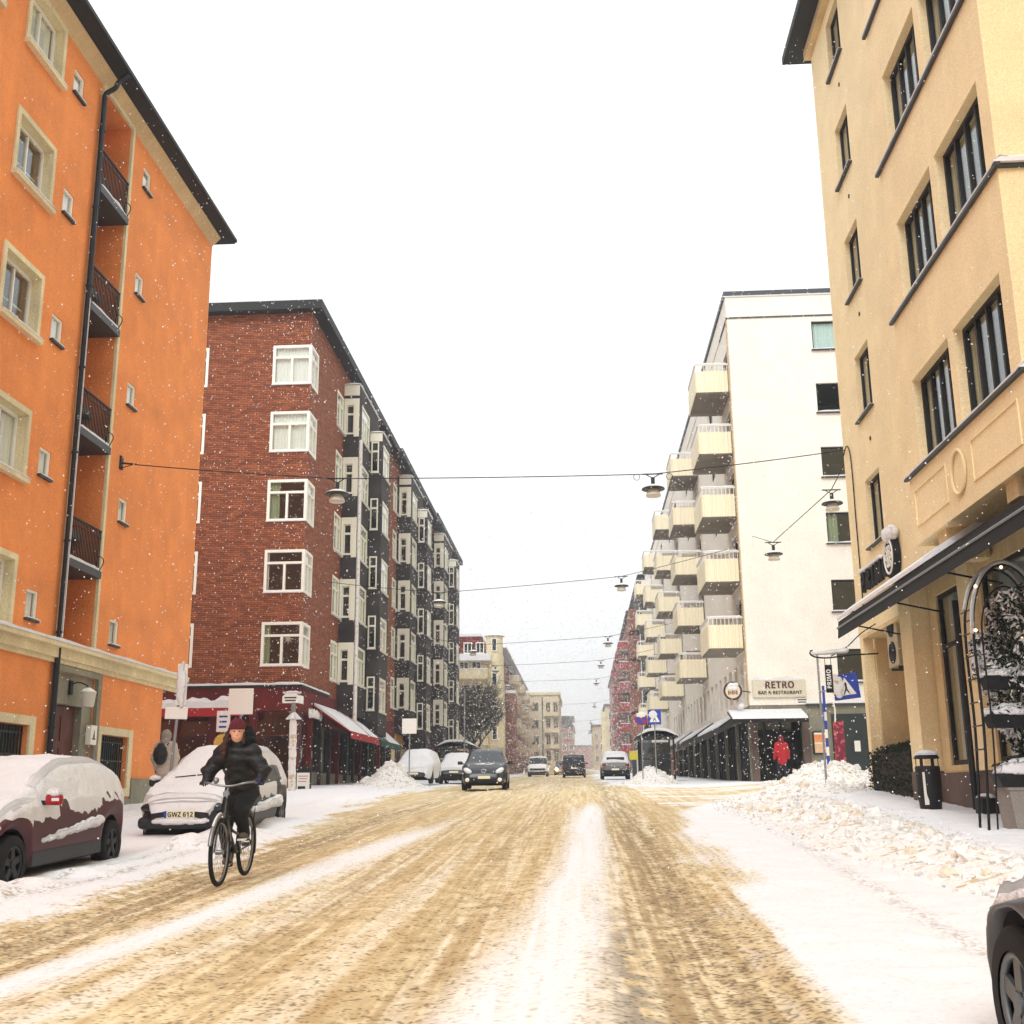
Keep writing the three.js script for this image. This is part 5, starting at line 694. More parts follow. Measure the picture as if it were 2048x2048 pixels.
function car(name, label, pos, o) {
  const { L = 4.1, hw = 0.85, wheels = [1.28, -1.32], r = 0.31, sill = 0.24, turn = 0, pitch = 0.03 } = o;
  const t = thing(name, label, o.category || 'car', pos, o.group, false); t.rotation.set(pitch, turn, 0, 'YXZ');
  const zs = []; const n = o.n || 96; for (let i = 0; i <= n; i++) { const a = i / n, e = a - 0.06 * Math.sin(a * Math.PI * 2) / 1; zs.push(-L / 2 + L * e); }
  const arch = r + 0.07;
  const low = (z) => { let y = sill; for (const w of wheels) { const d = Math.abs(z - w); if (d < arch) y = Math.max(y, r + Math.sqrt(arch * arch - d * d)); } const e = (L / 2 - Math.abs(z)); if (e < 0.12) y = Math.max(y, lerp(0.34, sill, e / 0.12)); return y; };
  const sec = (z) => {
    const soft = (k, q) => { const e = 0.09, a = Math.max(0, L / 2 - Math.abs(q)), f = Math.min(e, a); return (pw(k, q - f) + 2 * pw(k, q - f / 2) + 2 * pw(k, q) + 2 * pw(k, q + f / 2) + pw(k, q + f)) / 8; }, yt = soft(o.top, z), yb = Math.min(soft(o.belt, z), yt - 0.005), w = hw * soft(o.plan || [[-L / 2, 0.72], [-L / 2 + 0.06, 0.86], [-L / 2 + 0.25, 0.96], [-L / 2 + 0.7, 1], [L / 2 - 0.9, 1], [L / 2 - 0.35, 0.94], [L / 2 - 0.1, 0.82], [L / 2, 0.66]], z), gh = yt - yb, yl = Math.min(low(z), yb - 0.04), g = Math.min(1, gh / 0.45), rw = lerp(w * 0.92, w * (o.tumble || 0.74), g);
    return [[w * 0.93, yl], [w * 0.985, lerp(yl, yb, 0.22)], [w, lerp(yl, yb, 0.48)], [w * 0.992, lerp(yl, yb, 0.78)], [w * 0.96, yb], [lerp(w * 0.945, rw, 0.03), yb + gh * 0.05], [lerp(w * 0.945, rw, 0.5), yb + gh * 0.48], [rw, yb + gh * 0.88], [rw * 0.86, yb + gh * 0.97], [rw * 0.5, yt + 0.015], [0, yt + 0.025]];
  };
  const K = 21, P = []; // ring from +x lower edge over the top to -x lower edge
  for (const z of zs) { const s = sec(z); for (let j = 0; j < K; j++) { const [x, y] = j <= 10 ? s[j] : s[20 - j]; P.push([j <= 10 ? x : -x, y, z]); } }
  const surf = (quadsKeep, offset) => {
    const pos = [], idx = []; P.forEach((p, q) => { const v = offset ? offset(p, Math.floor(q / K), q % K) : p; pos.push(...v); });
    for (let i = 0; i < zs.length - 1; i++) for (let j = 0; j < K - 1; j++) { if (!quadsKeep(i, j <= 9 ? j : 19 - j, (zs[i] + zs[i + 1]) / 2, j > 9)) continue; const a = i * K + j, b = a + K; idx.push(a, a + 1, b + 1, a, b + 1, b); }
    return [pos, idx];
  };
  const [allPos, allIdx] = surf(() => true); const full = new THREE.BufferGeometry(); full.setAttribute('position', new THREE.Float32BufferAttribute(allPos, 3)); full.setIndex(allIdx); full.computeVertexNormals();
  const pick = (keep) => { const [, idx] = surf(keep); const g = new THREE.BufferGeometry(); g.setAttribute('position', full.attributes.position.clone()); g.setAttribute('normal', full.attributes.normal.clone()); g.setIndex(idx); return g.toNonIndexed(); };
  const inR = (z, rs) => rs && rs.some(([a, b]) => z > a && z < b);
  const isSide = (j, z) => (j === 5 || j === 6) && inR(z, o.side), isWS = (j, z) => j >= 6 && inR(z, o.ws), isRear = (j, z) => j >= 6 && inR(z, o.rear);
  const caps = []; for (const i of [0, zs.length - 1]) { const base = i * K, c = [0, (P[base][1] + P[base + 10][1]) / 2, zs[i] + (i ? 0.02 : -0.02)]; const v = []; for (let j = 0; j < K; j++) { const a = P[base + j], b = P[base + (j + 1) % K]; i ? v.push(...a, ...b, ...c) : v.push(...b, ...a, ...c); } const g = new THREE.BufferGeometry(); g.setAttribute('position', new THREE.Float32BufferAttribute(v, 3)); g.computeVertexNormals(); caps.push(g); }
  const body = put(t, 'body', [pick((i, j, z) => !(isSide(j, z) || isWS(j, z) || isRear(j, z))), ...caps], o.mat);
  put(t, 'underbody', [bx(-hw * 0.86, hw * 0.86, sill - 0.06, 0.62, -L / 2 + 0.25, Math.min(...wheels) - arch + 0.02), bx(-hw * 0.86, hw * 0.86, sill - 0.04, 0.6, Math.min(...wheels) + arch - 0.02, Math.max(...wheels) - arch + 0.02), bx(-hw * 0.86, hw * 0.86, sill - 0.06, 0.55, Math.max(...wheels) + arch - 0.02, L / 2 - 0.25), bx(-hw * 0.6, hw * 0.6, sill, 0.6, -L / 2 + 0.3, L / 2 - 0.3), bx(-hw * 0.86, hw * 0.86, r + arch - 0.03, r + arch + 0.0, -L / 2 + 0.3, L / 2 - 0.5)], M.rubber);
  for (const [nm, rs] of [['windshield', o.ws], ['rear_window', o.rear]]) if (rs) put(t, nm, pick((i, j, z) => j >= 6 && inR(z, rs)), carGlass);
  for (const rg of o.side || []) for (const s of [false, true]) put(t, 'side_window', pick((i, j, z, left) => (j === 5 || j === 6) && z > rg[0] && z < rg[1] && left === s && !isWS(j, z) && !isRear(j, z)), carGlass);
  for (const z of wheels) for (const s of [-1, 1]) {
    const w = put(t, 'wheel', tyreGeo(r, 0.2).translate(s * (hw - 0.11), r, z), M.rubber); const x = s * (hw - 0.02);
    const spokes = []; for (let q = 0; q < 5; q++) spokes.push(bx(-0.012, 0.012, 0.02, r * 0.62, -0.04, 0.04).rotateX(q * 1.2566).translate(x - s * 0.02, r, z));
    put(w, 'rim', [new THREE.TorusGeometry(r * 0.62, 0.02, 8, 28).rotateY(Math.PI / 2).translate(x - s * 0.015, r, z), new THREE.CylinderGeometry(r * 0.6, r * 0.6, 0.02, 24).rotateZ(Math.PI / 2).translate(x - s * 0.07, r, z), new THREE.CylinderGeometry(0.05, 0.05, 0.05, 12).rotateZ(Math.PI / 2).translate(x - s * 0.02, r, z), ...spokes], o.rim || darkRim);
  }
  if (o.snow) {   // snow lying on the car: thickness over the shell, tapering under the shell at its rim
    const seed = o.seed || 1, th = (p, j, z) => { const k = j <= 10 ? j : 20 - j; let w = o.snow(z, k, p[0], p[1]); if (o.patchy && k <= 5 && w > 0) w = w * 1.25 * sm(0.3, 0.52, fbm(p[2] * 5 + seed, p[1] * 7, 4)) - 0.008; return w * (0.55 + 0.95 * (fbm(p[2] * 3.4 + seed, p[0] * 3.4 + p[1] * 3.4, 4))) + (w > 0.005 ? 0.03 * (fbm(p[2] * 15, p[0] * 13 + p[1] * 13 + seed, 2) - 0.5) : 0); };
    const nn = full.attributes.normal; const [sp, si] = surf((i, j, z, left) => o.snow(z, j, 0, 0) > -0.5 || o.snow(z, j + 1, 0, 0) > -0.5, (p, i, j) => { const q = (i * K + j), d = Math.max(-0.03, th(p, j, p[2])); return [p[0] + nn.getX(q) * d * 0.6, p[1] + Math.max(nn.getY(q), 0.25) * d, p[2] + nn.getZ(q) * d * 0.6]; });
    const g = new THREE.BufferGeometry(); g.setAttribute('position', new THREE.Float32BufferAttribute(sp, 3)); g.setIndex(si); g.computeVertexNormals(); put(t, 'snow_cover', g.toNonIndexed(), M.snow);
  }
  t.userData.car = undefined; delete t.userData.car;
  return { t, body, sec };
}
function mirrors(c, z, y, x, mat, snow) { for (const s of [-1, 1]) { const m = put(c.t, 'mirror', new RoundedBoxGeometry(0.2, 0.13, 0.1, 3, 0.04).translate(s * (x + 0.1), y, z), mat); put(m, 'stalk', bx(s * (x - 0.06), s * (x + 0.03), y - 0.06, y - 0.01, z - 0.03, z + 0.03), M.black); if (snow) put(m, 'snow', netMesh((a, b, d) => ell(s * (x + 0.1), y + 0.08, z, 0.11, 0.05, 0.07)(a, b, d) + 0.02 * (fbm(a * 20, d * 20, 2) - 0.5), [s * (x + 0.1) - 0.16, y, z - 0.12], [s * (x + 0.1) + 0.16, y + 0.16, z + 0.12], 0.015), M.snow); } }
function plate(c, z, y, str, back = 1, x = 0) { const p = put(c.t, 'licence_plate', bx(x - 0.26, x + 0.26, y - 0.055, y + 0.055, z, z + back * 0.012), plateWhite); put(p, 'band', bx(x - 0.26, x - 0.215, y - 0.054, y + 0.054, z + back * 0.012, z + back * 0.015), blue); if (str) put(p, 'lettering', text(str, 0.078, 0.004).translate(x + 0.02, y - 0.04, z + 0.013), M.black); return p; }
const gy = (x, z, d = 0) => ground(x, z) + d;
const hatchTop = (L, H, nose = 0.72) => [[-L / 2, 0.8], [-L / 2 + 0.06, 0.98], [-L / 2 + 0.5, H - 0.08], [-L / 2 + 1.0, H], [-0.1, H + 0.01], [0.25, H - 0.07], [1.05, 0.98], [1.4, 0.92], [L / 2 - 0.3, 0.8], [L / 2 - 0.06, nose - 0.06], [L / 2, nose - 0.22]];
const hatchBelt = (L, b = 0.9) => [[-L / 2, 0.78], [-L / 2 + 0.1, b + 0.02], [-L / 2 + 0.6, b + 0.04], [0.9, b - 0.03], [1.3, b - 0.03], [L / 2 - 0.3, 0.72], [L / 2, 0.45]];
{ // red hatchback
  const L = 4.0, c = car('red_car', 'dark red hatchback half buried in snow at the left edge', [-7.15, gy(-6.5, -14.4, -0.13), -14.35], { L, hw: 0.84, wheels: [1.38, -1.38], r: 0.31, pitch: 0.04, top: hatchTop(L, 1.38), belt: hatchBelt(L, 0.92), side: [[-1.15, -0.3], [-0.22, 0.62]], ws: [[0.3, 1.02]], rear: [[-1.82, -1.42]], mat: paint(0x46081a, 0.55), seed: 3, patchy: true, snow: (z, k) => { const base = k >= 8 ? 0.09 : k === 7 ? 0.075 : k === 6 ? 0.045 : k === 5 ? 0.04 : k === 4 ? 0.04 : k === 3 ? (z < 1.0 ? 0.012 : 0.03) : -1; return z > 1.95 && k < 6 ? -1 : base; } });
  mirrors(c, 0.72, 0.98, 0.84, flat(0xa01018, 0.3), true);
  put(c.t, 'indicator', bx(0.93, 1.02, 0.965, 1.0, 0.772, 0.776), lampGlass);
  put(c.t, 'sill_trim', bx(0.80, 0.835, 0.24, 0.4, -0.96, 0.96), flat(0x3a3c40, 0.7));
  put(c.t, 'snow_ridge', netMesh((x, y, z) => cone(0.85, 0.52, 0.75, 0.035, 0.85, 0.66, -0.85, 0.06)(x, y, z) + 0.035 * (fbm(z * 12, y * 12, 3) - 0.5) * 2, [0.72, 0.38, -1.0], [1.0, 0.82, 0.95], 0.02), M.snow);
  for (const s of [-1, 1]) put(c.t, 'headlight', new THREE.SphereGeometry(0.14, 16, 10).scale(1, 0.6, 0.5).translate(s * 0.58, 0.66, L / 2 - 0.2), lampGlass);
}
{ // snowed-over car with plate
  const L = 4.25, c = car('snow_covered_car', 'dark hatchback under thick snow with plate GWZ 612 behind the cyclist', [-6.76, gy(-6.6, -22, -0.22), -21.75], { L, hw: 0.84, wheels: [1.32, -1.4], r: 0.31, pitch: 0.05, top: hatchTop(L, 1.52, 0.78), belt: hatchBelt(L, 0.93), side: [[-1.4, -0.4], [-0.32, 0.6]], ws: [[0.3, 1.02]], rear: [[-2.05, -1.65]], mat: paint(0x0a1118, 0.45), rim: rimMat, seed: 9, patchy: true, snow: (z, k) => { const e = z > 1.98 ? (k >= 7 ? 0.05 : -1) : 0; if (e) return e; return k >= 8 ? 0.10 : k === 7 ? 0.09 : k === 6 ? (z > -1.45 && z < 0.55 ? -0.02 : 0.07) : k === 5 ? (z > -1.45 && z < 0.6 ? -0.04 : 0.05) : k === 4 ? 0.045 : k === 3 ? 0.02 : -1; } });
  mirrors(c, 0.78, 1.02, 0.86, M.black, true); plate(c, L / 2 + 0.05, 0.55, 'GWZ 612', 1, 0.0);
  put(c.t, 'bumper', new RoundedBoxGeometry(1.5, 0.2, 0.26, 3, 0.08).translate(0, 0.4, L / 2 - 0.13), flat(0x15171a, 0.6)); put(c.t, 'snow', netMesh((x, y, z) => ell(0, 0.44, L / 2 + 0.02, 0.5, 0.07, 0.05)(x, y, z) + 0.03 * (fbm(x * 9, y * 20, 3) - 0.5), [-0.6, 0.3, L / 2 - 0.1], [0.6, 0.58, L / 2 + 0.12], 0.02), M.snow);
  for (const s of [-1, 1]) put(c.t, 'headlight', new THREE.SphereGeometry(0.16, 16, 10).scale(1.1, 0.55, 0.5).translate(s * 0.56, 0.64, L / 2 - 0.13), carGlass);
  put(c.t, 'snow_ridge', netMesh((x, y, z) => cone(0.88, 0.55, 0.8, 0.05, 0.88, 0.6, -0.95, 0.09)(x, y, z) + 0.05 * (fbm(z * 10, y * 10, 3) - 0.5) * 2, [0.7, 0.36, -1.2], [1.06, 0.84, 1.0], 0.025), M.snow);
  const blade = put(c.t, 'wiper', [rod(V3(-0.5, 1.12, 1.02), V3(0.1, 1.17, 0.98), 0.012, 0.012, 5)], M.black);
}
{ // dark car driving towards the camera
  const L = 4.3, top = [[-L / 2, 0.9], [-L / 2 + 0.1, 1.2], [-L / 2 + 0.4, 1.5], [-0.9, 1.58], [0.0, 1.58], [0.3, 1.5], [1.15, 1.04], [1.5, 0.98], [L / 2 - 0.3, 0.84], [L / 2 - 0.05, 0.68], [L / 2, 0.5]];
  const c = car('dark_car', 'black car driving towards us in the middle distance', [-3.85, gy(-3.8, -48, 0), -47.6], { L, hw: 0.9, wheels: [1.35, -1.35], r: 0.33, pitch: 0.025, turn: 0.03, top, belt: hatchBelt(L, 0.98), side: [[-1.5, -0.45], [-0.35, 0.7]], ws: [[0.32, 1.12]], mat: paint(0x10161c, 0.3) });
  mirrors(c, 0.85, 1.05, 0.9, M.black); plate(c, L / 2 + 0.03, 0.5, ''); put(c.t, 'emblem', new THREE.TorusGeometry(0.06, 0.015, 6, 20).scale(1.4, 1, 1).translate(0, 0.74, L / 2 - 0.02), chrome);
  put(c.t, 'grille', bx(-0.5, 0.5, 0.3, 0.42, L / 2 + 0.01, L / 2 + 0.03), M.rubber); put(c.t, 'snow', netMesh((x, y, z) => ell(0, 0.98, 1.35, 0.45, 0.05, 0.22)(x, y, z) + 0.05 * (fbm(x * 11, z * 11, 3) - 0.5), [-0.6, 0.85, 1.0], [0.6, 1.12, 1.7], 0.03), M.dirtySnow);
  for (const s of [-1, 1]) { put(c.t, 'headlight', new THREE.SphereGeometry(0.2, 16, 10).scale(1.0, 0.5, 0.6).rotateZ(s * 0.5).rotateY(s * 0.4).translate(s * 0.62, 0.74, L / 2 - 0.18), lampGlass); put(c.t, 'fog_lamp', new THREE.SphereGeometry(0.1, 12, 8).scale(1, 0.8, 0.5).translate(s * 0.62, 0.4, L / 2 - 0.03), M.whitePaint); }
}
const vanTop = (L, H) => [[-L / 2, H - 0.35], [-L / 2 + 0.06, H - 0.04], [-L / 2 + 0.2, H], [0.9, H], [1.15, H - 0.1], [1.75, 1.15], [L / 2 - 0.3, 1.0], [L / 2 - 0.05, 0.8], [L / 2, 0.55]], vanBelt = (L) => [[-L / 2, 0.95], [-L / 2 + 0.1, 1.1], [1.5, 1.05], [L / 2 - 0.3, 0.85], [L / 2, 0.5]], vanPlan = (L) => [[-L / 2, 0.95], [-L / 2 + 0.1, 1], [L / 2 - 0.8, 1], [L / 2 - 0.2, 0.92], [L / 2, 0.75]];
{ const L = 4.8, c = car('white_van', 'white van driving towards us far up the street', [-4.1, gy(-4, -114, -0.06), -113], { L, n: 60, hw: 0.95, wheels: [1.5, -1.5], r: 0.33, pitch: 0.022, top: vanTop(L, 1.9), belt: vanBelt(L), plan: vanPlan(L), tumble: 0.85, side: [[0.2, 1.1]], ws: [[1.12, 1.72]], mat: paint(0xe6e4de, 0.4) }); mirrors(c, 1.4, 1.2, 0.97, M.black); plate(c, L / 2 + 0.03, 0.5, ''); put(c.t, 'grille', bx(-0.7, 0.7, 0.62, 0.8, L / 2 - 0.02, L / 2 + 0.025), M.black); put(c.t, 'bumper', new RoundedBoxGeometry(1.75, 0.3, 0.2, 2, 0.06).translate(0, 0.38, L / 2 - 0.05), flat(0x2b2c2e, 0.7)); for (const s of [-1, 1]) put(c.t, 'headlight', new THREE.SphereGeometry(0.15, 12, 8).scale(1, 0.7, 0.5).translate(s * 0.7, 0.75, L / 2 - 0.1), lampGlass); }
{ const L = 4.2, c = car('headlight_car', 'far car with a bright headlight between the white van and the dark van', [-2.0, gy(-2, -128, -0.06), -127], { L, n: 50, hw: 0.88, wheels: [1.3, -1.3], r: 0.32, pitch: 0.02, top: hatchTop(L, 1.6), belt: hatchBelt(L, 0.95), side: [[-1.4, 0.5]], ws: [[0.3, 1.02]], mat: paint(0x4a3c30, 0.4) }); for (const s of [-1, 1]) { put(c.t, 'headlight', new THREE.SphereGeometry(0.17, 12, 8).scale(1, 0.8, 0.5).translate(s * 0.62, 0.68, L / 2 - 0.04), M.glow); const pl = new THREE.PointLight(0xffdca8, 6, 12); pl.name = 'headlight_beam'; pl.position.set(s * 0.62, 0.68, L / 2 + 0.12); pl.castShadow = true; c.t.add(pl); } }
{ const L = 4.7, c = car('dark_van', 'dark van seen from behind far up the street', [-0.58, gy(-0.6, -97, 0), -99], { L, n: 60, hw: 0.97, wheels: [1.45, -1.45], r: 0.33, turn: Math.PI, pitch: -0.02, top: vanTop(L, 1.88), belt: vanBelt(L), plan: vanPlan(L), tumble: 0.88, side: [[-2.1, -0.7], [-0.5, 1.0]], ws: [[1.12, 1.72]], mat: paint(0x1c2024, 0.4), rim: rimMat }); mirrors(c, 1.4, 1.2, 0.97, M.black); put(c.t, 'rear_window', bx(-0.75, 0.75, 1.12, 1.68, -L / 2 - 0.035, -L / 2 - 0.02), carGlass); put(c.t, 'bumper', new RoundedBoxGeometry(1.8, 0.22, 0.16, 2, 0.05).translate(0, 0.45, -L / 2), M.rubber); plate(c, -L / 2 - 0.03, 0.8, '', -1); for (const s of [-1, 1]) put(c.t, 'tail_light', bx(s * 0.82, s * 0.93, 0.85, 1.2, -L / 2 - 0.03, -L / 2 + 0.02), tail); put(c.t, 'snow', bx(-0.8, 0.8, 1.89, 1.93, -1.9, 0.8), M.snow); }
const snowAll = (z, k) => k >= 7 ? 0.1 : k >= 4 ? 0.06 : k === 3 ? 0.03 : -1;
{ const L = 4.4, c = car('snowy_parked_car', 'parked car under snow seen from behind, by the right snow bank', [2.15, gy(2.1, -75, 0.02), -75.5], { L, n: 60, hw: 0.92, wheels: [1.35, -1.35], r: 0.34, turn: Math.PI, pitch: -0.022, top: hatchTop(L, 1.62, 0.8), belt: hatchBelt(L, 1.0), side: [[-1.4, 0.5]], mat: paint(0x6b6a66, 0.5), seed: 4, snow: (z, k) => z < -2.1 ? -1 : snowAll(z, k) }); put(c.t, 'rear_window', bx(-0.55, 0.55, 1.12, 1.36, -L / 2 + 0.12, -L / 2 + 0.2).rotateX(0), carGlass); put(c.t, 'bumper', new RoundedBoxGeometry(1.7, 0.26, 0.2, 2, 0.05).translate(0, 0.45, -L / 2 + 0.02), M.rubber); plate(c, -L / 2 - 0.09, 0.62, '', -1); for (const s of [-1, 1]) put(c.t, 'tail_light', bx(s * 0.62, s * 0.85, 0.8, 0.98, -L / 2 - 0.03, -L / 2 + 0.06), tail); }
{ const L = 4.2, c = car('snow_mound_car', 'parked car completely rounded over by snow behind the left snow bank', [-8.05, gy(-7.9, -57.5, 0.1), -58], { L, n: 60, hw: 0.88, wheels: [1.3, -1.3], r: 0.31, pitch: 0.022, top: hatchTop(L, 1.5), belt: hatchBelt(L, 0.93), side: [[-1.3, 0.5]], ws: [[0.3, 1.02]], mat: paint(0x30353a, 0.4), seed: 6, snow: (z, k) => k >= 4 ? 0.13 : k >= 1 ? 0.09 : 0.05 }); plate(c, L / 2 + 0.03, 0.5, ''); }
{ const L = 4.2, c = car('half_snowed_car', 'snow-capped parked car with dark bumper just left of the dark car', [-6.7, gy(-6.6, -63, 0.02), -63.5], { L, n: 60, hw: 0.86, wheels: [1.3, -1.3], r: 0.31, pitch: 0.022, top: hatchTop(L, 1.5), belt: hatchBelt(L, 0.93), side: [[-1.3, 0.5]], mat: paint(0x2b3036, 0.4), seed: 8, snow: (z, k) => z > 1.95 ? -1 : snowAll(z, k) }); plate(c, L / 2 + 0.03, 0.62, ''); mirrors(c, 0.78, 1.02, 0.86, M.black, true); put(c.t, 'bumper', new RoundedBoxGeometry(1.6, 0.26, 0.26, 2, 0.06).translate(0, 0.4, L / 2 - 0.1), M.rubber); }
{ // grey car at the right edge, front wheel in view
  const L = 4.4, c = car('grey_car', 'grey car at the right edge, only its front fender and wheel in view', [2.76, gy(2.6, -4.3, -0.03), -4.2], { L, n: 140, hw: 0.88, wheels: [1.36, -1.35], r: 0.33, turn: Math.PI, pitch: -0.04, top: [[-L / 2, 0.8], [-L / 2 + 0.1, 1.0], [-1.2, 1.42], [-0.1, 1.44], [0.3, 1.36], [0.9, 0.98], [1.1, 0.88], [1.4, 0.82], [L / 2 - 0.35, 0.77], [L / 2 - 0.15, 0.7], [L / 2 - 0.05, 0.6], [L / 2, 0.46]], plan: [[-L / 2, 0.7], [-L / 2 + 0.3, 0.96], [-1, 1], [1.3, 1], [L / 2 - 0.6, 0.985], [L / 2 - 0.4, 0.95], [L / 2 - 0.22, 0.88], [L / 2 - 0.1, 0.78], [L / 2, 0.62]], belt: [[-L / 2, 0.78], [-L / 2 + 0.1, 0.92], [0.9, 0.86], [1.3, 0.78], [L / 2 - 0.3, 0.66], [L / 2, 0.42]], side: [[-1.4, -0.4], [-0.3, 0.6]], ws: [[0.32, 1.02]], mat: paint(0x4a4b4e, 0.45), rim: rimMat, seed: 12, snow: (z, k) => k >= 7 ? 0.03 : k >= 5 ? 0.012 : -1 });
  for (const z of [1.36]) put(c.t, 'arch_trim', new THREE.TorusGeometry(0.41, 0.025, 8, 30, Math.PI).rotateY(Math.PI / 2).translate(-0.865, 0.33, z), flat(0x2a2b2d, 0.7)), put(c.t, 'snow', netMesh((x, y, q) => Math.abs(Math.hypot(y - 0.33, q - z) - 0.3) < 0.06 && y > 0.3 ? Math.hypot(Math.hypot(y - 0.33, q - z) - 0.28, x + 0.83) - 0.03 - 0.03 * fbm(y * 12, q * 12, 2) : 0.1, [-0.95, 0.2, z - 0.45], [-0.7, 0.8, z + 0.45], 0.02), M.dirtySnow);
}
// ---------- people ----------
const C = (a, ra, b, rb) => cone(a[0], a[1], a[2], ra, b[0], b[1], b[2], rb);
const bounds = (pts, m) => [[0, 1, 2].map((k) => Math.min(...pts.map((p) => p[k])) - m), [0, 1, 2].map((k) => Math.max(...pts.map((p) => p[k])) + m)];
const wrinkle = (f, a, s) => (x, y, z) => f(x, y, z) + a * (fbm(x * s + z * s * 0.7, y * s * 1.6, 3) - 0.5);
function hand(at, dir, palm, s, curl) {        // palm, four fingers of unequal length bent at the knuckles, thumb from the side
  const d = V3(...dir).normalize(), n = V3(...palm).normalize(), side = new THREE.Vector3().crossVectors(d, n).multiplyScalar(s), o = V3(...at), fs = [];
  const pt = (a, b, c) => o.clone().addScaledVector(d, a).addScaledVector(side, b).addScaledVector(n, c), K = (p, q, r, r2) => cone(p.x, p.y, p.z, r, q.x, q.y, q.z, r2);
  fs.push(K(pt(0, -0.015, 0), pt(0.075, -0.022, 0), 0.022, 0.02), K(pt(0, 0.015, 0), pt(0.075, 0.022, 0), 0.022, 0.02));
  const knit = [blend(fs, 0.03)];
  [[-0.033, 0.06], [-0.011, 0.075], [0.011, 0.07], [0.033, 0.052]].forEach(([b, l]) => { const c = Math.cos(curl), q = Math.sin(curl), k0 = pt(0.08, b, 0), k1 = pt(0.08 + l * 0.5 * c, b, l * 0.5 * q), k2 = pt(0.08 + l * 0.5 * c + l * 0.4 * Math.cos(curl * 2), b, l * 0.5 * q + l * 0.4 * Math.sin(curl * 2)); knit.push(K(k0, k1, 0.0105, 0.0095), K(k1, k2, 0.0095, 0.0085)); });
  const t0 = pt(0.02, -0.035, 0.01), t1 = pt(0.055, -0.06, 0.025), t2 = pt(0.08, -0.055, 0.045); knit.push(K(t0, t1, 0.013, 0.0115), K(t1, t2, 0.0115, 0.0095));
  const f = (x, y, z) => { let m = 9; for (const k of knit) m = Math.min(m, k(x, y, z)); return m; }; const c = pt(0.06, 0, 0.02);
  return netMesh(f, [c.x - 0.15, c.y - 0.15, c.z - 0.15], [c.x + 0.15, c.y + 0.15, c.z + 0.15], 0.006);
}
function head(c, look, hairBack) {                // head with brow, nose, lips, ears; looks along +z before turning
  const f = blend([ell(0, 0.02, -0.01, 0.075, 0.1, 0.092), ell(0, -0.055, 0.025, 0.052, 0.06, 0.06), cone(0, -0.1, -0.02, 0.05, 0, -0.18, -0.035, 0.052)], 0.05), nose = blend([cone(0, 0.02, 0.082, 0.008, 0, -0.022, 0.104, 0.013), ell(0, 0.035, 0.075, 0.05, 0.012, 0.012)], 0.02), lip = ell(0, -0.056, 0.082, 0.022, 0.008, 0.008), ear = (s) => ell(s * 0.078, 0, -0.01, 0.012, 0.03, 0.02);
  const eyes = [-1, 1].map((s) => ell(s * 0.03, 0.012, 0.092, 0.016, 0.009, 0.014)); const sum = blend([f, nose, lip, ear(-1), ear(1)], 0.012);
  const g = netMesh((x, y, z) => Math.max(sum(x, y, z), -Math.min(eyes[0](x, y, z), eyes[1](x, y, z))), [-0.12, -0.22, -0.13], [0.12, 0.14, 0.13], 0.006);
  return g.rotateX(look[0]).rotateY(look[1]).translate(...c);
}
const spot = (g, c, look) => g.rotateX(look[0]).rotateY(look[1]).translate(...c);
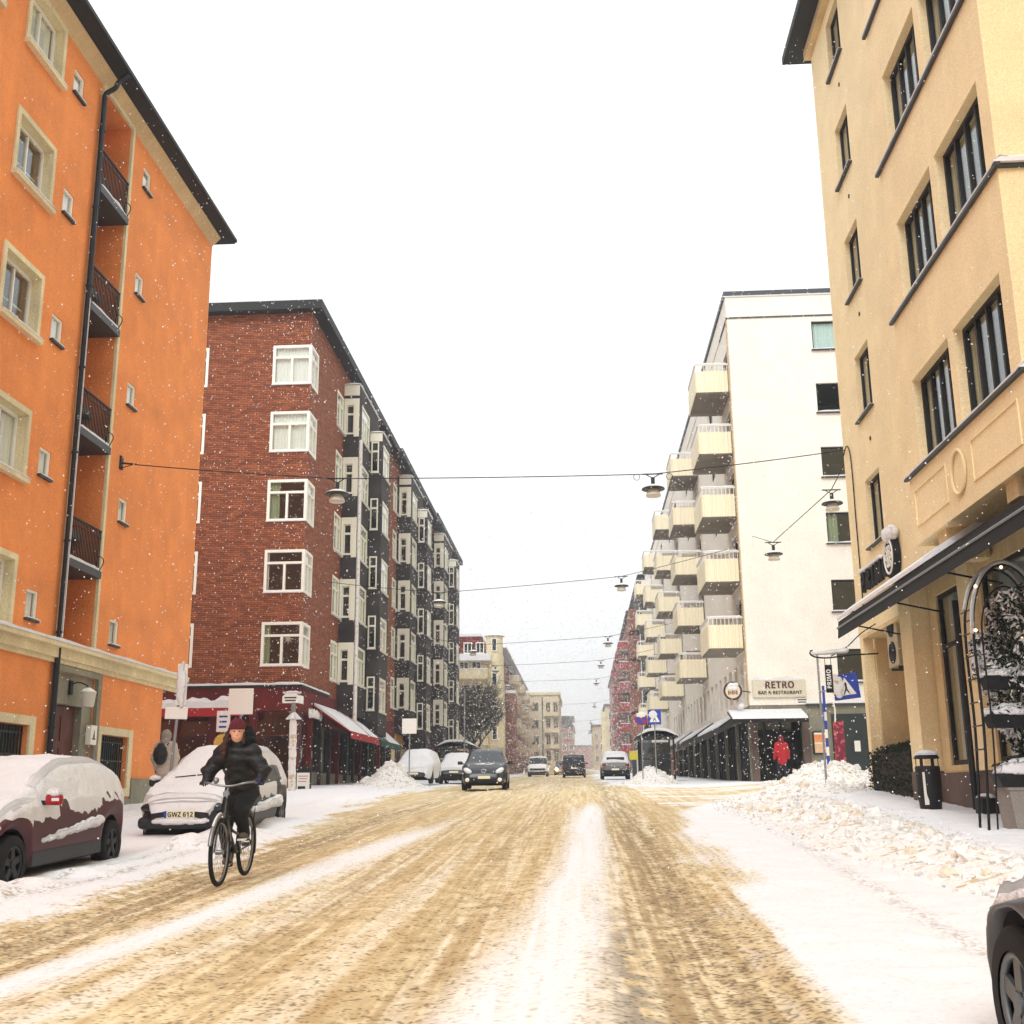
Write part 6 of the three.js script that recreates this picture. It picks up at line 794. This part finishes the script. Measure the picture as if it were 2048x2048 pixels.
// cyclist on her bicycle, local coordinates: riding towards +z
const bikeAt = [-3.98, ground(-3.98, -13.4) + 0.03, -13.4];
{
  const b = thing('bicycle', 'black city bicycle ridden by the cyclist on the sanded road', 'bicycle', bikeAt, null, false); b.rotation.set(0.04, 0.02, 0, 'YXZ');
  const black = paint(0x17171a, 0.4), W = 0.36, fz = 0.54, rz = -0.54;
  for (const z of [fz, rz]) {
    const w = put(b, 'wheel', new THREE.TorusGeometry(W - 0.025, 0.025, 12, 64).rotateY(Math.PI / 2).translate(0, W, z), M.rubber);
    put(w, 'rim', new THREE.TorusGeometry(W - 0.05, 0.011, 8, 56).rotateY(Math.PI / 2).translate(0, W, z), M.steel);
    const sp = []; for (let i = 0; i < 28; i++) { const a = i / 28 * 6.2832, k = a + (i % 4 < 2 ? 0.35 : -0.35), s = i % 2 ? 0.03 : -0.03; sp.push(rod(V3(s, W + 0.025 * Math.sin(k), z + 0.025 * Math.cos(k)), V3(0, W + (W - 0.055) * Math.sin(a), z + (W - 0.055) * Math.cos(a)), 0.0018, 0.0018, 4, true)); }
    put(w, 'spokes', sp, M.steel); put(w, 'hub', new THREE.CylinderGeometry(0.025, 0.025, 0.09, 12).rotateZ(Math.PI / 2).translate(0, W, z), M.steel);
    const arc = []; for (let i = 0; i <= 16; i++) { const a = z > 0 ? lerp(0.25, 2.9, i / 16) : lerp(0.5, 3.5, i / 16); arc.push(V3(0, W + (W + 0.03) * Math.sin(a), z + (W + 0.03) * Math.cos(a))); } const fd = put(b, 'mudguard', tube(arc, 0.024, 40, 6), z > 0 ? M.steel : black); put(fd, 'snow', tube(arc.slice(3, 9).map((p) => p.clone().add(V3(0, 0.02, 0))), 0.016, 20, 6), M.snow);
  }
  const BB = V3(0, 0.3, -0.12), ST = V3(0, 0.8, -0.27), HT = V3(0, 0.92, 0.33), HB = V3(0, 0.72, 0.39);
  put(b, 'frame', [rod(BB, ST, 0.017, 0.016, 10), rod(HB, BB, 0.02, 0.018, 10), tube([V3(0, 0.82, 0.36), V3(0, 0.6, 0.16), V3(0, 0.5, -0.18)], 0.017, 20, 8), rod(HT, HB, 0.022, 0.022, 10), rod(BB, V3(0.06, W, rz), 0.01, 0.009, 8), rod(BB, V3(-0.06, W, rz), 0.01, 0.009, 8), rod(ST, V3(0.06, W, rz), 0.009, 0.008, 8), rod(ST, V3(-0.06, W, rz), 0.009, 0.008, 8)], black);
  put(b, 'fork', [tube([V3(0.03, 0.72, 0.39), V3(0.06, 0.6, 0.43), V3(0.06, W, fz)], 0.012, 14, 8), tube([V3(-0.03, 0.72, 0.39), V3(-0.06, 0.6, 0.43), V3(-0.06, W, fz)], 0.012, 14, 8), bx(-0.06, 0.06, 0.7, 0.735, 0.37, 0.41)], black);
  const hb = put(b, 'handlebar', [rod(HT, V3(0, 1.06, 0.3), 0.014, 0.014, 8), tube([V3(-0.3, 1.1, 0.12), V3(-0.28, 1.1, 0.24), V3(-0.2, 1.09, 0.33), V3(-0.05, 1.06, 0.33), V3(0.05, 1.06, 0.33), V3(0.2, 1.09, 0.33), V3(0.28, 1.1, 0.24), V3(0.3, 1.1, 0.12)], 0.012, 50, 8)], M.steel);
  for (const s of [-1, 1]) { put(hb, 'grip', rod(V3(s * 0.303, 1.1, 0.08), V3(s * 0.292, 1.1, 0.2), 0.018, 0.018, 10), M.rubber); put(hb, 'brake_lever', rod(V3(s * 0.285, 1.085, 0.24), V3(s * 0.36, 1.08, 0.14), 0.006, 0.005, 6), M.steel); }
  put(hb, 'bell', new THREE.SphereGeometry(0.035, 12, 8).translate(-0.13, 1.12, 0.33), M.steel);
  put(b, 'front_lamp', [new THREE.CylinderGeometry(0.035, 0.03, 0.07, 14).rotateX(Math.PI / 2).translate(0.02, 0.98, 0.42)], M.steel);
  put(b, 'saddle', netMesh(blend([ell(0, 0.94, -0.36, 0.1, 0.045, 0.1), cone(0, 0.95, -0.32, 0.04, 0, 0.95, -0.14, 0.022)], 0.06), [-0.15, 0.86, -0.5], [0.15, 1.02, -0.08], 0.012), M.black); put(b, 'seat_post', rod(ST, V3(0, 0.92, -0.31), 0.013, 0.013, 8), M.steel);
  put(b, 'crank', [new THREE.TorusGeometry(0.085, 0.008, 6, 28).rotateY(Math.PI / 2).translate(-0.05, 0.3, -0.12), rod(V3(0.06, 0.3, -0.12), V3(0.06, 0.45, -0.02), 0.011, 0.009, 6), rod(V3(-0.06, 0.3, -0.12), V3(-0.06, 0.15, -0.22), 0.011, 0.009, 6)], M.steel);
  put(b, 'pedal', bx(0.075, 0.17, 0.44, 0.465, -0.06, 0.03), M.black); put(b, 'pedal', bx(-0.17, -0.075, 0.135, 0.16, -0.26, -0.17), M.black);
  put(b, 'chain_guard', bx(-0.075, -0.065, 0.27, 0.37, -0.52, -0.06), black);
  put(b, 'rear_rack', [rod(V3(-0.06, 0.8, -0.35), V3(-0.06, 0.8, -0.8), 0.007, 0.007, 6), rod(V3(0.06, 0.8, -0.35), V3(0.06, 0.8, -0.8), 0.007, 0.007, 6), bx(-0.06, 0.06, 0.795, 0.805, -0.8, -0.78), rod(V3(0.06, 0.8, -0.7), V3(0.06, W, rz), 0.006, 0.006, 6), rod(V3(-0.06, 0.8, -0.7), V3(-0.06, W, rz), 0.006, 0.006, 6)], M.iron);

  const p = thing('person', 'cyclist in black puffy jacket and burgundy knit hat riding towards us', 'person', bikeAt, null, false); p.rotation.copy(b.rotation);
  const look = [0.1, 0.22], hc = [0.01, 1.66, 0.04];
  const neck = C([0, 1.5, -0.04], 0.06, [0, 1.6, 0.0], 0.055), arms = (r) => [-1, 1].flatMap((s) => [C([s * 0.17, 1.44, -0.04], 0.075 + r, [s * 0.31, 1.22, -0.0], 0.06 + r), C([s * 0.31, 1.22, 0.0], 0.058 + r, [s * 0.302, 1.12, 0.1], 0.038 + r)]);
  const torso = (r) => [C([0, 1.0, -0.3], 0.155 + r, [0, 1.2, -0.2], 0.15 + r), C([0, 1.2, -0.2], 0.15 + r, [0, 1.4, -0.08], 0.145 + r), C([-0.13, 1.42, -0.06], 0.085 + r, [0.13, 1.42, -0.06], 0.085 + r)];
  const legs = (r) => [[1, [0.1, 0.76, 0.13], [0.12, 0.52, -0.03]], [-1, [-0.1, 0.6, 0.04], [-0.12, 0.24, -0.24]]].flatMap(([s, k, a]) => [C([s * 0.09, 0.97, -0.3], 0.105 + r, k, 0.072 + r), C(k, 0.068 + r, a, 0.046 + r)]);
  const bodyF = blend([...torso(-0.02), ...arms(-0.016), ...legs(-0.016), neck], 0.06);
  const bg = netMesh(bodyF, [-0.45, 0.1, -0.55], [0.45, 1.66, 0.3], 0.02);
  const body = put(p, 'body', [bg, head(hc, look)], M.skin);
  const puffer = flat(0x050508, 0.6);
  const jf = blend([...torso(0.02), ...arms(0.018), C([0, 0.92, -0.3], 0.17, [0, 1.1, -0.26], 0.17)], 0.07);
  put(p, 'jacket', netMesh((x, y, z) => Math.max(wrinkle(jf, 0.03, 14)(x, y, z) + 0.008 * Math.sin(y * 55), 0.9 - y), [-0.5, 0.86, -0.6], [0.5, 1.6, 0.25], 0.014), puffer);
  put(p, 'hood', netMesh(wrinkle((x, y, z) => Math.max(blend([ell(0.05, 1.55, -0.1, 0.15, 0.13, 0.13), ell(0.11, 1.62, -0.06, 0.08, 0.12, 0.1)], 0.05)(x, y, z), -ell(0, 1.64, 0.1, 0.1, 0.17, 0.16)(x, y, z)), 0.04, 25), [-0.2, 1.38, -0.3], [0.28, 1.8, 0.12], 0.014), flat(0x07070b, 0.95));
  put(p, 'collar', netMesh(wrinkle(C([0, 1.48, -0.03], 0.1, [0, 1.55, -0.0], 0.085), 0.02, 20), [-0.15, 1.35, -0.18], [0.15, 1.68, 0.14], 0.012), puffer);
  put(p, 'trousers', netMesh(wrinkle(blend([...legs(0.012), C([0, 0.95, -0.3], 0.14, [0, 1.0, -0.3], 0.15)], 0.05), 0.018, 12), [-0.3, 0.16, -0.52], [0.3, 1.18, 0.26], 0.014), flat(0x050506, 0.9));
  for (const [a, y, z] of [[0.12, 0.5, 0.0], [-0.12, 0.2, -0.2]]) { const sh = put(p, 'shoe', netMesh(blend([ell(a, y, z + 0.02, 0.045, 0.04, 0.13), ell(a, y + 0.04, z - 0.05, 0.042, 0.07, 0.06)], 0.04), [a - 0.08, y - 0.08, z - 0.17], [a + 0.08, y + 0.14, z + 0.2], 0.01), flat(0x5a5248, 0.8)); put(sh, 'sole', bx(a - 0.042, a + 0.042, y - 0.05, y - 0.03, z - 0.1, z + 0.14), M.whitePaint); }
  put(p, 'glove', hand([-0.302, 1.12, 0.1], [0.02, -0.05, 1], [0.0, -1, 0.1], 1, 1.0), M.black); put(p, 'glove', hand([0.302, 1.12, 0.1], [-0.02, -0.05, 1], [0.0, -1, 0.1], -1, 1.0), flat(0x241c48, 0.8), 'dark purple glove');
  const knit = new THREE.MeshStandardMaterial({ map: tex(64, 64, (u, v, i, j) => { const k = 0.65 + 0.5 * hash2(i, j) + 0.2 * Math.sin(v * 100); return [cl(98 * k), cl(30 * k), cl(44 * k)]; }), roughness: 1 }); knit.userData.metre = true; knit.map.repeat.set(6, 6);
  put(p, 'knit_hat', spot(netMesh((x, y, z) => Math.max(ell(0, 0.035, -0.01, 0.098, 0.125, 0.115)(x, y, z) + 0.004 * Math.sin(Math.atan2(x, z) * 26), 0.035 - y - 0.1 * Math.min(0, z)), [-0.13, 0.0, -0.15], [0.13, 0.2, 0.15], 0.008), hc, look), knit);
  put(p, 'hair', netMesh(wrinkle(blend([C([-0.08, 1.68, 0.03], 0.03, [-0.13, 1.5, 0.08], 0.04), C([-0.13, 1.5, 0.08], 0.04, [-0.12, 1.36, 0.12], 0.02), C([0.075, 1.66, 0.02], 0.022, [0.09, 1.54, 0.05], 0.026)], 0.02), 0.03, 30), [-0.24, 1.28, -0.05], [0.2, 1.78, 0.2], 0.01), flat(0x3a1a10, 0.75));
  for (const s of [-1, 1]) put(body, 'eye', spot(new THREE.SphereGeometry(0.009, 10, 8).scale(1.2, 0.6, 1).translate(s * 0.03, 0.012, 0.081), hc, look), M.black); put(body, 'mouth', spot(new THREE.SphereGeometry(0.02, 12, 8).scale(1.1, 0.3, 0.3).translate(0, -0.056, 0.087), hc, look), flat(0x9a3a34, 0.6));
}
function walker(label, pos, turn, o) {
  const p = thing('person', label, 'person', pos, null, false); p.rotation.y = turn; const s = o.scale || 1; p.scale.setScalar(s);
  const legs = (r) => [[1, [0.1, 0.5, 0.1], [0.1, 0.1, 0.05]], [-1, [-0.1, 0.5, 0.02], [-0.1, 0.12, -0.2]]].flatMap(([q, k, a]) => [C([q * 0.09, 0.92, 0], 0.1 + r, k, 0.07 + r), C(k, 0.066 + r, a, 0.045 + r)]), arms = (r) => [-1, 1].flatMap((q) => [C([q * 0.19, 1.42, 0], 0.07 + r, [q * 0.26, 1.14, -0.03 * q], 0.055 + r), C([q * 0.26, 1.14, -0.03 * q], 0.053 + r, [q * 0.27, 0.9, 0.06 * q + 0.03], 0.036 + r)]), torso = (r) => [C([0, 0.92, 0], 0.15 + r, [0, 1.15, 0], 0.145 + r), C([0, 1.15, 0], 0.145 + r, [0, 1.36, 0], 0.15 + r), C([-0.13, 1.42, 0], 0.08 + r, [0.13, 1.42, 0], 0.08 + r)];
  const hc = [0, 1.64, 0.02];
  const body = put(p, 'body', [netMesh(blend([...torso(-0.02), ...arms(-0.014), ...legs(-0.014), C([0, 1.46, 0], 0.06, [0, 1.56, 0.01], 0.055)], 0.05), [-0.42, 0.02, -0.4], [0.42, 1.64, 0.3], 0.022), head(hc, [0.1, 0])], M.skin);
  for (const q of [-1, 1]) { put(p, 'hand', hand([q * 0.27, 0.9, 0.06 * q + 0.03], [0, -1, 0.1], [-q, 0, 0.1], q, 0.45), o.hand || M.black); put(p, 'shoe', netMesh(blend([ell(q * 0.1, 0.05, q > 0 ? 0.1 : -0.14, 0.048, 0.045, 0.13), ell(q * 0.1, 0.12, q > 0 ? 0.04 : -0.2, 0.045, 0.08, 0.055)], 0.04), [q * 0.1 - 0.09, -0.02, -0.36], [q * 0.1 + 0.09, 0.26, 0.3], 0.014), M.black); }
  put(p, 'coat', netMesh(wrinkle(blend([...torso(0.03), ...arms(0.02), C([0, o.hem, 0], 0.19, [0, 1.0, 0], 0.17)], 0.06), 0.03, 11), [-0.5, o.hem - 0.25, -0.4], [0.5, 1.62, 0.4], 0.018), o.coat);
  put(p, 'trousers', netMesh(wrinkle(blend([...legs(0.014)], 0.05), 0.02, 11), [-0.3, 0.02, -0.4], [0.3, 1.1, 0.32], 0.018), o.trousers);
  put(p, 'hood', netMesh(wrinkle((x, y, z) => Math.max(blend([ell(0, 1.66, -0.01, 0.115, 0.145, 0.125), ell(0, 1.5, -0.03, 0.13, 0.08, 0.12)], 0.06)(x, y, z), -ell(0, 1.63, 0.14, 0.075, 0.12, 0.1)(x, y, z)), 0.02, 18), [-0.2, 1.36, -0.22], [0.2, 1.86, 0.18], 0.014), o.hood);
  if (o.pack) { const bp = put(p, 'backpack', netMesh(wrinkle(ell(0, 1.22, -0.24, 0.17, 0.25, 0.12), 0.03, 12), [-0.24, 0.9, -0.42], [0.24, 1.52, -0.06], 0.018), M.black); put(bp, 'strap', [tube([V3(-0.12, 1.44, -0.16), V3(-0.13, 1.5, 0), V3(-0.13, 1.35, 0.17), V3(-0.14, 1.05, 0.1)], 0.016, 16, 6), tube([V3(0.12, 1.44, -0.16), V3(0.13, 1.5, 0), V3(0.13, 1.35, 0.17), V3(0.14, 1.05, 0.1)], 0.016, 16, 6)], M.black); }
  return p;
}
walker('pedestrian in a light coat with a black backpack walking behind the snowed-over car', [-9.75, ground(-9.75, -27), -27], Math.PI - 0.15, { hem: 0.86, coat: flat(0xb9aa9c, 0.9), trousers: flat(0xb5a88c, 0.9), hood: flat(0x8f877e, 0.9), pack: true });
walker('pedestrian in a red hooded coat seen from behind by the restaurant', [8.3, ground(8.3, -49) + 0.02, -49], Math.PI + 0.2, { hem: 0.8, scale: 1.04, coat: flat(0xb01420, 0.8), trousers: flat(0x171b26, 0.9), hood: flat(0x6e1c24, 0.85) });
// ---------- along the yellow house ----------
function leafCloud(inside, n, lo, hi, size, seed) {      // many small leaf faces through a volume
  const rg = rngOf(seed), pos = [], nor = [], uv = []; let k = 0;
  for (let q = 0; q < n * 20 && k < n; q++) {
    const x = lerp(lo[0], hi[0], rg()), y = lerp(lo[1], hi[1], rg()), z = lerp(lo[2], hi[2], rg()); if (!inside(x, y, z, rg)) continue; k++;
    const a = V3(rg() - 0.5, rg() - 0.5, rg() - 0.5).normalize(), b = new THREE.Vector3().crossVectors(a, V3(rg() - 0.5, rg() - 0.5, rg() - 0.5)).normalize(), c = new THREE.Vector3().crossVectors(a, b), s = size * (0.6 + 0.8 * rg());
    const P = [[-s, 0], [0, -s * 0.4], [s, 0], [0, s * 0.4]].map(([u, v]) => V3(x, y, z).addScaledVector(a, u).addScaledVector(b, v)); for (const i of [0, 1, 2, 0, 2, 3]) { pos.push(P[i].x, P[i].y, P[i].z); nor.push(c.x, c.y, c.z); uv.push(0, 0); }
  }
  const g = new THREE.BufferGeometry(); g.setAttribute('position', new THREE.Float32BufferAttribute(pos, 3)); g.setAttribute('normal', new THREE.Float32BufferAttribute(nor, 3)); g.setAttribute('uv', new THREE.Float32BufferAttribute(uv, 2)); return g;
}
const leafDark = flat(0x1c2a1c, 0.9), twig = flat(0x35281e, 0.9);
{
  const h = thing('hedge', 'dark clipped hedge in the niche of the yellow house', 'hedge', [7.9, 1.5, -29.6]);
  put(h, 'foliage', leafCloud((x, y, z) => { const t = Math.max(Math.abs((x - 8.0) / 0.55), Math.abs((z + 29.2) / 1.9)); return t < 1 && y < 2.62 + 0.1 * (fbm(x * 5, z * 5, 2) - 0.5) - 0.2 * t ** 6 && (t > 0.75 || y > 2.3); }, 5200, [7.4, 1.4, -31.2], [8.6, 2.7, -27.2], 0.05, 31), leafDark);
  put(h, 'branches', bx(7.55, 8.45, 1.3, 2.4, -31.0, -27.4), twig);
  const b = thing('litter_bin', 'black litter bin with snow on its rounded lid by the yellow house', 'bin', [6.82, 1.02, -23.6]), y = ground(6.82, -23.6) - 0.02;
  put(b, 'body', [new THREE.LatheGeometry([[0.16, 0], [0.2, 0.02], [0.23, 0.3], [0.235, 0.82], [0.215, 0.84], [0, 0.84]].map(([p, q]) => new THREE.Vector2(p, q)), 24).translate(6.82, y, -23.6)], M.black);
  put(b, 'slot_ring', [0, 1, 2, 3, 4, 5].map((i) => bx(-0.02, 0.02, 0.84, 0.99, 0.2, 0.215).rotateY(i * 1.047 + 0.3).translate(6.82, y, -23.6)), M.black); put(b, 'lid', new THREE.LatheGeometry([[0.24, 0.98], [0.245, 1.0], [0.18, 1.07], [0, 1.1]].map(([p, q]) => new THREE.Vector2(p, q)), 24).translate(6.82, y, -23.6), M.black); put(b, 'snow', new THREE.SphereGeometry(0.24, 20, 8, 0, 6.283, 0, 1.5).scale(1, 0.45, 1).translate(6.82, y + 1.04, -23.6), M.snow); put(b, 'label_strip', bx(6.66, 6.74, y + 0.1, y + 0.72, -23.42, -23.4), M.whitePaint);
  // air conditioner in the niche
  const a = thing('air_conditioner', 'two-fan air conditioner box hung in the niche above the hedge', 'air conditioner', [8.1, 5.1, -29]); put(a, 'case', new RoundedBoxGeometry(0.72, 1.35, 0.95, 2, 0.03).translate(8.14, 5.15, -28.9), flat(0xb9a98a, 0.7));
  for (const v of [4.82, 5.48]) { const f = put(a, 'fan', new THREE.CylinderGeometry(0.27, 0.27, 0.03, 28).rotateZ(Math.PI / 2).translate(7.77, v, -28.9), M.black); put(f, 'guard', [0.08, 0.16, 0.24].map((r) => new THREE.TorusGeometry(r, 0.008, 5, 24).rotateY(Math.PI / 2).translate(7.75, v, -28.9)), M.zinc); } put(a, 'bracket', [bx(7.8, 8.95, 4.4, 4.46, -29.25, -29.2), bx(7.8, 8.95, 4.4, 4.46, -28.6, -28.55)], M.zinc); put(a, 'hose', tube([V3(8.0, 4.48, -28.45), V3(8.0, 4.3, -28.3), V3(8.3, 4.2, -28.2), V3(8.8, 4.25, -28.2)], 0.02, 16, 6), M.black);
  // garden arch with climbing evergreen and planters
  const g = thing('garden_arch', 'snowy metal garden arch with small lights against the yellow house', 'garden arch', [6.7, 0.8, -18.7]); const y0 = ground(6.4, -18.7) - 0.03;
  const hoop = (z, w, top, cx = 6.78) => { const pts = [V3(cx - w - 0.08, y0, z), V3(cx - w, y0 + 1.5, z), V3(cx - w, y0 + 3.0, z)]; for (let i = 1; i < 8; i++) { const t = Math.PI - Math.PI * i / 8; pts.push(V3(cx + w * Math.cos(t), y0 + 3.0 + (top - 3.0) * Math.sin(t), z)); } pts.push(V3(cx + w, y0 + 3.0, z), V3(cx + w + 0.05, y0 + 1.5, z), V3(cx + w + 0.08, y0, z)); return pts; };
  const h1 = put(g, 'hoop', tube(hoop(-18.4, 0.55, 4.1), 0.022, 60, 6), M.iron), h2 = put(g, 'hoop', tube(hoop(-18.8, 0.55, 4.1), 0.022, 60, 6), M.iron), h3 = put(g, 'hoop', tube(hoop(-18.4, 0.42, 3.75), 0.014, 60, 6), M.iron);
  for (let k = 0; k < 9; k++) put(g, 'rung', rod(V3(6.2, y0 + 0.5 + k * 0.36, -18.4), V3(6.2, y0 + 0.5 + k * 0.36, -18.8), 0.012, 0.012, 6), M.iron); for (let k = 0; k < 6; k++) { const t = Math.PI * (0.08 + k * 0.17); put(g, 'rung', rod(V3(6.78 + 0.55 * Math.cos(t), y0 + 3.0 + 1.1 * Math.sin(t), -18.4), V3(6.78 + 0.55 * Math.cos(t), y0 + 3.0 + 1.1 * Math.sin(t), -18.8), 0.012, 0.012, 6), M.iron); }
  put(g, 'snow', [tube(hoop(-18.4, 0.57, 4.15).slice(2, 11), 0.032, 40, 6), tube(hoop(-18.8, 0.57, 4.15).slice(3, 10), 0.03, 40, 6)], M.snow);
  [[6.32, 3.75], [6.75, 4.05], [6.25, 3.05], [6.95, 2.9], [7.1, 3.7]].forEach(([x, v]) => put(g, 'lamp_bulb', new THREE.SphereGeometry(0.025, 10, 8).translate(x, y0 + v, -18.35), M.glow));
  const e = thing('evergreen_climber', 'snow-dusted evergreen shrub growing inside the garden arch', 'shrub', [7.0, 1.2, -19]); const clump = (x, y, z) => fbm(x * 3 + 7, y * 3 + z * 2, 3);
  put(e, 'foliage', leafCloud((x, y, z) => { const w = pw([[1.3, 0.15], [1.9, 0.35], [2.4, 0.62], [3.0, 0.6], [3.4, 0.3], [3.7, 0.1]], y - y0 + 0.0) * 1.1; return Math.hypot((x - 7.05) / w, (z + 19) / 0.75) < 1 && clump(x, y, z) > 0.46; }, 3600, [6.2, 1.8, -19.9], [7.66, 4.7, -18.1], 0.045, 5), leafDark);
  put(e, 'snow', leafCloud((x, y, z) => { const w = pw([[1.3, 0.15], [1.9, 0.35], [2.4, 0.6], [3.0, 0.6], [3.4, 0.3]], y - y0) * 1.12; const r = Math.hypot((x - 7.05) / w, (z + 19) / 0.75); return r < 1.03 && r > 0.65 && clump(x, y, z) > 0.5; }, 2400, [6.2, 2.2, -19.9], [7.66, 4.6, -18.1], 0.05, 6), M.snow);
  put(e, 'stem', tube([V3(7.1, y0 + 0.3, -19), V3(7.0, y0 + 1.4, -19.05), V3(7.1, y0 + 2.6, -19)], 0.03, 16, 6), twig);
  for (const [i, [yy, z]] of [[2.35, -18.6], [1.75, -18.6], [0.85, -18.55]].entries()) {
    const pl = thing('planter', ['upper hanging planter box heaped with snow on the garden arch', 'middle planter box heaped with snow on the garden arch', 'large lower planter heaped with snow beside the garden arch'][i], 'planter', [6.9, y0 + yy, z]);
    put(pl, 'box', slab([[6.42, y0 + yy - 0.2], [7.4, y0 + yy - 0.2], [7.46, y0 + yy], [6.34, y0 + yy]], [], 0.34).translate(0, 0, z - 0.17), i < 2 ? M.awningBlack : M.black); put(pl, 'snow', netMesh((x, y, q) => Math.max(ell(6.9, y0 + yy, z, 0.58, 0.14 + 0.05 * i, 0.2)(x, y, q) + 0.07 * (fbm(x * 6, q * 6 + i, 3) - 0.5), y0 + yy - 0.02 - y), [6.2, y0 + yy - 0.1, z - 0.3], [7.6, y0 + yy + 0.3, z + 0.3], 0.025), M.snow);
    put(pl, 'twigs', leafCloud((x, y, q, r) => true, 260, [6.4, y0 + yy - 0.1, z - 0.18], [7.4, y0 + yy + 0.2, z + 0.2], 0.04, 40 + i), leafDark);
  }
  const tub = thing('stone_tub', 'square brown stone tub under the lowest planter', 'planter', [6.95, y0, -18.6]); put(tub, 'body', slab([[6.55, y0 - 0.1], [7.35, y0 - 0.1], [7.42, y0 + 0.6], [6.48, y0 + 0.6]], [], 0.6).translate(0, 0, -18.9), M.concrete); put(tub, 'rim', bx(6.46, 7.44, y0 + 0.601, y0 + 0.64, -18.92, -18.28), M.concrete);
  const bb = thing('black_box', 'small black box with snow on it against the shop plinth', 'box', [7.3, 0.95, -22.4]); put(bb, 'case', new RoundedBoxGeometry(0.3, 0.3, 0.4, 2, 0.02).translate(7.42, ground(7.42, -22.2) + 0.12, -22.2), M.black); put(bb, 'snow', new THREE.SphereGeometry(0.17, 14, 8, 0, 6.283, 0, 1.5).scale(1, 0.5, 1.25).translate(7.42, ground(7.42, -22.2) + 0.27, -22.2), M.snow);
}
// ---------- falling snow ----------
{
  const rg = rngOf(99), N = 11000, NF = 130000, im = new THREE.InstancedMesh(new THREE.IcosahedronGeometry(1, 0), flat(0xf6f6f6, 0.9), N + NF), m = new THREE.Matrix4(), q = new THREE.Quaternion();
  for (let i = 0; i < N; i++) { const d = 3 + 44 * Math.sqrt(rg()), x = (rg() * 1.15 - 0.62) * d * 0.98, y = 0.4 + G(d) + rg() * Math.min(26, d * 0.72); const s = 0.003 + 0.006 * rg() ** 3 + d * 0.00024 * (0.4 + rg()), S = Math.min(s, d * 0.00062); m.compose(V3(Math.max(-11.2, Math.min(6.4, x)), y, -d), q.setFromAxisAngle(V3(rg(), rg(), rg()).normalize(), rg() * 6), V3(S, S * (1 + rg() * 0.8), S)); im.setMatrixAt(i, m); }
  for (let i = 0; i < NF; i++) { const d = 55 + 330 * rg(), x = -12 + 19 * rg(), y = G(d) + 0.3 + rg() * 22, s = 0.014 + 0.014 * rg(); m.compose(V3(x, y, -d), q, V3(s, s * 1.3, s)); im.setMatrixAt(N + i, m); }
  im.name = 'falling_snow'; tag(im, 'snowflakes falling over the whole street', 'snow', null, 'stuff'); scene.add(im);
}
scene.traverse((o) => { if (o.isMesh) { o.castShadow = true; o.receiveShadow = true; } });
renderer.render(scene, camera);
